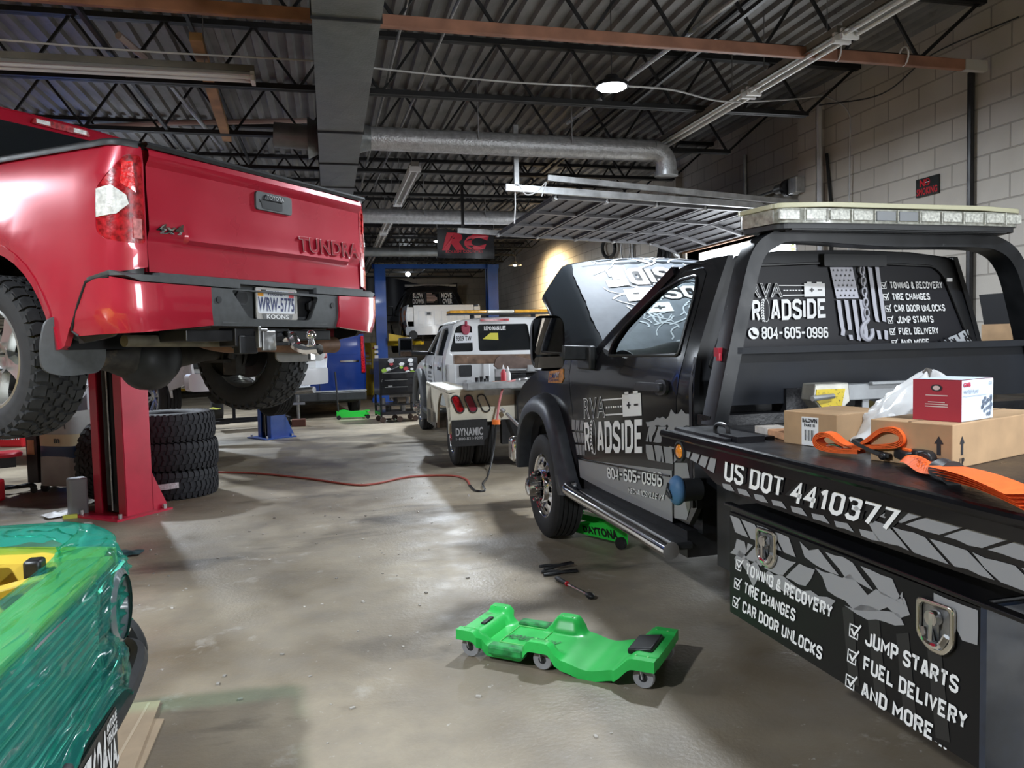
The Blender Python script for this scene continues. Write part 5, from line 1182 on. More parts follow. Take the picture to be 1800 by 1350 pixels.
# upside-down lettering as the bonnet stands open (reads from the front)
b = MB()
fh = lambda a, s, o: hood(a, s, .004 + o)
def U(a0, a1, s0, s1): return ((a0, s0), (a1, s0), (a1, s1), (a0, s1))
b.block('ROADSIDE', U(-.70, .5, .70, .92), fh, .003, .8, halo=1.6, halo_mi=1)
b.sheet([(.42, .52), (.1, .52), (.1, .66), (.42, .66)], fh, grid=.08, thick=0, off=.004); b.text('+ -', U(.16, .36, .56, .61), fh, .006, .02, mi=1); b.text('RVA', U(-.65, -.1, .52, .66), fh, .003, .02, halo=.06, halo_mi=1)
rp(b, 'bonnet_lettering', [M_white, M_black], hd, smooth=0)
# windscreen, dash, steering wheel, seats
b = MB(); b.grid(lambda u, v: (-.95 - .8 * u - .12 * (2 * v - 1) ** 2, (2 * v - 1) * (.80 - .12 * u), 1.46 + .47 * u), 4, 12); rp(b, 'windscreen', M_glassr, smooth=60, recalc=False)
for sg in (1, -1):
    b = MB(); b.bar((-.97, sg * .85, 1.47), (-1.8, sg * .7, 1.93), .05, .05); rp(b, 'screen_pillar', M_blk)
b = MB(); b.grid(lambda u, v: (-1.0 - .5 * u, -.8 + 1.6 * v, 1.42 + .06 * math.sin(PI * u) + .05 * math.exp(-((v - .76) / .1) ** 2) * math.sin(PI * u) - .2 * (u > .95)), 10, 20); b.box(-1.45, -1.0, -.8, .8, .9, 1.38); rp(b, 'dashboard', M_blackplastic, smooth=50)
b = MB(); c = Vector((-1.72, .42, 1.42)); ax = Vector((.45, 0, -.25)).normalized(); u_ = Vector((0, 1, 0)); v_ = ax.cross(u_)
b.tube([c + u_ * .19 * math.cos(t) + v_ * .19 * math.sin(t) for t in np.linspace(0, 2 * PI, 32, endpoint=False)], .018, 8, closed=True); b.ball(c + ax * .03, (.05, .09, .07), 14)
for t in (0, PI, PI * 1.5): b.bar(c + ax * .02, c + u_ * .18 * math.cos(t) - v_ * .18 * math.sin(t) * -1, .035, .02)
b.cone(c, c + ax * .35, .03, seg=10); rp(b, 'steering_wheel', M_blackplastic)
for y in (.42, -.42):
    b = MB(); b.box(-2.2, -1.7, y - .27, y + .27, .85, 1.1); rp(b, 'seat', M_greyplastic, bevel=.06)
b = MB(); b.box(-2.3, -.9, -.82, .82, .55, .7); rp(b, 'cab_floor', M_black, smooth=0)
b = MB(); b.obox((-1.3, -.1, 1.78), (.02, .26, .07), rot('y', 20)); b.cone((-1.28, -.1, 1.8), (-1.33, -.1, 1.9), .01); rp(b, 'rear_view_mirror', M_blackplastic, bevel=.01)
# ---- wheels
rimf, yo = budd_rim(.248, .23)
hub = MB(); hub.lathe([(.13, .07), (.132, .125), (.12, .13), (.12, .09), (.08, .09), (.078, .2), (.07, .225), (.035, .238), (0, .24)], axis='y', seg=26)
nuts = MB()
for k in range(8):
    a = 2 * PI * k / 8; nuts.cone((.105 * math.cos(a), .085, .105 * math.sin(a)), (.105 * math.cos(a), .17, .105 * math.sin(a)), .022, .017, 6); nuts.ball((.105 * math.cos(a), .17, .105 * math.sin(a)), .017, 8)
kf = proto_wheel(tyre=(tyre_mesh(.405, .235, .248, 'rib'), M_rubber), rim=(rimf, M_chrome), hub_cap=(hub, M_chrome), wheel_nuts=(nuts, M_chrome), brake_disc=(brake_disc(.17, .2), M_black))
for sg in (1, -1): place_wheel(ram, (0, sg * .875, .405), sg < 0, kf)
kd = proto_wheel(tyre=(tyre_mesh(.405, .235, .248, 'rib'), M_rubber), rim=(budd_rim(.248, .23, False)[0], M_chrome), brake_disc=(brake_disc(.17, .2), M_black))
for sg in (1, -1):
    for y in (.98, .72): place_wheel(ram, (-4.45 - .9, sg * y, .405), sg < 0, kd)
# ---- chassis
b = MB(); b.box(-8.2, .9, .38, .46, .62, .8); b.box(-8.2, .9, -.46, -.38, .62, .8); b.box(-3.2, -2.5, .5, .85, .45, .85); rp(b, 'chassis', M_blacksteel, smooth=0)
# ---- flat bed
BX0, BX1, BZ = -2.64, -8.3, 1.137
b = MB(); b.box(BX1, BX0, -1.2, 1.2, BZ - .05, BZ); bd = rp(b, 'bed_deck', M_bed, smooth=0, bevel=.006)
for sg in (1, -1):
    b = MB(); b.tube([(BX0 - .0, sg * 1.195, BZ - .012), (BX1, sg * 1.195, BZ - .012)], .018, 10); b.box(BX1, BX0, sg * 1.2 - .012, sg * 1.2 + .004, BZ - .06, BZ - .005)
    # tapered rail skirt: shallow at its front end, deeper towards the tail
    f = lambda a, z, o, sg=sg: (a, sg * (1.192 + o), z)
    b.sheet([(BX0 - .0, BZ - .02), (BX1, BZ - .02), (BX1, .93), (-5.2, .965), (-3.35, .955), (-3.1, .975), (-2.9, 1.05), (BX0 - .0, 1.085)], f, grid=.3, thick=.02); rp(b, 'bed_rail', M_blk, bd, smooth=30)
f = lambda a, z, o: (a, 1.192 + o, z)
b = MB()
treads(b, f, ((-2.68, 1.1), (-3.12, 1.115), (-3.12, 1.0), (-2.7, 1.065)), 6, 1, .35, .2, .004, seed=6)
treads(b, f, ((-4.02, 1.085), (-6.2, 1.11), (-6.2, 1.02), (-4.0, 1.035)), 17, 1, .3, .12, .003, seed=8)
treads(b, f, ((-3.95, 1.028), (-6.2, 1.015), (-6.2, .97), (-3.95, .965)), 17, 1, -.3, .12, .003, seed=9)
for i in range(16): a = -3.15 - .055 * i; ragged(b, f, [(a, 1.1 + .0), (a - .07, 1.105), (a - .05, 1.085), (a - .02, 1.08)] if i % 2 else [(a, .985), (a - .06, .99), (a - .09, .97), (a - .01, .968)], .002, .008)
rp(b, 'rail_graphic', M_grey, bd, smooth=0)
b = MB(); b.block('US DOT 4410377', ((-3.175, 1.083), (-4.085, 1.08), (-4.065, 1.005), (-3.175, 1.0)), f, .003, .75, halo=1.9, halo_mi=1, shear=.012); rp(b, 'rail_lettering', [M_white, M_black], bd, smooth=0)
for x in (-2.815, -5.6):
    b = MB(); b.lathe([(0, .02), (.02, .019), (.03, .012), (.033, 0)], (x, 1.195, 1.065), 'y', 20); am = rp(b, 'marker_lamp', mat('amber_lens', (.7, .22, .01), .15, coat=1, noise=(90, .3)), bd)
    b = MB(); b.lathe([(.032, 0), (.036, .014), (.045, .012), (.046, 0)], (x, 1.195, 1.065), 'y', 20); rp(b, 'lamp_bezel', M_blackplastic, am)
# pad-eye plate and D-ring by the headboard foot
b = MB(); b.box(-3.1, -2.66, .93, 1.15, BZ, BZ + .012); b.box(-3.14, -3.0, 1.0, 1.12, BZ, BZ + .022); rp(b, 'foot_plate', M_bed, bd, smooth=0)
b = MB(); b.tube(spline([(-2.9, 1.08, BZ + .01), (-2.9, 1.08, BZ + .035), (-2.925, 1.08, BZ + .05), (-2.98, 1.08, BZ + .05), (-3.0, 1.08, BZ + .035), (-3.0, 1.08, BZ + .01)], 5), .009, 8); rp(b, 'tie_ring', M_blacksteel, bd)
# ---- headboard: hoop tube, bulkhead sheet
b = MB(); hoop = spline([(-2.60, .92, BZ), (-2.60, .86, 1.4), (-2.60, .775, 1.75), (-2.60, .72, 1.92), (-2.60, .64, 1.99), (-2.60, .5, 2.02), (-2.60, 0, 2.0), (-2.60, -.5, 2.0), (-2.60, -.66, 1.975), (-2.60, -.76, 1.9), (-2.60, -.83, 1.75), (-2.60, -.93, 1.4), (-2.60, -1.0, BZ)], 8)
n = len(hoop); vs = []; fs = []
for i, p in enumerate(hoop):
    d = (hoop[min(n - 1, i + 1)] - hoop[max(0, i - 1)]).normalized(); nrm = Vector((0, -d.z, d.y)); wx = .06; wn = .034
    for x, q in ((-wx, -wn), (-wx * .85, -wn * 1.1), (wx, -wn), (wx, wn), (-wx * .85, wn * 1.1), (-wx, wn)): vs.append(p + Vector((x, 0, 0)) + nrm * q)
for i in range(n - 1):
    for k in range(6): fs.append((i * 6 + k, i * 6 + (k + 1) % 6, (i + 1) * 6 + (k + 1) % 6, (i + 1) * 6 + k))
b.add(vs, fs); hp_ = rp(b, 'headboard_hoop', mat('worn_black_tube', (.011, .012, .014), .38, .0, spec=.3, noise=(9, .4), dirt=(14, .68, (.25, .25, .26))), smooth=35)
b = MB(); b.sheet([(.86, 1.23), (.815, 1.48), (-.88, 1.475), (-.96, 1.22)], lambda a, z, o: (-2.6 - o, a, z), grid=0, thick=.03); b.box(-2.66, -2.58, -.88, .83, 1.47, 1.5); rp(b, 'bulkhead', mat('scuffed_bulkhead', (.013, .015, .02), .55, .0, spec=.3, noise=(4, .4), dirt=(40, .72, (.2, .2, .2))), hp_, smooth=0)
b = MB(); b.box(-2.62, -2.5, -1.0, .95, BZ, BZ + .05); b.box(-2.62, -2.5, -.6, -.5, BZ, 1.3); b.box(-2.62, -2.5, .45, .55, BZ, 1.3); rp(b, 'headboard_foot', M_bed, hp_, smooth=0)
b = MB(); b.box(-2.61, -2.57, .878, .9, 1.46, 1.5); b.box(-2.625, -2.6, .89, .905, 1.44, 1.475); rp(b, 'red_clip', mat('red_clip', (.45, .02, .04), .4), hp_, smooth=0)
# ---- light bar
lbx = -2.62
def lbo(u, inset=0, seg=6):
    pass
P = fillet([(lbx + .13, .74), (lbx - .13, .68), (lbx - .15, .45), (lbx - .15, -.45), (lbx - .13, -.68), (lbx + .13, -.74), (lbx + .15, -.45), (lbx + .15, .45)], .04, 4)
b = MB(); b.sheet(P, lambda a, c, o: (a, c, 2.14 + .012 * (1 - (c / .74) ** 2) + o - .0), grid=0, thick=.022); lb = rp(b, 'light_bar', mat('pale_yellow_cover', (.5, .48, .33), .25, coat=.5), smooth=40, bevel=.004)
b = MB(); b.sheet([(lbx + (p[0] - lbx) * .97, p[1] * .985) for p in P], lambda a, c, o: (a, c, 2.12 + o), grid=0, thick=.065); rp(b, 'lens_body', mat('clear_lightbar_lens', (.3, .3, .26), .15, coat=1, noise=(40, .35)), lb, smooth=40)
b = MB(); b.sheet([(lbx + (p[0] - lbx) * .9, p[1] * .97) for p in P], lambda a, c, o: (a, c, 2.056 + o), grid=0, thick=.025)
for k in range(5): b.box(lbx - .12 + .05 * k, lbx - .1 + .05 * k, -.6, .6, 2.025, 2.035)
rp(b, 'base_tray', M_blackplastic, lb, smooth=0)
Mled = mat('led_module', (.5, .5, .45), .2, coat=.6, noise=(70, .4)); Mgrm = mat('grey_module', (.2, .21, .22), .3, coat=1)
for k in range(11):
    y = .62 - .124 * k
    b = MB(); b.box(lbx - .153 + .02 * max(0, (abs(y) - .5) / .15), lbx - .14 + .02 * max(0, (abs(y) - .5) / .15), y - .052, y + .052, 2.068, 2.112); rp(b, 'led_module', Mgrm if k in (4, 5) else Mled, lb, smooth=0, bevel=.003)
    b = MB(); b.box(lbx - .156, lbx - .15, y - .064, y - .06, 2.06, 2.118); rp(b, 'lens_divider', Mled, lb, smooth=0)
for y in (.45, -.45):
    b = MB(); b.box(-2.66, -2.56, y - .06, y + .06, 2.02, 2.05); rp(b, 'bar_bracket', M_blacksteel, lb, smooth=0)
# ---- under-bed tool box
TX0, TX1, TZ0, TZ1 = -3.2, -4.345, .497, .92
b = MB(); b.box(TX1, TX0, .72, 1.185, TZ0, TZ1 - .01); bx = rp(b, 'tool_box', M_blk, smooth=0, bevel=.006)
ft = lambda a, z, o: (a, 1.19 + o, z)
b = MB(); b.sheet([(TX0 - .003, TZ0), (TX1 + .003, TZ0), (TX1 + .003, .893), (TX0 - .003, .885)], ft, grid=.2, thick=.012, off=.004); dr = rp(b, 'tool_box_door', mat('black_wrap_film', (.008, .008, .009), .4, spec=.25), bx, smooth=0)
b = MB(); b.bar((TX0 + .01, 1.195, .915), (TX1 - .25, 1.195, .905), .03, .012); rp(b, 'drip_rail', M_blk, bx, smooth=0, bevel=.003)
b = MB(); b.box(TX1 - .02, TX1 - .002, .7, 1.2, TZ0 - .01, TZ1 - .02); rp(b, 'end_panel', mat('blue_black_steel', (.012, .02, .04), .35, coat=.4, noise=(20, .3)), bx, smooth=0)
fT = lambda a, z, o: (a, 1.194 + o, z)
b = MB()
treads(b, fT, ((-3.21, .88), (-3.62, .885), (-3.62, .815), (-3.21, .81)), 4, 1, -.3, .14, .004, seed=21)
treads(b, fT, ((-3.21, .80), (-3.72, .815), (-3.72, .735), (-3.21, .72)), 4, 1, .3, .14, .01, seed=22)
treads(b, fT, ((-3.64, .885), (-4.12, .885), (-4.1, .815), (-3.66, .82)), 3, 1, -.3, .2, .012, seed=23)
ragged(b, fT, [(-3.24, .715), (-3.5, .725), (-3.7, .735), (-3.82, .74), (-3.78, .70), (-3.6, .70), (-3.45, .69), (-3.25, .7)], .002, .03)
ragged(b, fT, [(-3.72, .815), (-3.85, .82), (-4.1, .84), (-4.12, .80), (-4.0, .77), (-3.9, .74), (-3.78, .76)], .002, .032)
ragged(b, fT, [(-3.86, .74), (-4.08, .79), (-4.1, .765), (-3.96, .73)], .002, .02)
ragged(b, fT, [(-4.2, .885), (-4.335, .885), (-4.335, .8), (-4.29, .795), (-4.25, .85), (-4.22, .8), (-4.2, .81)], .002, .004)
rp(b, 'tool_box_graphic', M_grey, dr, smooth=0)
M_dk = mat('dark_grey_film', (.017, .017, .018), .4)
b = MB()
for k in range(4): a = -3.85 - .11 * k; b.sheet([(a, .73), (a - .045, .75), (a - .075, .52), (a - .03, .51)], fT, grid=0, thick=0, off=.0015)
rp(b, 'ghost_tread', M_dk, dr, smooth=0)
b = MB(); lines(b, fT, [('TOWING & RECOVERY', .485), ('TIRE CHANGES', .31), ('CAR DOOR UNLOCKS', .46)], (-3.255, .722), (-1, .0), (.012, -.0745), .046, 1)
lines(b, fT, [('JUMP STARTS', .33), ('FUEL DELIVERY', .365), ('AND MORE...', .315)], (-3.885, .70), (-1, .0), (.008, -.0795), .046, 1); rp(b, 'service_list', M_white, dr, smooth=0)
for x, zc in ((-3.457, .82), (-4.212, .81)):
    ou = fillet([(x - .063, .06 + zc), (x + .06, .055 + zc), (x + .06, -.045 + zc), (x + .02, -.075 + zc), (x - .03, -.075 + zc), (x - .063, -.04 + zc)], .018, 3)
    inn = [(x + (p[0] - x) * .78, zc + (p[1] - zc) * .8) for p in ou]
    b = MB(); b.sheet(ou, fT, [inn], grid=0, thick=.012, off=.014); la = rp(b, 'paddle_latch', mat('satin_chrome', (.62, .6, .55), .22, 1), dr, smooth=0, bevel=.004)
    b = MB(); b.sheet(inn, fT, grid=0, thick=.006, off=.002); rp(b, 'latch_dish', M_steel, la, smooth=0)
    b = MB(); b.cone(fT(x, zc + .015, .004), fT(x, zc + .015, .024), .02, seg=14); b.bar(fT(x - .005, zc + .03, .016), fT(x - .005, zc - .04, .018), .022, .012); b.tube(spline([fT(x + .035, zc - .02, .01), fT(x + .02, zc - .05, .016), fT(x - .02, zc - .052, .016), fT(x - .04, zc - .02, .01)], 4), .009, 8); rp(b, 'latch_handle', M_chrome, la)
# ================================================================== white wrecker truck
M_wht = mat('white_truck_paint', (.66, .67, .68), .3, coat=.6, noise=(3, .06))
M_cream = mat('weathered_cream_paint', (.62, .58, .47), .5, noise=(5, .12), dirt=(9, .63, (.3, .2, .11)))
M_tint = M_glass
W_LOC, W_YAW = (2.62, 9.66, 0), R(90.5)
WF = Frame(W_LOC, W_YAW)
wt = thing('wrecker_truck', 'white crew-cab wrecker truck with rusty boom parked ahead of the black truck', 'tow truck', W_LOC, W_YAW)
def wp(mb, name, m, parent=None, **k): return mb.build(name, m, parent or wt, **k)
wy = lambda z: float(np.interp(z, [.4, .7, 1.0, 1.25, 1.4, 1.6, 1.8, 1.92], [.88, .92, .95, .95, .92, .86, .79, .72]))
CX = 1.62                                             # back of the cab
dwin1 = [(1.95, 1.36), (2.7, 1.36), (2.68, 1.77), (2.2, 1.79), (1.98, 1.70)]; dwin2 = [(2.85, 1.36), (3.72, 1.35), (3.5, 1.5), (3.15, 1.72), (2.85, 1.77)]
wa = [(4.27 + .52 * math.cos(t), .42 + .55 * math.sin(t)) for t in np.linspace(0, PI, 16)]
for sg in (1, -1):
    f = on_y(wy, sg)
    b = MB(); b.sheet([(CX, .6), (3.74, .55)] + wa[::-1][0:] + [(5.1, .6), (5.15, 1.08), (4.9, 1.16), (3.95, 1.3), (3.55, 1.52), (3.15, 1.76), (2.75, 1.86), (1.8, 1.87), (CX, 1.8)], f, [dwin1, dwin2], grid=.1, thick=.03); sd_ = wp(b, 'cab_side', M_wht, smooth=35)
    b = MB(); b.sheet([(1.93, 1.34), (3.74, 1.33), (3.15, 1.74), (2.7, 1.79), (2.2, 1.81), (1.95, 1.72)], f, grid=.2, thick=.005, off=-.02); wp(b, 'side_glass', M_tint, sd_, smooth=35)
    for x in (2.02, 2.98):
        b = MB(); b.sheet(fillet([(x, 1.14), (x + .2, 1.14), (x + .2, 1.19), (x, 1.19)], .02), f, grid=0, thick=.02, off=.03); wp(b, 'door_handle', M_blackplastic, sd_)
    for x in (2.78, 1.88, 3.76):
        b = MB(); b.tube([f(x, z, .001) for z in np.linspace(.62, 1.34, 8)], .005, 5); wp(b, 'door_seam', M_black, sd_)
    b = MB(); b.tube([(.97 * 0 + 4.27 + .6 * math.cos(t), sg * (1.0), .42 + .62 * math.sin(t)) for t in np.linspace(-.1, PI + .25, 20)], .075, 10); wp(b, 'fender_flare', M_greyplastic)
    b = MB(); b.tube([(3.72, sg * 1.0, .42), (2.3, sg * 1.0, .4)], .06, 10); wp(b, 'step_bar', M_blackplastic)
    b = MB(); b.obox((3.72, sg * 1.3, 1.5), (.1, .24, .32)); b.bar((3.65, sg * .9, 1.38), (3.7, sg * 1.25, 1.4), .07, .07); mi = wp(b, 'tow_mirror', M_blackplastic, bevel=.03)
    b = MB(); b.obox((3.665, sg * 1.3, 1.52), (.01, .19, .2)); b.obox((3.665, sg * 1.3, 1.38), (.01, .19, .07)); wp(b, 'mirror_glass', mat('mirror', (.55, .55, .57), .02, 1), mi)
f = on_y(wy, 1)
b = MB()
rr = random.Random(8)
for i, h_ in enumerate((.05, .035, .03, .03)):
    z = 1.09 - .075 * i; x = 3.5
    while x > 3.1: w = rr.uniform(.02, .05); b.add([f(x, z, .004), f(x - w, z, .004), f(x - w, z - h_, .004), f(x, z - h_, .004)], [(0, 1, 2, 3)]); x -= w + .012
wp(b, 'door_lettering', M_steel, smooth=0)
b = MB(); b.text('RAM', ((3.95, 1.2), (3.8, 1.2), (3.8, 1.15), (3.95, 1.15)), f, .004, .03); wp(b, 'emblem', M_black, smooth=0)
b = MB(); b.grid(lambda u, v: (CX + 1.55 * u - .03 * (2 * v - 1) ** 2, (2 * v - 1) * .80, 1.88 + .05 * (1 - (2 * v - 1) ** 2) - .04 * max(0, abs(2 * v - 1) - .85) / .15), 8, 12); wp(b, 'roof', M_wht, smooth=60)
fr = on_x(lambda z: CX + max(0, z - 1.3) * .12)
w1 = fillet([(.87, 1.42), (.52, 1.42), (.52, 1.80), (.68, 1.82), (.76, 1.78)], .03); w2 = fillet([(.43, 1.42), (-.4, 1.42), (-.34, 1.82), (.43, 1.82)], .04); w3 = [(-p[0], p[1]) for p in w1]
b = MB(); b.sheet([(.94, .6), (.95, 1.2), (.91, 1.42), (.8, 1.8), (.74, 1.88), (.4, 1.92), (-.4, 1.92), (-.74, 1.88), (-.8, 1.8), (-.91, 1.42), (-.95, 1.2), (-.94, .6)], fr, [w1, w2, w3], grid=.12, thick=.03); rw_ = wp(b, 'cab_rear_wall', M_wht, smooth=35)
b = MB()
for w in (w1, w2, w3): b.sheet(w, fr, grid=.3, thick=.004, off=-.02)
wp(b, 'rear_glass', M_tint, rw_, smooth=35)
b = MB(); b.text('REPO MAN LIFE', ((.33, 1.79), (.0, 1.79), (.0, 1.73), (.33, 1.73)), fr, -.014, .02); wp(b, 'window_lettering', M_white, rw_, smooth=0)
b = MB(); b.sheet([(.36, 1.6), (.12, 1.58), (.12, 1.69), (.24, 1.69)], fr, grid=0, thick=.002, off=-.012); wp(b, 'yellow_decal', mat('yellow_decal', (.55, .5, .05), .5), rw_, smooth=0)
b = MB(); b.box(CX - .03, CX + .02, -.03, .4, 1.865, 1.9); bl = wp(b, 'high_brake_light', M_redlens, rw_, smooth=0)
b = MB(); b.sheet(fillet([(.74, 1.05), (.55, 1.05), (.55, 1.22), (.74, 1.22)], .02), fr, grid=0, thick=.02, off=.02); wp(b, 'vent_panel', M_blackplastic, rw_, bevel=.004)
for k in range(7):
    y = .85 - .26 * k; b = MB(); b.box(CX - .022, CX - .0, y - .05, y + .05, .75, 1.24 if k != 1 else 1.0); wp(b, 'pressed_rib', M_wht, rw_, smooth=0, bevel=.008)
# licence plate and red lamp in the left rear window, pink lamp at the right
b = MB(); b.sheet(fillet([(.78, 1.55), (.52, 1.55), (.52, 1.70), (.78, 1.70)], .01), fr, grid=0, thick=.006, off=.0); pt_ = wp(b, 'licence_plate', mat('plate_white', (.68, .7, .74), .4), smooth=0)
b = MB(); b.text('9309 TW', ((.765, 1.65), (.535, 1.65), (.535, 1.58), (.765, 1.58)), fr, .002, .02); wp(b, 'plate_lettering', M_black, pt_, smooth=0)
for y, m in ((.62, mat('maroon_lamp', (.3, .02, .05), .4)), (-.72, mat('pink_lamp', (.55, .2, .2), .4))):
    b = MB(); b.sheet(smooth_poly([(y + .07, 1.82), (y - .07, 1.82), (y - .06, 1.70), (y, 1.66), (y + .06, 1.70)], 1), fr, grid=0, thick=.05, off=.04); b.box(CX - .03, CX, y - .02, y + .02, 1.8, 1.87); wp(b, 'work_light', m, bevel=.008)
M_yel = mat('amber_bar_lens', (.75, .36, .02), .25, coat=.6, noise=(20, .2))
b = MB(); b.box(CX - .02, CX + .3, -.75, .86, 1.965, 1.985); lb_ = wp(b, 'light_bar', M_blackplastic, smooth=0)
for y0, y1, m in ((.86, .3, M_yel), (.3, -.12, mat('white_bar_lens', (.7, .68, .6), .25, coat=.6)), (-.12, -.75, M_yel)):
    b = MB(); b.box(CX - .03, CX + .31, y1 + .004, y0 - .004, 1.985, 2.03); wp(b, 'lamp_section', m, lb_, smooth=0, bevel=.012)
for y in (.5, -.45):
    b = MB(); b.box(CX + .1, CX + .16, y - .03, y + .03, 1.9, 1.97); wp(b, 'bar_foot', M_blacksteel, lb_, smooth=0)
# wrecker body
RX = -.45; HW = 1.25
fb = lambda a, z, o: (a, HW + o, z)
aw = [(.02 + .47 * math.cos(t), .42 + .5 * math.sin(t)) for t in np.linspace(PI * .98, .02, 14)]
for sg in (1, -1):
    fb = lambda a, z, o, sg=sg: (a, sg * (HW + o), z)
    b = MB(); b.sheet([(1.5, .42), (1.5, 1.0), (RX, .94), (RX, .6)] + [(max(RX + .02, p[0]), p[1]) for p in aw] + [(.5, .5)], fb, grid=.2, thick=.03); b.box(RX, 1.5, sg * HW - .32 if sg > 0 else -HW, HW if sg > 0 else -HW + .32, .95, .985); bd_ = wp(b, 'body_side', M_cream, smooth=0)
    b = MB(); b.box(.6, 1.45, sg * HW - .28 if sg > 0 else -HW, HW if sg > 0 else -HW + .28, .42, .62); wp(b, 'lower_locker', mat('flaked_grey_paint', (.2, .2, .19), .6, noise=(12, .5)), bd_, smooth=0)
    b = MB(); b.tube([fb(1.0, z, .002) for z in (.65, .95)], .006, 5); wp(b, 'locker_seam', M_under, bd_)
    b = MB(); b.obox((RX - .05, sg * 1.0, .46), (.012, .44, .32)); fl_ = wp(b, 'mud_flap', M_rubber, smooth=0)
    if sg > 0:
        ff = lambda a, z, o: (RX - .058 - o, a, z)
        b = MB(); b.text('DYNAMIC', ((1.17, .52), (.84, .52), (.84, .43), (1.17, .43)), ff, .002, .03); b.text('1-800-831-9299', ((1.17, .41), (.84, .41), (.84, .375), (1.17, .375)), ff, .002, .01); wp(b, 'flap_lettering', mat('worn_grey_ink', (.35, .35, .36), .6), fl_, smooth=0)
b = MB(); b.sheet([(HW, .60), (HW, .93), (.95, .99), (-.95, .99), (-HW, .93), (-HW, .60), (-.75, .58), (.75, .58)], on_x(RX), grid=0, thick=.04); tp = wp(b, 'tailboard', M_cream, smooth=0, bevel=.004)
b = MB(); b.box(RX, .3, -.8, .8, .9, .975); b.box(.3, 1.5, -.95, .95, .93, .96); wp(b, 'deck', M_galv, tp, smooth=0)
for y, m in ((1.13, M_redlens), (.97, mat('dull_red_lens', (.25, .02, .04), .3, coat=1)), (.81, mat('frosted_lens', (.55, .52, .42), .3, coat=1))):
    ou = [(y + .05 * math.cos(t) + (.06 if math.sin(t) > 0 else -.06) * .45, .81 + .045 * math.sin(t) + (.06 if math.sin(t) > 0 else -.06)) for t in np.linspace(.01, 2 * PI + .01, 22, endpoint=False)]
    b = MB(); b.sheet(ou, on_x(RX), grid=0, thick=.02, off=.012); lg_ = wp(b, 'rear_lamp', m, tp, smooth=0)
    b = MB(); b.tube([(RX - .01, p[0], p[1]) for p in ou], .009, 6, closed=True); wp(b, 'lamp_gasket', M_blackplastic, lg_)
# boom and under-reach
M_rust = mat('rusty_boom_steel', (.2, .13, .09), .65, .3, noise=(10, .45), dirt=(7, .6, (.6, .57, .5)))
pB = [WF.rear(u, v, .2) for u, v in ((798, 632), (865, 632), (1000, 632))]
b = MB(); b.bar((.2, pB[0][0], pB[0][1]), (.2, -.35, pB[0][1] - .02), .12, .12); b.bar((.2, -.35, pB[0][1] - .02), (.9, -.5, 1.2), .14, .14); bm_ = wp(b, 'boom', M_rust, smooth=0, bevel=.01)
b = MB(); b.sheet(smooth_poly([(.56, 1.2), (.5, 1.38), (.3, 1.38), (-.1, 1.27), (-.1, 1.2), (.3, 1.2)], 1), lambda a, z, o: (.1 - o, a, z), grid=0, thick=.05); wp(b, 'boom_gusset', mat('brown_primer', (.17, .12, .1), .6, noise=(9, .3)), bm_, smooth=0, bevel=.006)
b = MB(); b.bar((.12, .4, 1.2), (.12, -.4, 1.2), .03, .03); b.box(.1, .2, .45, .52, 1.1, 1.2); b.box(.08, .16, -.0, .1, 1.16, 1.24); wp(b, 'control_rod', M_galv, bm_, smooth=0)
b = MB(); b.sheet([(-.15, 1.32), (-.7, 1.30), (-.6, 1.08), (-.2, 1.12)], lambda a, z, o: (-.1 - o, a, z), grid=0, thick=.03); b.cone((-.11, -.25, 1.27), (-.14, -.25, 1.27), .02); wp(b, 'grey_bracket', mat('grey_primer', (.32, .31, .31), .6, noise=(9, .25)), bm_, smooth=0)
b = MB(); b.bar((1.3, -.9, 1.0), (1.55, -.8, 1.75), .05, .05); b.bar((1.3, -1.15, 1.0), (1.5, -.95, 1.4), .04, .04); wp(b, 'grey_strut', M_steel, bm_, smooth=0)
b = MB(); b.box(.2, 1.2, -.5, .3, .96, 1.14); b.cone((.6, -.6, 1.05), (.6, .35, 1.05), .1, seg=16); wp(b, 'winch', M_blacksteel, bm_, bevel=.02)
b = MB(); b.box(-.75, .0, -.1, .1, .35, .55); b.box(-.5, -.4, -.6, .6, .3, .6); b.box(-.55, -.45, .3, .42, .55, .95); b.box(-.55, -.45, -.1, .05, .5, .98); wp(b, 'stinger', M_blacksteel, smooth=0)
b = MB(); b.bar((RX - .1, .55, .68), (RX - .55, .2, .25), .03, .03); b.cone((RX - .08, .57, .7), (RX - .05, .6, .73), .025); wp(b, 'pry_bar_arm', M_galv, smooth=0)
b = MB(); b.box(.0, 4.8, -.45, .45, .5, .75); wp(b, 'chassis', M_blacksteel, smooth=0)
b = MB(); b.grid(lambda u, v: (3.6 + 1.4 * u, -.85 + 1.7 * v, 1.28 - .12 * u), 4, 6); b.box(4.9, 5.2, -.9, .9, .55, 1.12); wp(b, 'bonnet', M_wht, smooth=40)
b = MB(); b.grid(lambda u, v: (3.85 - .7 * u, (-1 + 2 * v) * (.88 - .1 * u), 1.3 + .55 * u), 3, 6); wp(b, 'windscreen', M_tint, smooth=40)
for sg in (1, -1):
    place_wheel(wt, (4.27, sg * .9, .405), sg < 0, kf)
    for y in (1.03, .77): place_wheel(wt, (0, sg * y, .405), sg < 0, kd)
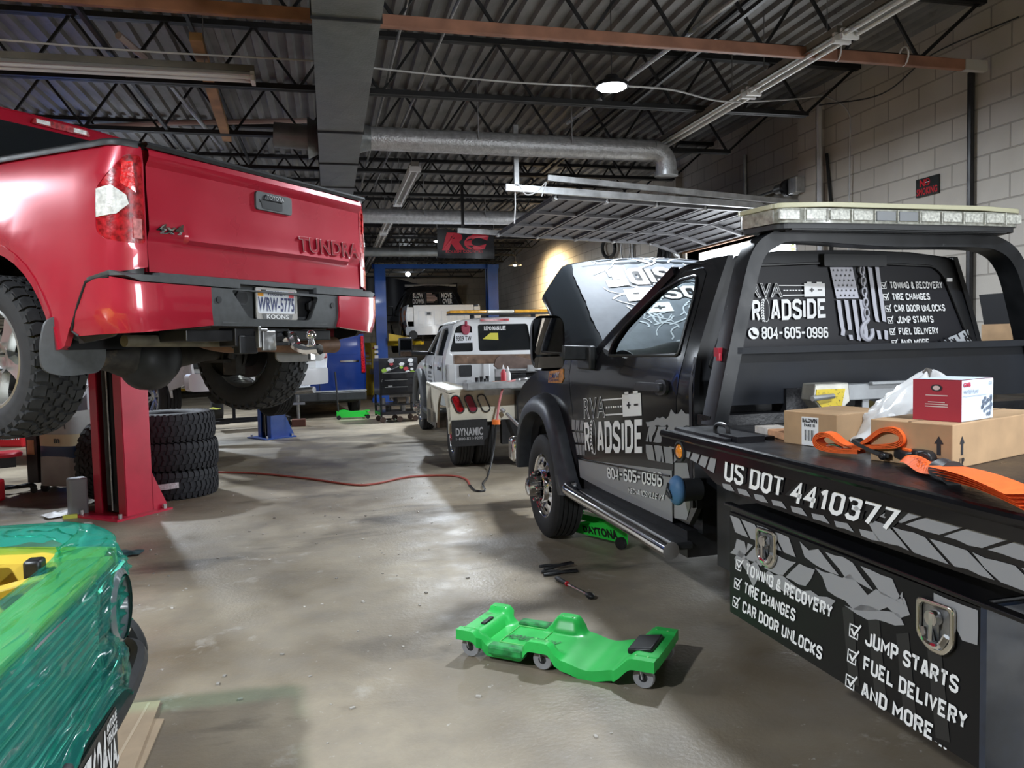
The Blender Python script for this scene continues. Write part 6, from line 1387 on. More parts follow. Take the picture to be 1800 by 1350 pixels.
# ---- things lying on the wrecker's deck
def onW(u, v, z): p = at_z(u, v, z); return P3(p)
t = thing('parts_tray', 'grey metal parts tray on the wrecker tailboard', 'tray', onW(875, 683, .99), R(2))
b = MB(); b.box(-.4, .42, -.12, .14, 0, .012)
for a in ((-.4, .42, -.12, -.11), (-.4, .42, .13, .14), (-.4, -.39, -.12, .14), (.41, .42, -.12, .14)): b.box(a[0], a[1], a[2], a[3], 0, .08)
b.build('tray_body', M_galv, t, smooth=0)
for i, (u, v, h_, lb_t) in enumerate(((838, 668, .12, 'leftmost black socket standing in the parts tray'), (847, 671, .13, 'second black socket in the parts tray, in front of the others'), (853, 664, .1, 'small black socket behind the others in the parts tray'), (858, 664, .13, 'rightmost tall black socket in the parts tray'))):
    p = at_y(u, v + 2, 9.28); o = MB().lathe([(0, 0), (.028, 0), (.03, .05), (.026, .055), (.026, h_), (.0, h_)], seg=14).build('impact_socket', M_blacksteel); o.location = (p[0], p[1] - .02 + .02 * i, 1.003); tag(o, lb_t, 'socket', 'black sockets in the parts tray')
def bottle(u, label, m1, m2, hgt=.2, y=9.4, cat='bottle'):
    p = at_y(u, 665, y); t = thing('bottle', label, cat, (p[0], y, 1.0)); b = MB(); b.lathe([(0, 0), (.035, 0), (.036, hgt * .6), (.02, hgt * .75), (.012, hgt * .8)], seg=14); b.build('body', m1, t); b = MB(); b.lathe([(.014, hgt * .78), (.014, hgt * .86), (.004, hgt), (0, hgt)], seg=12); b.build('cap', m2, t)
bottle(885, 'red bottle with white nozzle on the wrecker deck', mat('red_bottle', (.5, .04, .06), .4), M_white, .26, 9.5)
bottle(893, 'white spray bottle beside the red bottle', mat('milky_plastic', (.6, .6, .58), .4), M_white, .24, 9.55)
p = at_y(877, 668, 9.3); o = MB().cone((-.09, 0, .035), (.1, 0, .035), .033, seg=14).build('spray_can', mat('orange_can', (.7, .22, .03), .35)); o.location = (p[0], 9.26, 1.003); tag(o, 'orange can lying in the parts tray', 'can')
b = MB(); b.tube(spline([(0, 0, .03), (.1, .03, .05), (.2, .0, .06), (.32, .05, .04), (.25, .1, .06)], 6), .03, 8); o = b.build('impact_wrench', M_steel); o.location = (float(at_y(900, 670, 9.3)[0]), 9.3, 1.02); tag(o, 'greasy air tool lying at the right end of the tray', 'tool')
def hang(name, pts, r, m, label, cat):
    b = MB(); b.tube(spline(pts, 8), r, 8); o = b.build(name, m); tag(o, label, cat); return o
hz = [at_y(905, 668, 9.1), at_y(885, 678, 9.0), at_y(879, 700, 8.95), at_y(874, 740, 8.85)]
hang('air_hose', [P3(at_y(905, 668, 9.1)), P3(at_y(888, 676, 9.0)), P3(at_y(879, 700, 8.95)), P3(at_y(873, 742, 8.85))], .014, mat('pink_hose', (.42, .14, .14), .5), 'pinkish air hose hanging over the wrecker tailboard', 'hose')
b = MB(); pa, pb = at_y(872, 738, 8.85), at_y(872, 746, 8.85); b.cone(pa, pb, .05, seg=14); o = b.build('hose_coupler', mat('orange_plastic', (.75, .17, .03), .4)); tag(o, 'orange hose coupler hanging behind the wrecker', 'coupler')
gp = at_z(852, 862, .012)
hang('air_hose', [P3(at_y(872, 746, 8.85)), P3(at_y(868, 790, 8.8)), P3(at_y(858, 835, 8.5)), (gp[0] + .02, gp[1] + .2, .05), P3(gp), P3(at_z(835, 862, .012)), P3(at_z(825, 852, .012))], .011, M_black, 'black air hose dropping from the orange coupler to the floor', 'hose')
pts = [P3(at_z(u, v, .012)) for u, v in ((378, 830), (450, 832), (540, 841), (620, 852), (660, 850), (720, 838), (790, 836), (818, 842), (826, 853))]
hang('air_hose', pts, .012, mat('red_hose', (.35, .07, .05), .5), 'thin red air hose snaking across the floor from the tyre stack', 'hose')
# ================================================================== pickups on the blue lifts, the blue van
M_liftblue = mat('lift_blue_enamel', (.008, .08, .42), .35, coat=.3, noise=(4, .12)); M_liftyel = mat('lift_yellow_enamel', (.75, .5, .02), .4, noise=(5, .12))
def pickup(loc, yaw, label, cabm, win_text, lights, bumper_m):
    t = thing('pickup_truck', label, 'pickup truck', loc, yaw)
    y_ = lambda z: float(np.interp(z, [.4, .8, 1.1, 1.25, 1.4, 1.85], [.92, .98, .98, .95, .9, .68]))
    ar = [(1.2 + .5 * math.cos(q), .4 + .5 * math.sin(q)) for q in np.linspace(0, PI, 14)]; a2 = [(4.85 + .5 * math.cos(q), .4 + .5 * math.sin(q)) for q in np.linspace(0, PI, 14)]
    for sg in (1, -1):
        f = on_y(y_, sg)
        b = MB(); b.sheet([(0, .62), (.68, .5)] + ar[::-1] + [(2.1, .5), (2.1, 1.28), (0, 1.28)], f, grid=.2, thick=.03); b.build('bed_side', M_wht, t, smooth=35)
        b = MB(); b.sheet([(2.12, .5), (4.3, .5)] + a2[::-1] + [(5.5, .5), (5.5, 1.1), (4.2, 1.25), (3.7, 1.7), (3.2, 1.85), (2.2, 1.85), (2.12, 1.3)], f, [[(2.3, 1.3), (4.0, 1.3), (3.5, 1.72), (2.4, 1.75)]], grid=.2, thick=.03); s_ = b.build('cab_side', cabm, t, smooth=35)
        b = MB(); b.sheet([(2.28, 1.28), (4.05, 1.28), (3.5, 1.75), (2.38, 1.77)], f, grid=.3, thick=.004, off=-.02); b.build('side_glass', M_tint, s_, smooth=35)
        b = MB(); b.sheet([(sg * .97, .85), (sg * .8, .85), (sg * .8, 1.22), (sg * .96, 1.22)], lambda a, z, o: (-.012 - o, a, z), grid=0, thick=.05); tl = b.build('tail_light', lights, t, smooth=0, bevel=.01)
        if lights is M_redlens:
            b = MB(); b.sheet([(sg * .95, 1.0), (sg * .82, 1.0), (sg * .82, 1.08), (sg * .95, 1.08)], lambda a, z, o: (-.016 - o, a, z), grid=0, thick=.01); b.build('reversing_lens', M_clearlens, tl, smooth=0)
        b = MB(); b.box(4.0, 4.15, min(sg * .98, sg * 1.22), max(sg * .98, sg * 1.22), 1.15, 1.45); b.build('door_mirror', M_blackplastic, t, bevel=.03)
    b = MB(); b.box(0, .04, -.79, .79, .7, 1.27); tg_ = b.build('tailgate', M_wht, t, smooth=0, bevel=.01)
    b = MB()
    for k in range(7): b.box(-.012, 0, -.66 + .2 * k, -.54 + .2 * k, .76, 1.12)
    b.build('tailgate_ribs', M_wht, tg_, smooth=0, bevel=.006)
    for y in (.4, -.42):
        b = MB(); b.box(-.02, -.01, y - .08, y + .08, 1.0, 1.1); h_ = b.build('handle', M_steel, tg_, smooth=0, bevel=.01)
        b = MB(); b.box(-.024, -.018, y - .05, y + .05, 1.02, 1.08); b.build('grip', M_blackplastic, h_, smooth=0)
    b = MB(); b.sheet(fillet([(-1.0, .5), (1.0, .5), (1.0, .72), (-1.0, .72)], .05), lambda a, z, o: (-.14 + .16 * (abs(a)) ** 6 - o, a, z), grid=.1, thick=.12); b.build('rear_bumper', bumper_m, t, smooth=40)
    b = MB(); b.sheet([(-.93, 1.26), (.93, 1.26), (.70, 1.84), (.5, 1.92), (-.5, 1.92), (-.70, 1.84)], lambda a, z, o: (2.14 + (z - 1.2) * .15 - o, a, z), [fillet([(-.78, 1.36), (.78, 1.36), (.6, 1.76), (-.6, 1.76)], .05)], grid=.2, thick=.04); cr = b.build('cab_rear', cabm, t, smooth=35)
    fw = lambda a, z, o: (2.165 + (z - 1.2) * .15 - o, a, z)
    b = MB(); b.sheet([(-.8, 1.34), (.8, 1.34), (.62, 1.78), (-.62, 1.78)], fw, grid=.3, thick=.005); b.build('rear_window', M_tint, cr, smooth=0)
    b = MB(); b.bar(fw(.2, 1.35, .004), fw(.2, 1.77, .004), .02, .01); b.bar(fw(-.22, 1.35, .004), fw(-.22, 1.77, .004), .02, .01); b.tube([fw(p[0], p[1], .004) for p in fillet([(-.78, 1.36), (.78, 1.36), (.6, 1.76), (-.6, 1.76)], .05)], .008, 5, closed=True); b.build('window_dividers', M_greyplastic, cr)
    if win_text:
        b = MB()
        for s_, a0, a1, z in (('SLOW', .55, .26, 1.72), ('DOWN', .56, .24, 1.55), ('MOVE', -.27, -.57, 1.72), ('OVER', -.3, -.57, 1.55)): b.text(s_, ((a0, z), (a1, z), (a1, z - .13), (a0, z - .13)), fw, .008, .04)
        b.build('window_lettering', M_white, cr, smooth=0)
        b = MB()
        for k, w in enumerate((.16, .24, .26, .3, .3, .24, .2)): b.sheet([(.16, 1.72 - .04 * k), (.16 - w, 1.72 - .04 * k), (.16 - w, 1.695 - .04 * k), (.16, 1.695 - .04 * k)], fw, grid=0, thick=.001, off=.008)
        b.build('flag_sticker', mat('pale_pink_stripe', (.7, .5, .45), .5), cr, smooth=0)
        b = MB()
        for k in range(5): b.ball((2.7, -.5 + .25 * k, 1.96), (.06, .05, .03), 10)
        b.box(2.5, 2.55, -.75, .75, 1.93, 1.99); b.build('roof_lamps', M_clearlens, t)
        b = MB(); f = on_y(y_); rr = random.Random(2)
        for k in range(14): x, z = rr.uniform(.2, 1.9), rr.uniform(.6, 1.2); ragged(b, f, [(x, z), (x + .25, z + .05), (x + .2, z + .16), (x - .05, z + .1)], .004, .03, rs_=rr)
        b.build('orange_wrap', mat('orange_wrap', (.6, .2, .08), .5, noise=(12, .4)), t, smooth=0)
    b = MB(); b.grid(lambda u, v: (2.2 + 1.2 * u, -.72 + 1.44 * v, 1.88 + .06 * (1 - (2 * v - 1) ** 2)), 5, 8); b.build('roof', cabm, t, smooth=60)
    b = MB(); b.grid(lambda u, v: (3.4 + .85 * u, (-1 + 2 * v) * (.68 + .2 * u), 1.88 - .62 * u), 3, 6); b.build('windscreen', M_tint, t, smooth=60)
    b = MB(); b.grid(lambda u, v: (4.2 + 1.35 * u, -.9 + 1.8 * v, 1.25 - .1 * u), 4, 6); b.box(5.4, 5.6, -.95, .95, .5, 1.12); b.build('bonnet', cabm, t, smooth=40)
    b = MB(); b.box(.1, 5.3, -.5, -.42, .5, .62); b.box(.1, 5.3, .42, .5, .5, .62); b.box(.1, 2.1, -.8, .8, .66, .72); b.box(2.1, 5.2, -.85, .85, .55, .7); b.build('underbody', M_under, t, smooth=0)
    b = MB(); b.cone((1.2, -.8, .4), (1.2, .8, .4), .05); b.ball((1.2, 0, .4), .17, 16); b.build('rear_axle', M_under, t)
    b = MB(); b.tube(spline([(.0, -.75, .42), (.4, -.6, .42), (1.2, -.5, .6)], 5), .045, 10); b.build('tail_pipe', M_galv, t)
    return t
kp = proto_wheel(tyre=(tyre_mesh(.4, .275, .25, 'rib'), M_rubber), rim=(spoke_rim(.25, .275, 6, True), M_alloy), brake_disc=(brake_disc(.18, .2), M_blacksteel))
S1 = pickup((2.95, 20.0, 1.28), R(90), 'white pickup with black cab and SLOW DOWN rear window, high on the far blue lift', M_blk, True, M_wht, M_wht)
P2L, P2Y = (-.83, 10.5, .53), R(125)
S2 = pickup(P2L, P2Y, 'white pickup raised on the middle blue lift behind the red truck', M_wht, False, M_redlens, mat('white_bumper', (.62, .62, .64), .3, coat=.5))
for t in (S1, S2):
    for x in (1.2, 4.85):
        for sg in (1, -1): place_wheel(t, (x, sg * .85, .4), sg < 0, kp, spin=.3)
b = MB(); b.tube(spline([(.25, .8, .55), (.0, .82, .52), (-.25, .84, .5)], 5), .11, 16); b.build('exhaust_stack', M_blacksteel, S1)
l2 = thing('two_post_lift', 'tall blue two-post lift at the far end with a top crossbeam', 'vehicle lift', (2.95, 21.2, 0), R(90))
for y, fc in ((1.55, -1), (-1.55, 1)): lift_post(l2, 0, y, 3.7, M_liftblue, fc, .36)
b = MB(); b.box(-.06, .06, -1.75, 1.75, 3.6, 3.72); b.build('crossbeam', M_liftblue, l2, smooth=0)
for y in (1.4, -1.4):
    for x in (-.9, 1.6): lift_arm(l2, (0, y), (x, math.copysign(.55, y)), 1.58, M_liftyel)
b = MB(); b.sheet([(1.4, 1.65), (.75, 1.63), (.75, 1.72), (1.4, 1.84)], lambda a, z, o: (-.6 - o, a, z), grid=0, thick=.06) ; b.build('yellow_arm_guard', M_liftyel, l2, smooth=0)
b = MB()
for k in range(6): b.box(-.19, -.18, 1.66, 1.76, .8 + .13 * k, .88 + .13 * k)
b.build('sticker_strip', M_white, l2, smooth=0)
P2F = Frame((P2L[0], P2L[1], 0), P2Y); pp = P2F.loc((-1.0, 13.75, 0))
l3 = thing('two_post_lift', 'middle blue two-post lift whose foot stands behind the tyre stack', 'vehicle lift', (P2L[0], P2L[1], 0), P2Y)
lift_post(l3, pp[0], pp[1], 3.4, M_liftblue, 1, .4); lift_post(l3, pp[0], pp[1] + 3.15, 3.4, M_liftblue, -1, .4)
for y in (pp[1] + .15, pp[1] + 3.0):
    for x in (pp[0] - 1.3, pp[0] + 1.2): lift_arm(l3, (pp[0], y), (x, .55 if y > 0 else -.55), .83, M_liftyel)
# blue van
M_vanblue = mat('dark_blue_paint', (.006, .022, .12), .2, coat=.8, noise=(3, .08))
V_LOC, V_YAW = (-.22, 17.0, 0), R(96)
vn = thing('van', 'dark blue tall van with red tail lamp standing beyond the white pickup', 'van', V_LOC, V_YAW)
vy = lambda z: float(np.interp(z, [.4, .8, 1.3, 2.0, 2.6], [.96, 1.0, 1.0, .95, .84]))
va = [(1.1 + .45 * math.cos(q), .36 + .45 * math.sin(q)) for q in np.linspace(0, PI, 12)]; va2 = [(4.75 + .45 * math.cos(q), .36 + .45 * math.sin(q)) for q in np.linspace(0, PI, 12)]
for sg in (1, -1):
    f = on_y(vy, sg)
    b = MB(); b.sheet([(0, .45), (.65, .4)] + va[::-1] + [(1.6, .4), (4.3, .4)] + va2[::-1] + [(5.3, .4), (5.6, .9), (5.3, 1.15), (4.5, 2.3), (4.0, 2.62), (0.03, 2.62), (0, 2.3)], f, grid=.25, thick=.03); b.build('body_side', M_vanblue, vn, smooth=35)
    b = MB(); b.sheet([(sg * .985, .95), (sg * .9, .95), (sg * .9, 1.75), (sg * .96, 1.75)], lambda a, z, o: (-.02 - o, a, z), grid=0, thick=.05); b.build('tail_light', M_redlens, vn, smooth=0, bevel=.01)
b = MB(); b.sheet([(-.98, .5), (.98, .5), (1.0, 1.3), (.95, 2.0), (.84, 2.6), (-.84, 2.6), (-.95, 2.0), (-1.0, 1.3)], lambda a, z, o: (0 - o + .04 * max(0, z - 1.4), a, z), grid=.2, thick=.04); rd = b.build('rear_doors', M_vanblue, vn, smooth=35)
for y0 in (.06, -.84):
    b = MB(); b.sheet(fillet([(y0, 1.35), (y0 + .78, 1.35), (y0 + .72, 2.15), (y0 + .04, 2.15)], .06), lambda a, z, o: (.04 * max(0, z - 1.4) - o, a, z), grid=0, thick=.006, off=.004); b.build('door_panel', M_vanblue, rd, bevel=.004)
b = MB(); b.tube([(-.003, 0, z) for z in (.55, 2.5)], .006, 5); b.build('door_gap', M_black, rd)
b = MB(); b.box(-.14, .05, -.98, .98, .36, .56); b.build('rear_bumper', M_blackplastic, vn, bevel=.03)
b = MB(); b.box(-.14, .0, -.98, .98, .56, .585); b.build('bumper_trim', M_galv, vn, smooth=0)
b = MB(); b.box(-.022, -.01, .2, .52, .68, .84); pt_ = b.build('licence_plate', mat('plate_white', (.68, .7, .74), .4), vn, smooth=0)
b = MB()
for k in range(5): b.box(-.025, -.023, .24 + .052 * k, .275 + .052 * k, .72, .8)
b.build("plate_lettering", mat("plate_ink", (.06, .07, .16), .5), pt_, smooth=0)
b = MB(); b.lathe([(.03, 0), (.08, -.012), (.085, 0)], (-.02, -.3, 1.5), 'x', 18); b.build('badge', M_chrome, rd)
b = MB(); b.box(-.012, -.004, -.85, -.45, 1.19, 1.23); b.build('chrome_strip', M_chrome, rd, smooth=0)
b = MB(); b.grid(lambda u, v: (.1 + 3.9 * u, (2 * v - 1) * .85, 2.6 + .08 * (1 - (2 * v - 1) ** 2)), 4, 8); b.grid(lambda u, v: (4.0 + 1.4 * u, (2 * v - 1) * .88, 2.62 - 1.5 * u), 4, 4); b.build('roof', M_vanblue, vn, smooth=60)
for x in (1.1, 4.75):
    for sg in (1, -1): place_wheel(vn, (x, sg * .86, .345), sg < 0, kv) if False else None
kv = proto_wheel(tyre=(tyre_mesh(.345, .23, .2, 'rib'), M_rubber), rim=(spoke_rim(.2, .23, 8), M_alloy))
for x in (1.1, 4.75):
    for sg in (1, -1): place_wheel(vn, (x, sg * .86, .345), sg < 0, kv)
b = MB(); b.box(.2, 5.2, -.85, .85, .3, .45); b.build('underbody', M_under, vn, smooth=0)
# ================================================================== things on the floor and along the walls
from mathutils import noise as mnoise
def one(mb, name, m, label, cat, loc=(0, 0, 0), yaw=0, group=None, **k):
    o = mb.build(name, m, **k); o.location = loc; o.rotation_euler = (0, 0, yaw); return tag(o, label, cat, group)
# tyre stack behind the red post
st = tyre_mesh(.44, .295, .25, 'ridge', 5)
TS = (-1.66, 8.83)
for i, lb in enumerate(('bottom tyre of the stack of three, with a white paper label', 'middle tyre of the stack of three behind the red lift post', 'top tyre of the stack of three behind the red lift post')):
    o = bpy.data.objects.new('tyre', None)
    if i == 0:
        base = st.build('tyre', mat('new_tyre_rubber', (.02, .021, .026), .7, noise=(30, .3)))
    else: b0 = base; base = b0.copy(); COL.objects.link(base)
    bpy.data.objects.remove(o)
    base.location = (TS[0] + (.0, .012, -.01)[i], TS[1], .148 + .296 * i); base.rotation_euler = (R(90), 0, 0); base.rotation_euler = (R(90), 0, R(23 * i)); tag(base, lb, 'tyre', 'stack of three new tyres')
    if i == 0: t0 = base
lbp = lambda a, z, o: (.446 * math.cos(a) + o * math.cos(a), z, .446 * math.sin(a) + o * math.sin(a))
b = MB(); b.grid(lambda u, v: lbp(R(100 - 25 * u), -.03 + .06 * v + .014 * u, .002), 6, 1); b.build('paper_label', mat('label_paper', (.7, .7, .74), .6, noise=(50, .3)), t0, smooth=0)
b = MB(); b.grid(lambda u, v: lbp(R(122 - 21 * u), -.045 + .06 * v, .002), 5, 1); b.build('red_label', mat('label_red', (.3, .06, .09), .6, noise=(60, .5)), t0, smooth=0)
# loose wheel leaning behind the post
lw = thing('wheel', 'wheel with grey steel rim standing upright behind the red lift post', 'wheel', (-2.27, 8.72, 0), R(76))
b = tyre_mesh(.42, .27, .27, 'at', 9); o = b.build('tyre', M_rubber, lw); o.location = (0, 0, .42)
b = MB(); rim_barrel(b, .27, .27); b.lathe([(.24, -.02), (.1, .02), (.05, .0), (0, .0)], axis='y', seg=28); o = b.build('rim', mat('grey_steel_rim', (.2, .2, .2), .5, .4, noise=(6, .2)), lw); o.location = (0, 0, .42)
# grey control box on the column's foot
one(MB().box(-.08, .08, -.06, .06, 0, .36), 'control_box', mat('grey_enamel', (.28, .3, .33), .45), 'grey box at the foot of the red lift post', 'box', (-2.37, 8.0, 0), R(30), bevel=.02)
# air-conditioning service machine
ac = thing('service_machine', 'grey and cream air-conditioning service machine behind the red lift post', 'machine', (-2.87, 9.5, 0), R(-30)); MG = mat('machine_grey', (.33, .33, .32), .5, noise=(6, .1))
b = MB(); b.grid(lambda u, v: (lambda a, w, d: (w * math.copysign(abs(math.cos(a)) ** .5, math.cos(a)), d * math.copysign(abs(math.sin(a)) ** .5, math.sin(a)), .08 + .82 * v))(2 * PI * u, .27 - .02 * v, .22 - .02 * v), 32, 6, cu=True); b.box(-.25, .25, -.2, .2, .84, .88); b.build('body', MG, ac, smooth=50)
b = MB(); b.sheet(fillet([(-.24, -.2), (.24, -.2), (.2, .2), (-.2, .2)], .04), lambda a, c, o: (a, c, .93 + .3 * (c + .2) / .4 + o), grid=.1, thick=.05); b.box(-.2, .2, .08, .2, .85, 1.18); hd_ = b.build('console', mat('pale_console', (.5, .51, .55), .45), ac, bevel=.01)
b = MB(); b.sheet(fillet([(-.09, .06), (.1, .06), (.08, .17), (-.07, .17)], .02), lambda a, c, o: (a, c, .935 + .3 * (c + .2) / .4 + o), grid=0, thick=.006, off=.004); b.build('handle_hole', M_black, hd_, smooth=0)
b = MB(); b.sheet([(-.05, -.12), (.2, -.12), (.19, -.02), (-.05, -.02)], lambda a, c, o: (a, c, .936 + .3 * (c + .2) / .4 + o), grid=0, thick=.003, off=.003); b.build('instruction_label', M_white, hd_, smooth=0)
def band(z0, z1, m, nm):
    b = MB(); b.grid(lambda u, v: (lambda a, w, d: (w * math.copysign(abs(math.cos(a)) ** .5, math.cos(a)), d * math.copysign(abs(math.sin(a)) ** .5, math.sin(a)), z0 + (z1 - z0) * v))(2 * PI * u, .263, .212), 32, 1, cu=True); return b.build(nm, m, ac, smooth=50)
band(.52, .65, mat('cream_band', (.5, .42, .27), .5), 'cream_band'); band(.38, .52, mat('navy_band', (.01, .03, .09), .4), 'blue_band')
b = MB(); b.text('m', ((.02, .60), (.09, .60), (.09, .56), (.02, .56)), lambda a, z, o: (a, -.2135 - o, z), .002, .05); b.build('lettering', M_black, ac, smooth=0)
b = MB(); b.box(-.42, -.27, -.18, .14, .1, .95); b.build('side_cabinet', mat('brown_black', (.025, .016, .016), .5), ac, smooth=0)
b = MB(); b.box(-.4, -.3, -.185, -.18, .42, .58); b.build('yellowed_label', M_card, ac, smooth=0)
for x, y in ((.2, -.16), (-.2, -.16), (-.35, .1), (.2, .16)):
    b = MB(); b.lathe([(0, -.02), (.045, -.02), (.05, 0), (.045, .02), (0, .02)], (x, y, .05), 'y', 16); b.build('caster', M_blackplastic, ac)
for k in range(3): b = MB(); b.tube(spline([(-.22 + .05 * k, -.12, .98), (-.05 + .1 * k, -.24, 1.0 + .03 * k), (.25, -.28, .82 - .05 * k)], 6), .006, 6); b.build('hose', M_black, ac)
p = at_y(143, 695, 9.6); t = thing('bottle', 'white plastic bottle standing on the service machine', 'bottle', (p[0], 9.66, 1.175)); b = MB(); b.lathe([(0, 0), (.045, 0), (.047, .1), (.02, .13), (.018, .15), (0, .15)], seg=16); b.build('body', mat('milky_plastic', (.6, .6, .58), .4), t); b = MB(); b.cone((0, 0, .15), (0, 0, .185), .024, seg=12); b.build('cap', M_white, t)
# mechanic's stool
sl = thing('mechanic_stool', 'red padded mechanic stool on a black bent-tube frame', 'stool', (-3.5, 9.45, 0), R(20))
b = MB(); b.lathe([(0, .47), (.15, .47), (.17, .45), (.165, .42), (0, .41)], seg=28); b.build('seat', mat('red_vinyl', (.45, .02, .035), .4), sl)
b = MB(); b.tube(spline([(.05, 0, .41), (-.2, 0, .38), (-.25, 0, .25), (-.2, 0, .1), (-.05, 0, .07), (.25, 0, .07)], 6), .02, 8); b.box(-.05, .1, -.06, .06, .3, .41); b.build('frame', M_blacksteel, sl)
for x, y in ((.25, .12), (.25, -.12), (-.12, .15), (-.12, -.15)):
    b = MB(); b.bar((.1, 0, .08), (x, y, .08), .03, .02); b.lathe([(0, -.015), (.035, -.015), (.035, .015), (0, .015)], (x, y, .038), 'y', 14); b.build('caster', M_blackplastic, sl)
for loc, lb, tx in (((-5.1, 14.3, 0), 'red bucket with white lettering far behind the service machine', 1), ((-3.62, 9.0, 0), 'red plastic tub cut by the left edge of the photo', 0)):
    t = thing('bucket', lb, 'bucket', loc, R(-20)); b = MB(); b.box(-.22, .22, -.15, .15, 0, .24); b.build('tub', mat('red_plastic', (.5, .012, .02), .4), t, smooth=0, bevel=.03)
    b = MB(); b.tube(spline([(-.2, 0, .24), (-.1, 0, .32), (.1, 0, .32), (.2, 0, .24)], 5), .008, 6); b.build('handle', M_blacksteel, t)
    if tx: b = MB(); b.text('FREIGHT', ((-.16, .2), (.18, .2), (.18, .13), (-.16, .13)), lambda a, z, o: (a, -.151 - o, z), .002, .04); b.build('lettering', M_white, t, smooth=0)
# crumpled rags
def rag(loc, sx, sy, sz, m, label, seed, cat='rag'):
    b = MB()
    def f(u, v):
        x, y = (u - .5) * sx, (v - .5) * sy; e = min(1, 4 * min(u, 1 - u), 4 * min(v, 1 - v)); n = mnoise.noise(Vector((x * 14 + seed, y * 14, seed)))
        return (x + .03 * mnoise.noise(Vector((y * 9, seed, x))), y + .02 * n, .004 + sz * (.5 + .5 * n) * (.35 + .65 * e))
    b.grid(f, 22, 14); return one(b, 'rag', m, label, cat, loc, R(seed * 37), smooth=80, recalc=False)
rag((-2.5, 8.02, 0), .34, .2, .08, M_white, 'crumpled white rag at the foot of the red lift post', 1)
rag((-1.62, 6.27, 0), .38, .13, .06, mat('dark_teal_cloth', (.02, .05, .055), .7), 'dark teal cloth lying on the floor beside the wrapped car', 5, 'cloth')
rag((-1.22, 8.83, .885), .12, .07, .04, mat('yellow_cloth', (.55, .6, .05), .6), 'yellow glove on top of the tyre stack', 2, 'glove')
one(MB().box(-.06, .06, -.02, .02, 0, .035), 'small_box', mat('yellow_green_box', (.5, .5, .08), .5), 'small yellow box lying by the white rag', 'box', (-2.4, 7.86, 0), R(15))
# ------------------------------------------------------------------ green creeper
M_grn = mat('green_plastic', (.03, .5, .09), .35, noise=(5, .15), dirt=(5, .6, (.04, .13, .03)))
cr = thing('creeper', 'bright green moulded mechanic creeper on six small casters', 'creeper', (.56, 3.69, 0), R(-39.8))
CL, CW = 1.0, .42
def czone(x): return max(0, 1 - abs(x - .04) / .10) , max(0, 1 - abs(x - .45) / .12), max(0, 1 - abs(x - .93) / .13)
def cz(x, y):
    sm = lambda t: t * t * (3 - 2 * t)
    edge = sm(min(1, max(0, (abs(y - CW / 2) - .10) / .06)))
    a = sm(min(1, max(0, (.16 - x) / .08))); c = sm(min(1, max(0, 1.6 - abs(x - .44) / .07))) if abs(x - .44) < .112 else 0; d = sm(min(1, max(0, (x - .80) / .1)))
    base = .07 - .02 * sm(min(1, max(0, 1 - abs(x - .68) / .14))) * 1.3
    z = base + (.142 - base) * max(edge * max(a, c, d), .75 * a if x < .12 else 0, .92 * d if x > .8 else 0)
    return z
def cy(x, v):                                              # narrower waist between the caster wings
    w = 1.0 if (x < .12 or abs(x - .44) < .09 or x > .8) else .84 if x < .5 else .93
    return CW / 2 + (v - .5) * CW * w
b = MB(); nx, ny = 80, 34
top = lambda u, v: (CL * u, cy(CL * u, v), cz(CL * u, CW * v) + .0)
b.grid(top, nx, ny); b.grid(lambda u, v: (top(u, v)[0], top(u, v)[1], top(u, v)[2] - .03), nx, ny)
for q in (0, 1): b.grid(lambda u, v, q=q: (top(u, q)[0], top(u, q)[1], top(u, q)[2] - .03 * v - (.0 if v == 0 else .02)), nx, 1); b.grid(lambda u, v, q=q: (top(q, u)[0], top(q, u)[1], top(q, u)[2] - .03 * v - (.0 if v == 0 else .02)), ny, 1)
b.build('deck', M_grn, cr, smooth=50, recalc=False)
for y0 in (.005, CW - .07):
    b = MB(); b.box(.17, .36, y0, y0 + .065, .04, .088); b.build('side_tray', mat('oily_green', (.02, .25, .06), .45, noise=(20, .6)), cr, smooth=0, bevel=.012)
b = MB(); b.obox((.9, .21, .132), (.12, .19, .026), rot('y', -10)); b.build('headrest', M_black, cr, bevel=.008)
b = MB(); b.obox((.07, .2, .128), (.025, .1, .012)); b.build('hand_slot', M_black, cr, bevel=.005)
b = MB(); b.tube([(.19, .1, .0735), (.38, .1, .0735), (.38, .33, .0735), (.19, .33, .0735)], .003, 5, closed=True); b.build('panel_line', mat('pale_green', (.2, .6, .2), .4), cr)
b = MB(); b.text('PITTSBURGH', ((.46, .16), (.2, .16), (.2, .21), (.46, .21)), lambda a, c, o: (a, c, cz(a, c) + .004 + o), .001, .03, shear=.1); b.build('lettering', mat('dark_green_ink', (.01, .12, .03), .5), cr, smooth=0)
for x in (.05, .44, .93):
    for y in (.045, CW - .045):
        b = MB(); b.lathe([(.02, -.012), (.046, -.012), (.05, -.006), (.05, .006), (.046, .012), (.02, .012)], (x + .01, y, .05), 'y', 24); c_ = b.build('caster', mat('grey_caster_tread', (.3, .3, .31), .5), cr)
        b = MB(); b.lathe([(0, -.009), (.034, -.009), (.034, .009), (0, .009)], (x + .01, y, .05), 'y', 18); b.build('hub', M_blackplastic, c_)
        b = MB(); b.bar((x, y - .02, .1), (x + .01, y - .02, .05), .022, .004); b.bar((x, y + .02, .1), (x + .01, y + .02, .05), .022, .004); b.cone((x, y, .095), (x, y, .115), .024, seg=12); b.build('fork', M_galv, c_)
        for dx in (-.025, .03):
            b = MB(); b.ball((x + dx, y, cz(x + dx, y) + .001), (.006, .006, .003), 8); b.build('rivet', mat('pale_green', (.2, .6, .2), .4), cr)
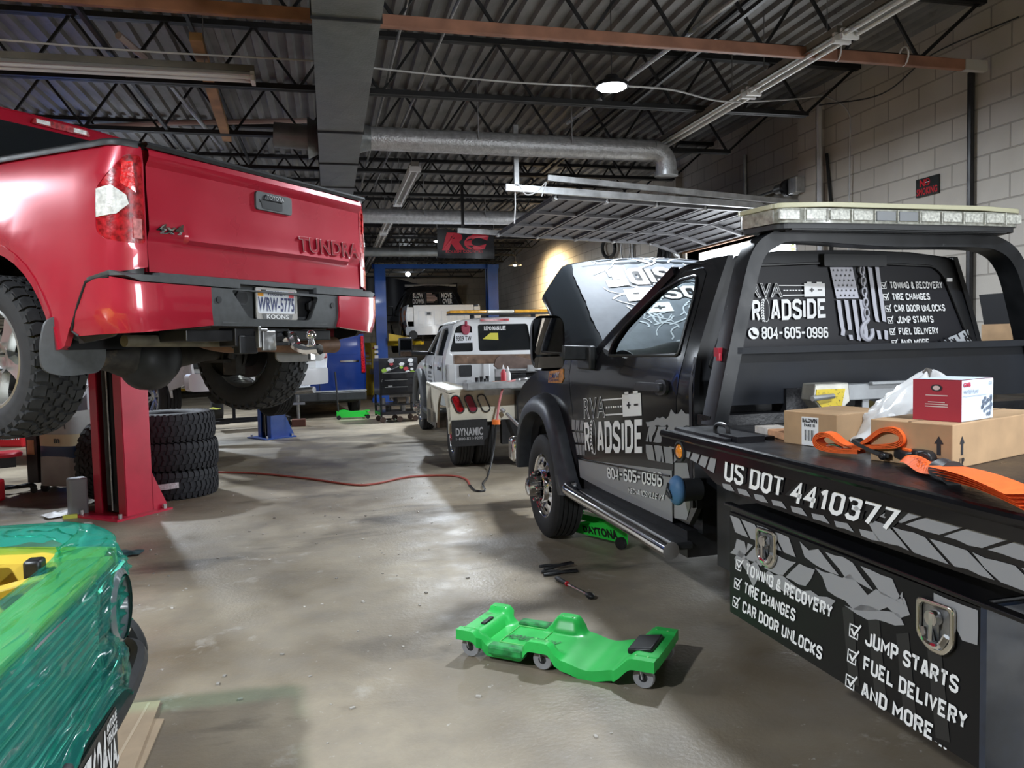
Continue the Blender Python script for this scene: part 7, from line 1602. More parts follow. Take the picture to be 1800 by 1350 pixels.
# hand tools in front of the truck
ra = thing('ratchet', 'chrome ratchet wrench with a black grip lying on the floor', 'ratchet', (1.43, 4.5, 0), math.atan2(4.285 - 4.716, 1.479 - 1.382))
b = MB(); b.tube([(-.22, 0, .016), (-.2, 0, .017), (-.09, 0, .016)], [.013, .016, .013], 10); b.build('grip', M_blackplastic, ra); b = MB(); b.cone((-.09, 0, .016), (-.075, 0, .016), .015, seg=10); b.build('red_ring', mat('red_plastic', (.5, .012, .02), .4), ra)
b = MB(); b.tube([(-.08, 0, .016), (.16, 0, .018)], [.008, .01], 10); b.build('shaft', M_chrome, ra); b = MB(); b.ball((.19, 0, .02), (.04, .025, .018), 14); b.cone((.19, 0, 0), (.19, 0, .02), .013, seg=8); b.build('head', M_blacksteel, ra)
for i, (u, v, yw, lb) in enumerate(((990, 1008, -4, 'black-handled pliers lying nearest the black truck wheel'), (985, 1000, 12, 'second black pliers, crossed under the first pliers'))):
    p = at_z(u, v, .0); pl = thing('pliers', lb, 'pliers', (p[0], p[1], .012 + .016 * i), R(yw), 'pliers on the floor')
    for s in (-1, 1): b = MB(); b.tube(spline([(-.14, s * .035, .0), (-.08, s * .03, .0), (0, s * .008, .0)], 4), [.011] * 6 + [.008] * 3, 8); b.build('handle', M_blackplastic, pl)
    b = MB(); b.ball((.02, 0, 0), (.035, .022, .01), 12); b.tube([(.02, .012, 0), (.1, .02, 0)], .008, 6); b.tube([(.02, -.012, 0), (.1, -.006, 0)], .008, 6); b.build('jaws', M_blacksteel, pl)
# green trolley jacks
def jack(loc, yaw, label, handle, txt=None):
    t = thing('trolley_jack', label, 'floor jack', loc, yaw, 'green trolley jacks')
    for s in (-1, 1):
        b = MB(); b.sheet([(-.34, .04), (.32, .04), (.34, .1), (.1, .12), (-.2, .19), (-.34, .16)], lambda a, z, o: (a, s * (.15 + o), z), grid=0, thick=.012); sp_ = b.build('side_plate', mat('jack_green', (.02, .55, .05), .35, coat=.3), t, smooth=0)
        if txt and s > 0: b = MB(); b.text(txt, ((.1, .105), (-.25, .125), (-.25, .06), (.1, .06)), lambda a, z, o: (a, .15 + o, z), .002, .05, shear=-.05); b.build('lettering', M_black, sp_, smooth=0)
        for x in (-.3, .3): b = MB(); b.lathe([(0, -.015), (.045, -.015), (.045, .015), (0, .015)], (x, s * .17, .045), 'y', 16); b.build('wheel', M_blacksteel, t)
    b = MB(); b.bar((-.2, 0, .13), (.3, 0, .14), .08, .05); b.cone((.3, 0, .14), (.3, 0, .17), .05, seg=14); b.cone((.25, -.15, .07), (.25, .15, .07), .02); b.build('lift_arm', mat('jack_green', (.02, .55, .05), .35, coat=.3), t)
    if handle: b = MB(); b.cone((-.3, 0, .12), (-.34, 0, 1.0), .018, seg=10); b.build('handle', M_blackplastic, t)
p = at_z(1048, 950, .0); jack((p[0] + .1, p[1] + .05, 0), math.atan2(at_z(1095, 962)[1] - at_z(1005, 940)[1], at_z(1095, 962)[0] - at_z(1005, 940)[0]) + PI, 'dark green trolley jack under the black truck running board', False, 'DAYTONA')
jack((.45, 16.6, 0), R(0), 'bright green trolley jack with upright handle beside the blue van', True)
# wheeled dolly and jack stand behind the tyres
dl = thing('wheeled_dolly', 'low black steel dolly on casters beneath the white pickup', 'dolly', (-1.55, 15.6, 0), R(15))
b = MB(); b.box(-.75, .75, -.3, -.25, .14, .19); b.box(-.75, .75, .25, .3, .14, .19); b.box(-.75, -.7, -.3, .3, .14, .19); b.box(.7, .75, -.3, .3, .14, .19); b.box(-.3, -.25, -.05, .05, .19, .6); b.build('frame', M_blacksteel, dl, smooth=0)
b = MB(); b.box(-.6, .1, -.25, .25, .58, .62); b.build('top_plate', M_steel, dl, smooth=0, bevel=.01)
for x in (-.7, .7):
    for y in (-.27, .27): b = MB(); b.lathe([(0, -.02), (.06, -.02), (.06, .02), (0, .02)], (x, y, .06), 'y', 14); b.box(x - .02, x + .02, y - .02, y + .02, .06, .15); b.build('caster', M_blackplastic, dl)
js = thing('jack_post', 'screw jack post standing on a small wooden block', 'jack stand', (-.62, 15.5, 0))
b = MB(); b.box(-.13, .13, -.1, .1, 0, .14); b.build('wooden_block', mat('red_brown_block', (.12, .045, .03), .7), js, smooth=0, bevel=.01); b = MB(); b.cone((0, 0, .14), (0, 0, .6), .03); b.box(-.13, .13, -.03, .03, .42, .46); b.build('screw_post', M_steel, js)
one(MB().lathe([(0, -.12), (.16, -.12), (.3, -.1), (.33, 0), (.3, .1), (.16, .12), (0, .12)], axis='y', seg=30), 'tyre', M_rubber, 'plain black tyre standing behind the wheeled dolly', 'tyre', (-2.3, 16.9, .33), R(100))
# ------------------------------------------------------------------ tool cart, yellow cabinet, banner, dark shelves
tc_ = thing('tool_cart', 'black tool cart covered in stickers beside the white wrecker truck', 'tool cart', (1.2, 15.6, 0), R(8))
M_cart = mat('cart_black', (.014, .014, .017), .35, coat=.3, noise=(9, .3))
b = MB(); b.box(-.3, .48, -.28, .28, .55, 1.28); b.build('chest', M_cart, tc_, smooth=0, bevel=.01)
b = MB(); b.box(-.3, .48, -.28, .28, .16, .22); b.box(-.3, .48, -.28, .28, .34, .37)
for x in (-.28, .46):
    for y in (-.26, .26): b.box(x - .02, x + .02, y - .02, y + .02, .12, .6)
b.build('lower_shelf', M_cart, tc_, smooth=0)
for k in range(3): b = MB(); b.box(-.25, .42, -.295, -.28, .6 + .14 * k, .72 + .14 * k); d_ = b.build('drawer', M_cart, tc_, smooth=0, bevel=.004); b = MB(); b.box(-.2, .26, -.31, -.295, .7 + .14 * k, .715 + .14 * k); b.build('drawer_pull', M_steel, d_, smooth=0)
rr = random.Random(4); cols = [M_white, mat('sticker_grey', (.45, .45, .47), .5), mat('sticker_red', (.5, .06, .07), .5), mat('sticker_green', (.35, .55, .08), .5), M_white]
for k in range(17):
    x, z = rr.uniform(-.24, .4), rr.uniform(.98, 1.24) if k > 2 else rr.uniform(.7, .95); s_ = rr.uniform(.025, .055); n = rr.choice((4, 5, 6, 8)); a0 = rr.uniform(0, 2)
    b = MB(); b.sheet([(x + s_ * 1.3 * math.cos(a0 + 2 * PI * i / n), z + s_ * math.sin(a0 + 2 * PI * i / n)) for i in range(n)], lambda a, c, o: (a, -.282 - o, c), grid=0, thick=.002, off=.002 + .0003 * k); b.build('sticker', cols[k % 5], tc_, smooth=0)
b = MB(); b.bar((-.24, -.29, .98), (.1, -.29, 1.12), .02, .012); b.build('long_wrench', M_steel, tc_, smooth=0)
for k, (x, z0) in enumerate(((-.2, .37), (.05, .37), (.3, .37), (-.1, .22), (.2, .22))): b = MB(); b.cone((x, -.1, z0), (x, -.1, z0 + .12), .06 if k > 2 else .045, seg=12); b.build('shelf_can', (M_steel, M_blacksteel)[k % 2], tc_)
for x in (-.24, .1, .42):
    for y in (-.22, .22): b = MB(); b.lathe([(0, -.018), (.055, -.018), (.06, 0), (.055, .018), (0, .018)], (x, y, .06), 'y', 14); b.build('caster', mat('brown_caster', (.08, .05, .04), .6), tc_)
yc = thing('cabinet', 'tall yellow steel cabinet with stickers near the far wall', 'cabinet', (1.28, 24.4, 0), R(-4))
b = MB(); b.box(-.34, .34, -.25, .25, 0, 1.62); b.build('body', mat('cabinet_yellow', (.72, .5, .02), .4, noise=(5, .12)), yc, smooth=0, bevel=.012)
b = MB(); b.box(-.006, .006, -.258, -.25, .05, 1.58); b.build('door_gap', M_black, yc, smooth=0)
for k, (x, z, w, h_, m) in enumerate(((-.15, 1.2, .09, .03, 0), (-.12, 1.08, .12, .025, 5), (-.1, .98, .1, .04, 5), (-.14, 1.3, .07, .02, 2), (.0, .72, .06, .08, 0), (.15, 1.45, .1, .03, 2))):
    b = MB(); b.box(x - w, x + w, -.257, -.25, z - h_, z + h_); b.build('sticker', (M_white, 0, cols[2], 0, 0, M_steel)[m] or M_white, yc, smooth=0)
p0 = at_y(768, 402, 13.47); p1 = at_y(868, 402, 13.47); p2 = at_y(770, 455, 13.47)
bn = thing('banner', 'black hanging banner with red RC letters', 'banner', (p0[0], 13.47, p2[2])); bw, bh = p1[0] - p0[0], p0[2] - p2[2]
bf = lambda a, z, o: (a, .03 * math.sin(a * 9) * (1 - .5 * z / bh) + .02 * math.sin(a * 4 + z * 9) - o, z)
b = MB(); b.sheet([(0, .02), (bw, 0), (bw * 1.0, bh * .99), (bw * .5, bh * .93), (0, bh)], bf, grid=.08, thick=.004); b.build('cloth', mat('black_vinyl', (.02, .021, .024), .35, noise=(6, .3)), bn, smooth=60)
b = MB(); q = ((bw * .17, bh * .84), (bw * .86, bh * .80), (bw * .82, bh * .33), (bw * .15, bh * .33)); M_rc = mat('banner_red', (.5, .03, .05), .45)
b.text('RC', q, bf, .006, .06, shear=.08); b.text('ROUGH COUNTRY', ((bw * .15, bh * .29), (bw * .8, bh * .29), (bw * .8, bh * .2), (bw * .15, bh * .2)), bf, .006, .01); b.build('lettering', M_rc, bn, smooth=0)
b = MB(); b.cone((.0, 0, bh), (.0, .0, ZCH - p2[2]), .006); b.build('tie', M_steel, bn); b = MB(); b.cone((bw, 0, bh * .98), (bw, .0, ZCH - p2[2]), .006); b.build('tie', M_steel, bn)
sh = thing('storage_rack', 'dark tarp-covered rack against the far wall', 'rack', (1.4, 26.7, 0))
b = MB(); b.grid(lambda u, v: (-2.6 + 5.6 * u, -.2 - .1 * math.sin(u * 23) - .15 * math.sin(u * 7) * v, 2.2 + 1.5 * v - .15 * math.sin(u * 9)), 40, 8); b.build('tarp', mat('dark_tarp', (.012, .013, .02), .45, noise=(2, .6)), sh, smooth=60, recalc=False)
for x in (-2.5, .2, 2.9): b = MB(); b.box(x - .03, x + .03, -.1, -.04, 0, 3.6); b.build('upright', M_blacksteel, sh, smooth=0)
fl = thing('lamp', 'small bright lamp far behind the blue lift', 'lamp', P3(at_y(717, 482, 24.3)))
b = MB(); b.ball((0, 0, 0), .07, 14); b.build('bulb', M_led, fl); b = MB(); b.cone((0, 0, .05), (0, 0, .6), .01); b.build('cord', M_blackplastic, fl)
# engine parts and pipes on a shelf by the far left post
one(MB().box(-.5, .5, -.3, .3, 0, .9).box(-.3, -.1, -.1, .1, .9, 1.15).cone((.2, 0, .9), (.2, 0, 1.2), .08), 'work_bench', mat('grey_bench', (.16, .15, .14), .6, noise=(8, .3)), 'grey work bench with parts behind the tool cart', 'bench', (2.1, 23.0, 0), smooth=0)
# clutter on the right wall behind the black truck
bb = at_x(1755, 560, 5.2)
rk = thing('wall_bench', 'steel bench on the right wall seen through the headboard hoop', 'bench', (5.18, bb[1], 0))
b = MB(); b.box(-.28, .28, -.8, .8, 1.36, 1.42)
for y in (-.76, .76):
    for x in (-.25, .25): b.box(x - .025, x + .025, y - .025, y + .025, 0, 1.36)
b.build('top', M_steel, rk, smooth=0)
one(MB().add([(0, -.45, .42), (0, .12, .42), (0, .05, .1), (0, -.2, .1), (.05, -.45, .42), (.05, .12, .42), (.05, .05, .1), (.05, -.2, .1)], [(0, 1, 2, 3), (7, 6, 5, 4), (0, 4, 5, 1), (1, 5, 6, 2), (2, 6, 7, 3), (3, 7, 4, 0)]).box(0, .05, -.2, .05, 0, .1), 'black_panel', M_black, 'black angular panel standing on the wall bench', 'panel', (5.08, bb[1] - .05, 1.42), smooth=0)
one(MB().box(-.1, .1, -.14, .14, 0, .18), 'cardboard_box', M_card, 'small brown box on the wall bench beyond the hoop', 'box', (4.98, bb[1] - .3, 1.42), smooth=0)
# small debris on the floor
for u, v, lb in ((683, 741, 'chrome socket on the floor left of the wrecker front wheel'), (699, 739, 'second chrome socket on the floor beside the wrecker front wheel')):
    p = at_z(u, v); one(MB().cone((-.05, 0, .025), (.05, 0, .025), .025, seg=12), 'socket', M_chrome, lb, 'socket', P3(p), R(20), 'chrome sockets')
b = MB(); rr = random.Random(12)
for i in range(260):
    x, y = rr.uniform(-3, 1.4), rr.uniform(2.6, 10); s_ = rr.uniform(.003, .012); b.obox((x, y, s_ * .3), (s_ * 2, s_ * 1.2, s_ * .6), rot('z', rr.uniform(0, 180)))
o = b.build('floor_grit', mat('grit', (.4, .37, .33), .8, noise=(.8, .8)), smooth=0, recalc=False); o['kind'] = 'stuff'; tag(o, 'scattered grit and chips on the concrete floor', 'grit')
# ================================================================== things lying on the black truck's bed
def RW(x, y, z=BZ): p = RF.o + RF.fx * x + RF.ly * y; return (float(p[0]), float(p[1]), z)
def carton(name, label, corner, d1, L1, L2, h, z, m, group=None, top=None):
    """corner = nearest bottom corner in the truck's axes; d1 = direction of the face to the right of it"""
    a = math.atan2(d1[1], d1[0]) + R_YAW; t = thing(name, label, 'box', RW(corner[0], corner[1], z), a, group)
    b = MB(); b.box(0, L1, 0, L2, 0, h); b.build('carton', m, t, smooth=0, bevel=.003)
    return t, (lambda u, v, o: (u, -o, v)), (lambda u, v, o: (-o, u, v))     # right face, left face
M_ink = mat('black_ink', (.02, .02, .025), .7)
bx_, fr_, fl_ = carton('cardboard_box', 'large brown cardboard box with UP arrows on the black truck bed', (-3.922, .869), (.33, -.945), .62, .26, .135, BZ, M_card)
for f, c, nm in ((fr_, .055, 'right'), (fl_, .04, 'left')):
    b = MB(); b.add([f(*p, .0015) for p in ((c - .006, .04), (c + .006, .04), (c + .006, .075), (c - .006, .075))], [(0, 1, 2, 3)]); b.add([f(*p, .0015) for p in ((c - .014, .074), (c + .014, .074), (c, .098))], [(0, 1, 2)])
    b.text('UP', ((c - .013, .03), (c + .013, .03), (c + .013, .011), (c - .013, .011)) if nm == 'right' else ((c + .013, .03), (c - .013, .03), (c - .013, .011), (c + .013, .011)), f, .0015, .02); b.build('up_arrow', M_ink, bx_, smooth=0)
b = MB(); b.box(.0, .62, .125, .135, .1352, .1362); b.build('flap_seam', mat('dark_cardboard', (.25, .16, .09), .8), bx_, smooth=0)
b2, fr_, fl_ = carton('cardboard_box', 'smaller brown box with a white barcode label near the headboard', (-3.44, .90), (.25, -.95), .32, .24, .125, BZ, M_card)
b = MB(); b.sheet([(.155, .002), (.08, .002), (.08, .108), (.155, .108)], fl_, grid=0, thick=.001, off=.001); lbl = b.build('label', M_white, b2, smooth=0)
b = MB(); b.text('BALDWIN', ((.15, .102), (.085, .102), (.085, .088), (.15, .088)), fl_, .002, .05); b.text('PA4318', ((.142, .083), (.095, .083), (.095, .072), (.142, .072)), fl_, .002, .04)
for k in range(9): x = .14 - .005 * k; b.add([fl_(*p, .002) for p in ((x, .02), (x - (.0015 if k % 3 else .003), .02), (x - (.0015 if k % 3 else .003), .06), (x, .06))], [(0, 1, 2, 3)])
b.build('label_print', M_ink, lbl, smooth=0)
b3, fr_, fl_ = carton('pump_box', 'red and white water pump box on top of the large cardboard box', (-3.885, .80), (.33, -.945), .20, .15, .128, BZ + .136, mat('white_card', (.66, .74, .84), .5))
b = MB(); b.sheet([(0, 0), (.15, 0), (.15, .128), (0, .128)], fl_, grid=0, thick=.001, off=.0012); b.add([(0, 0, .1285), (.2, 0, .1285), (.2, .15, .1285), (0, .15, .1285)], [(0, 1, 2, 3)]); rdp = b.build('red_side', mat('red_card', (.38, .018, .04), .5), b3, smooth=0)
b = MB(); b.sheet([(.005, .004), (.195, .004), (.195, .146), (.005, .146)], lambda u, v, o: (u, v, .129 + o), grid=0, thick=0, off=.0005); b.build('white_lid', mat('white_card', (.66, .74, .84), .5), b3, smooth=0)
b = MB(); b.lathe([(.0, .002), (.011, .002)], (0, 0, 0), 'x', 24); b.v = [(-.003, .075 + p[1] * 1.6, .103 + p[2]) for p in b.v]; b.build('oval_emblem', M_ink, rdp, smooth=0)
b = MB(); b.lathe([(.0, .002), (.007, .002)], (0, 0, 0), 'x', 24); b.v = [(-.0036, .075 + p[1] * 1.6, .103 + p[2]) for p in b.v]; b.text('The trusted name', ((.11, .084), (.045, .084), (.045, .078), (.11, .078)), fl_, .003) if False else None
for z, w in ((.081, .034), (.06, .026), (.053, .035), (.046, .035)): b.add([fl_(*p, .003) for p in ((.075 + w, z), (.075 - w, z), (.075 - w, z - .003), (.075 + w, z - .003))], [(0, 1, 2, 3)])
b.build('small_print', mat('pale_print', (.65, .5, .5), .5), rdp, smooth=0)
b = MB(); b.text('GMB', ((.008, .12), (.05, .12), (.05, .108), (.008, .108)), fr_, .002, .05); b.build('brand_lettering', mat('red_ink', (.5, .02, .06), .5), b3, smooth=0)
b = MB(); b.text('WATER PUMP', ((.008, .098), (.1, .096), (.1, .084), (.008, .086)), fr_, .002, .0); b.text('OE', ((.165, .118), (.185, .118), (.185, .108), (.165, .108)), fr_, .002, .0); b.box(.004, .15, -.0022, -.0018, .0775, .0785)
for k in range(26): x, z = .125 + rr.uniform(0, .06), .015 + rr.uniform(0, .055); b.lathe([(.0025, -.002), (.0045 + .003 * rr.random(), -.002)], (x, 0, z), 'y', 12)
b.build('pump_drawing', mat('blue_grey_ink', (.16, .2, .27), .5), b3, smooth=0)
# black box half hidden in the carrier bag
one(MB().box(-.1, .1, -.09, .09, 0, .15), 'parts_box', M_black, 'black box showing through the white carrier bag', 'box', RW(-3.34, .54), R_YAW + R(-25), smooth=0)
# white plastic carrier bag
b = MB()
def bag(u, v):
    t = 2 * PI * u; cx, sx = math.cos(t), math.sin(t); n = mnoise.noise(Vector((cx * 1.3, sx * 1.3, v * 1.2))); cr_ = .03 * (1 - min(1, abs(mnoise.noise(Vector((cx * 2.2 + v * .8, sx * 2.2, v * 1.6 + 5)))) * 6))
    r = .145 * (1 + .35 * n) * math.sqrt(max(.0, 1 - (v * .99) ** 2.6)) * (1 - .25 * v) + cr_ * (1 - v); z = .26 * v * (1 + .15 * n) + .5 * cr_ * (1 - v)
    return (r * 1.1 * cx, r * .8 * sx - .1 * v, max(.003, z))
b.grid(bag, 64, 30, cu=True)
m = mat('white_film', (.75, .75, .75), .28, alpha=.72); cb = thing('carrier_bag', 'crumpled white plastic carrier bag between the two brown boxes', 'plastic bag', RW(-3.50, .68), R_YAW); cb.scale = (1.12, 1.12, 1.05)
b.build('film', m, cb, smooth=75, recalc=False)
b = MB()
for q in range(2): b.tube(spline([(-.1 + .05 * q, .08, .12), (-.13, .1 + .03 * q, .05), (-.1, .12, .01)], 5), .012, 6)
b.build('bag_handle', m, cb)
b = MB(); b.grid(lambda u, v: (lambda P: (P[0] * 1.02, P[1] * 1.02, P[2]))(bag(.42 + .09 * u, .45 + .2 * v)), 8, 8); b.build('bag_print', mat('blue_print', (.07, .1, .35), .5, noise=(40, .6)), cb, smooth=60, recalc=False)
# galvanised jack arm with a yellow sticker cap
ja = thing('trailer_jack', 'galvanised steel arm with a yellow warning cap in front of the bulkhead', 'trailer jack', RW(-2.86, .2), R_YAW)
b = MB(); b.box(-.035, .035, -.35, .25, .12, .19); b.box(-.06, -.035, -.35, .12, .185, .2); b.box(-.02, .03, .1, .14, 0, .13); b.build('arm', mat('dull_galvanised', (.3, .31, .32), .5, .2, noise=(9, .2)), ja, smooth=0, bevel=.004)
b = MB(); b.sheet([(.23, .2), (.40, .2), (.41, .13), (.37, .085), (.26, .085), (.22, .12)], lambda a, z, o: (-.045 - o, a, z), grid=0, thick=.09); b.build('end_cap', mat('worn_galvanised', (.38, .37, .33), .45, .6, noise=(12, .3)), ja, smooth=0, bevel=.006)
b = MB(); b.sheet([(.25, .175), (.395, .175), (.4, .13), (.365, .092), (.27, .092)], lambda a, z, o: (-.0465 - o, a, z), grid=0, thick=.002, off=.002); b.build('warning_sticker', mat('yellow_sticker', (.65, .48, .02), .5, dirt=(60, .56, (.04, .03, .01))), ja, smooth=0)
b = MB(); b.cone((-.08, .44, .14), (-.06, .32, .145), .012, seg=8); b.build('pin', M_galv, ja)
b = MB(); b.cone((.0, -.1, .0), (.0, -.1, .12), .07, seg=18); b.build('black_motor', M_blackplastic, ja)
pk = thing('wood_plank', 'short scuffed wood plank beside the tie ring on the bed', 'plank', RW(-3.06, .86), R_YAW + R(-8))
b = MB(); b.box(-.16, .16, -.05, .05, 0, .03); b.build('plank', mat('orange_wood', (.5, .26, .14), .7, noise=(20, .3)), pk, smooth=0, bevel=.004); b = MB(); b.box(.04, .162, -.052, .052, .0, .0315); b.build('bare_end', mat('pale_wood_paint', (.55, .5, .45), .7, noise=(20, .2)), pk, smooth=0)
# orange ratchet straps
M_or = mat('orange_webbing', (.8, .12, .015), .65, noise=(60, .12)); M_ore = mat('webbing_edge', (.18, .02, .012), .7)
def ribbon(b, path, wv, w, th=.003, mi=0):
    P = [Vector(p) for p in path]; wv = Vector(wv).normalized() * w / 2; n = len(P); vs = []; fs = []
    for i in range(n):
        d = (P[min(n - 1, i + 1)] - P[max(0, i - 1)]).normalized(); nn = d.cross(wv).normalized() * th / 2
        vs += [P[i] - wv - nn, P[i] + wv - nn, P[i] + wv + nn, P[i] - wv + nn]
    for i in range(n - 1):
        for k in range(4): fs.append((i * 4 + k, i * 4 + (k + 1) % 4, i * 4 + 4 + (k + 1) % 4, i * 4 + 4 + k))
    fs += [(0, 1, 2, 3), (n * 4 - 1, n * 4 - 2, n * 4 - 3, n * 4 - 4)]; b.add(vs, fs, mi)
S0 = RF.flat(1410, 800, BZ); hx = Vector((-.80, -.26, 0)).normalized(); dep = Vector((hx.y, -hx.x, 0))
sp1 = thing('ratchet_strap', 'orange ratchet strap looped in a figure eight by the brown boxes', 'strap', RW(-3.60, .97), R_YAW, 'orange straps on the truck bed')
def hp3(h, z, d=0): v = hx * h + dep * d; return (v.x, v.y, z)
b = MB()
for k in range(4):
    e = .004 * k; dd = .003 * k
    ribbon(b, spline([hp3(.04, .018 + e), hp3(-.05, .012 + e), hp3(-.115 + e, .02 + e), hp3(-.13 + e, .048), hp3(-.11 + e, .072 - e), hp3(-.07, .074 - e), hp3(-.02, .045 - e * .5), hp3(.05, .03 + e)], 6), dep, .046)
    ribbon(b, spline([hp3(.02, .03 + e), hp3(.07, .07 - e), hp3(.12, .107 - e), hp3(.17 - e, .112 - e), hp3(.195 - e, .085), hp3(.18 - e, .055 + e), hp3(.1, .04 + e), hp3(.03, .034 + e)], 6), dep, .046)
b.build('webbing', M_or, sp1, smooth=50)
b = MB(); ribbon(b, spline([hp3(.02, .06, -.0), hp3(.04, .05), hp3(.1, .03), hp3(.15, .022)], 5), dep, .05, .012); b.build('loop_strap', M_blackplastic, sp1)
rt = MB(); M_ = hp3(.2, .03); rt.obox(M_, (.09, .06, .03), rot('z', -15)); rt.obox(hp3(.25, .03), (.05, .075, .045), rot('z', -15)); rt.cone(hp3(.27, .03, -.04), hp3(.27, .03, .04), .022, seg=14); rt.cone(hp3(.13, .02, -.035), hp3(.13, .02, .035), .012); rt.build('ratchet', M_blacksteel, sp1, bevel=.006)
b = MB(); b.obox(hp3(.21, .0485), (.06, .045, .006), rot('z', -15)); b.build('orange_tab', M_or, sp1, smooth=0)
b = MB(); b.tube(spline([hp3(-.09, .03), hp3(-.06, .035), hp3(-.03, .028)], 4), .005, 6); b.build('hook', M_chrome, sp1)
sp2 = thing('ratchet_strap', 'wide orange strap lying flat with black sleeve and lettering', 'strap', RW(-3.93, .985), R_YAW, 'orange straps on the truck bed')
h2 = Vector((-.86, .30, 0)).normalized(); d2 = Vector((h2.y, -h2.x, 0))
q = lambda h, d, z: tuple(h2 * h + d2 * d + Vector((0, 0, z)))
b = MB(); b.grid(lambda u, v: q(-.09 + .2 * u, (v - .5) * .075 * (.75 + .25 * math.sin(PI * u)), .018 + .022 * math.sin(PI * v) + .006 * math.sin(u * 6)), 14, 8); b.build('webbing', M_or, sp2, smooth=60, recalc=False)
b = MB(); b.text('smart', (q(-.01, .0, 0)[:2], q(.1, .0, 0)[:2], q(.1, .034, 0)[:2], q(-.01, .034, 0)[:2]), lambda a, c, o: (a, c, .045 + o), .001, .0); b.build('lettering', mat('strap_ink', (.35, .04, .01), .6), sp2, smooth=0)
b = MB(); b.tube([q(.1, 0, .025), q(.13, 0, .03), q(.17, 0, .028), q(.19, 0, .03)], [.028, .034, .03, .035], 14); b.build('sleeve', M_blackplastic, sp2)
b = MB()
for k in range(5): b.grid(lambda u, v, k=k: q(.16 + .4 * u, (v - .5) * .09 + .01 * (k - 2), .012 + .009 * k + .01 * math.sin(u * 3)), 10, 2)
b.build('webbing_bundle', M_or, sp2, smooth=50, recalc=False)
# ================================================================== wrapped yellow car in the lower left corner
M_yc = mat('yellow_car_paint', (.68, .46, .06), .35, coat=.5, noise=(5, .12))
cc = thing('classic_car', 'yellow classic car without bonnet, its front wrapped in green film', 'car', (-.745, 2.12, 0), 0); cc.scale = (1.06, 1.06, 1.06)
def C(mb, name, m, parent=None, **k): return mb.build(name, m, parent or cc, **k)
for s in (-1, 1):
    aw_ = [(-.85 + .36 * math.cos(t), .32 + .38 * math.sin(t)) for t in np.linspace(0, PI, 14)]
    fy = on_y(lambda z: float(np.interp(z, [.2, .5, .7, .82, .9], [.80, .85, .84, .80, .7])), s)
    b = MB(); b.sheet([(-.02, .35), (-.48, .3)] + aw_ + [(-1.3, .25), (-3.2, .25), (-4.4, .35), (-4.5, .8), (-3.3, .9), (-1.4, .88), (-.5, .84), (-.02, .8)], fy, grid=.12, thick=.02); C(b, 'fender', M_yc, smooth=40)
    b = MB(); b.grid(lambda u, v: (-1.6 + 1.57 * u, s * (.80 - .14 * v + .02 * math.sin(PI * v)), .875 - .07 * u ** 2 + .012 * math.sin(PI * v) - .02 * v), 14, 5); C(b, 'fender_top', M_yc, smooth=60)
    b = MB(); b.grid(lambda u, v: (-1.6 + 1.5 * u, s * (.66 - .08 * v), .85 - .05 * u - .35 * v), 10, 4); b.box(-.75, -.55, min(s * .45, s * .6), max(s * .45, s * .6), .5, .62); C(b, 'inner_wing', M_yc, smooth=40)
    for x, z in ((-.33, .81), (-.2, .80)):
        b = MB(); b.box(x - .025, x + .025, min(s * .58, s * .64), max(s * .58, s * .64), z - .05, z + .03); C(b, 'rubber_block', M_black, bevel=.01)
    b = MB(); b.lathe([(.0, -.02), (.1, -.01), (.12, .02), (.1, .03)], (.02, s * .6, .66), 'x', 24); b.sheet(fillet([(s * .44, .52), (s * .78, .52), (s * .8, .76), (s * .44, .76)], .04), lambda a, z, o: (.0 + o, a, z), grid=0, thick=.04); C(b, 'headlamp', mat('headlamp_glass', (.12, .15, .16), .15, coat=1), bevel=.008)
    b = MB(); b.tube([(.012, s * .45, .53), (.012, s * .77, .53), (.0, s * .79, .75), (.012, s * .45, .75)], .012, 6, closed=True); C(b, 'headlamp_bezel', M_chrome)
b = MB(); b.box(-.12, -.0, -.70, .70, .77, .8); b.box(-.14, -.11, -.70, .70, .66, .8); C(b, 'slam_panel', M_yc, smooth=0, bevel=.008)
b = MB(); b.bar((-.14, .6, .77), (-.9, -.1, .74), .05, .03); C(b, 'brace', M_yc, smooth=0, bevel=.006)
b = MB(); b.box(-.28, -.2, -.5, .45, .35, .7); C(b, 'radiator', M_black, smooth=0)
b = MB(); b.tube(spline([(-.5, -.3, .6), (-.35, 0, .7), (-.4, .3, .68), (-.6, .4, .6)], 6), .03, 10); b.ball((-.8, -.1, .62), (.16, .16, .12), 16); b.box(-1.2, -.5, -.3, .2, .3, .6); C(b, 'engine', M_under)
b = MB()
for k in range(7): b.tube(spline([(-.2 - .03 * k, -.4 + .1 * k, .72), (-.25 - .04 * k, -.35 + .1 * k, .76), (-.32, -.32 + .1 * k, .7)], 4), .01, 6)
C(b, 'wiring', mat('yellow_loom', (.5, .32, .04), .5))
b = MB(); b.box(-.03, .0, -.44, .44, .5, .76); C(b, 'grille_back', M_black, smooth=0)
for k in range(11): b = MB(); b.box(.0, .018, -.43, .43, .505 + .0235 * k, .514 + .0235 * k); C(b, 'grille_bar', M_galv, smooth=0)
b = MB(); b.tube([(.01, -.44, .5), (.01, .44, .5), (.01, .44, .77), (.01, -.44, .77)], .012, 6, closed=True); b.box(-.02, .01, .42, .47, .48, .78); C(b, 'grille_frame', M_chrome, smooth=0)
b = MB(); b.sheet([(-.86, .37), (.86, .37), (.86, .54), (-.86, .54)], lambda a, z, o: (.07 - .22 * abs(a / .86) ** 5 + o, a, z), grid=.07, thick=.06); bm = C(b, 'bumper', M_chrome, smooth=40, bevel=.01)
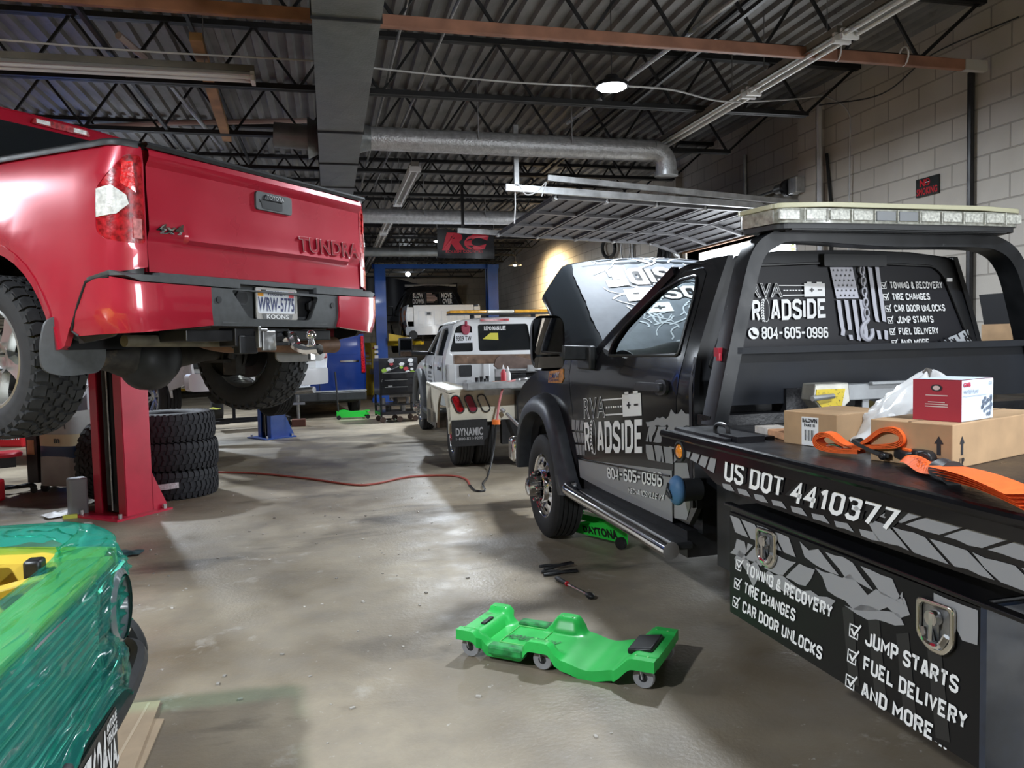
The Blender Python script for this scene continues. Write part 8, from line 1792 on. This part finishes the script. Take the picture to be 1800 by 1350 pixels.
b = MB(); b.tube(spline([(-.17, -.88, .45), (.02, -.8, .45), (.08, -.5, .45), (.085, 0, .45), (.08, .5, .45), (.02, .8, .45), (-.17, .88, .45)], 6), .03, 8); C(b, 'rubber_strip', M_blackplastic, bm)
b = MB(); b.box(.07, .14, -.27, -.19, .3, .58); b.build('overrider', M_blackplastic, cc, bevel=.02)
b = MB(); b.tube(spline([(-.12, .9, .54), (-.02, .89, .5), (.02, .86, .4), (-.08, .88, .35)], 5), .03, 8); C(b, 'bumper_end', M_blackplastic)
pf = lambda a, z, o: (.124 + o, a, z + .1)
b = MB(); b.sheet(fillet([(-.14, .27), (.17, .27), (.17, .43), (-.14, .43)], .01), pf, grid=0, thick=.004); pt_ = C(b, 'licence_plate', M_black, smooth=0)
b = MB(); b.text('77624', ((-.13, .41), (.065, .41), (.065, .285), (-.13, .285)), pf, .002, .03); b.text('ANTIQUE', ((.075, .42), (.165, .42), (.165, .395), (.075, .395)), pf, .002, .04); b.text('VEHICLE', ((.075, .39), (.165, .39), (.165, .365), (.075, .365)), pf, .002, .04); b.text('VA.', ((.075, .355), (.165, .355), (.165, .285), (.075, .285)), pf, .002, .04); b.build('plate_lettering', M_white, pt_, smooth=0)
b = MB(); b.box(-4.45, -.05, -.75, .75, .2, .3); b.box(-4.4, -1.6, -.76, .76, .3, .85); b.grid(lambda u, v: (-1.7 - .6 * u, (2 * v - 1) * (.72 - .1 * u), .88 + .45 * u), 3, 4); b.grid(lambda u, v: (-2.3 - 1.4 * u, (2 * v - 1) * .62, 1.33 + .03 * math.sin(PI * u)), 4, 4); b.grid(lambda u, v: (-3.7 - .6 * u, (2 * v - 1) * (.62 + .1 * u), 1.33 - .45 * u), 3, 4); C(b, 'body_shell', M_yc, smooth=40)
kc = proto_wheel(tyre=(tyre_mesh(.3, .18, .19, 'rib'), M_rubber), rim=(spoke_rim(.19, .18, 8), M_galv))
for x in (-.85, -3.5):
    for s in (1, -1): place_wheel(cc, (x, s * .74, .3), s < 0, kc)
# green stretch film over the front
m = bpy.data.materials.new('green_stretch_film'); m.use_nodes = True; nt = m.node_tree; pb = nt.nodes['Principled BSDF']
pb.inputs['Base Color'].default_value = (.04, .4, .34, 1); pb.inputs['Roughness'].default_value = .16; pb.inputs['Coat Weight'].default_value = 1
tr = nt.nodes.new('ShaderNodeBsdfTransparent'); tr.inputs['Color'].default_value = (.38, .88, .72, 1); mx = nt.nodes.new('ShaderNodeMixShader'); mx.inputs['Fac'].default_value = .3
nt.links.new(tr.outputs[0], mx.inputs[1]); nt.links.new(pb.outputs[0], mx.inputs[2]); nt.links.new(mx.outputs[0], nt.nodes['Material Output'].inputs['Surface'])
path = [(0.0, -1.0), (.0, -.5), (.0, 0), (.0, .5), (-.01, .72), (-.05, .82), (-.14, .86), (-.4, .87), (-.8, .87), (-1.3, .87), (-1.8, .87)]
pth = spline([(p[0], p[1], 0) for p in path], 14)
def film(u, v):
    k = u * (len(pth) - 1); i = min(int(k), len(pth) - 2); t_ = k - i; t_ = t_ * t_ * (3 - 2 * t_); p = pth[i].lerp(pth[i + 1], k - i)
    d0 = (pth[min(i + 1, len(pth) - 1)] - pth[max(i - 1, 0)]).normalized(); d1 = (pth[min(i + 2, len(pth) - 1)] - pth[i]).normalized(); d = d0.lerp(d1, k - i).normalized(); n = Vector((d.y, -d.x, 0))
    s = 0 if u < .42 else min(1, (u - .42) / .2)                   # 0 along the front, 1 along the flank
    s2 = min(1, max(0, (u - .24) / .1)); pw = math.exp(-((u - .2) / .06) ** 4)
    q = np.interp(v, [0, .18, .3, .42, .7, .85, 1], [-.17, -.1, -.01, .03, .05 - .03 * s2, .115 - .085 * s2, .135 - .115 * s2]); z = np.interp(v, [0, .18, .3, .42, .7, .85, 1], [.805 + .045 * s, .82 + .065 * s, .82 + .065 * s, .75, .62, .54 + .06 * pw, .39 + .19 * pw + .15 * s2])
    w = .009 * mnoise.noise(Vector((u * 5, v * 9, 1))) + .009 * mnoise.noise(Vector((u * 3 + v * 2, v * 26, 4)))
    rdg = abs(mnoise.noise(Vector((u * 3 + v * 1.2, v * 12 - u * 4, 9)))); w += .016 * (1 - min(1, rdg * 7))
    rdg = abs(mnoise.noise(Vector((u * 11, v * 3 + u * 3, 3)))); w += .008 * (1 - min(1, rdg * 7))
    c = math.exp(-((u - .5) / .05) ** 2) * math.sin(PI * min(1, v * 1.1)) * .02      # slack at the corner
    return (float(p.x + n.x * (q + w + c)), float(p.y + n.y * (q + w + c)), float(z + .8 * w * max(0, 1 - v * 2.5) + .004))
b = MB(); b.grid(film, 260, 90); fm = b.build('plastic_film', m, smooth=180, recalc=False); fm.location = (-.745, 2.12, 0); fm.scale = (1.06, 1.06, 1.06); tag(fm, 'wrinkled green stretch film wrapped round the yellow car front', 'plastic film')
# flattened cardboard on the floor beneath the plate
for i, (pts_, lb) in enumerate((([(282, 1232), (190, 1240), (120, 1380), (225, 1380)], 'flattened cardboard sheet on the floor by the licence plate, upper piece'), ([(288, 1264), (240, 1264), (190, 1390), (245, 1365)], 'second flattened cardboard strip, under the first sheet'))):
    P = [at_z(u, v, .012 - .008 * i) for u, v in pts_]; c0 = P[0]
    b = MB(); b.sheet([(p[0] - c0[0], p[1] - c0[1]) for p in P], lambda a, c, o: (a, c, o), grid=0, thick=.005); cs = b.build('cardboard_sheet', mat('pale_cardboard', (.5, .38, .26), .85, noise=(8, .1)), smooth=0); cs.location = (c0[0], c0[1], .014 - .008 * i); tag(cs, lb, 'cardboard', 'flattened cardboard on the floor')
    if i == 0:
        q0, q1 = at_z(262, 1235, .015), at_z(180, 1380, .015); b = MB(); b.bar((q0[0] - c0[0], q0[1] - c0[1], .001), (q1[0] - c0[0], q1[1] - c0[1], .001), .012, .002); b.build('fold_line', mat('cardboard_fold', (.62, .5, .36), .8), cs, smooth=0)
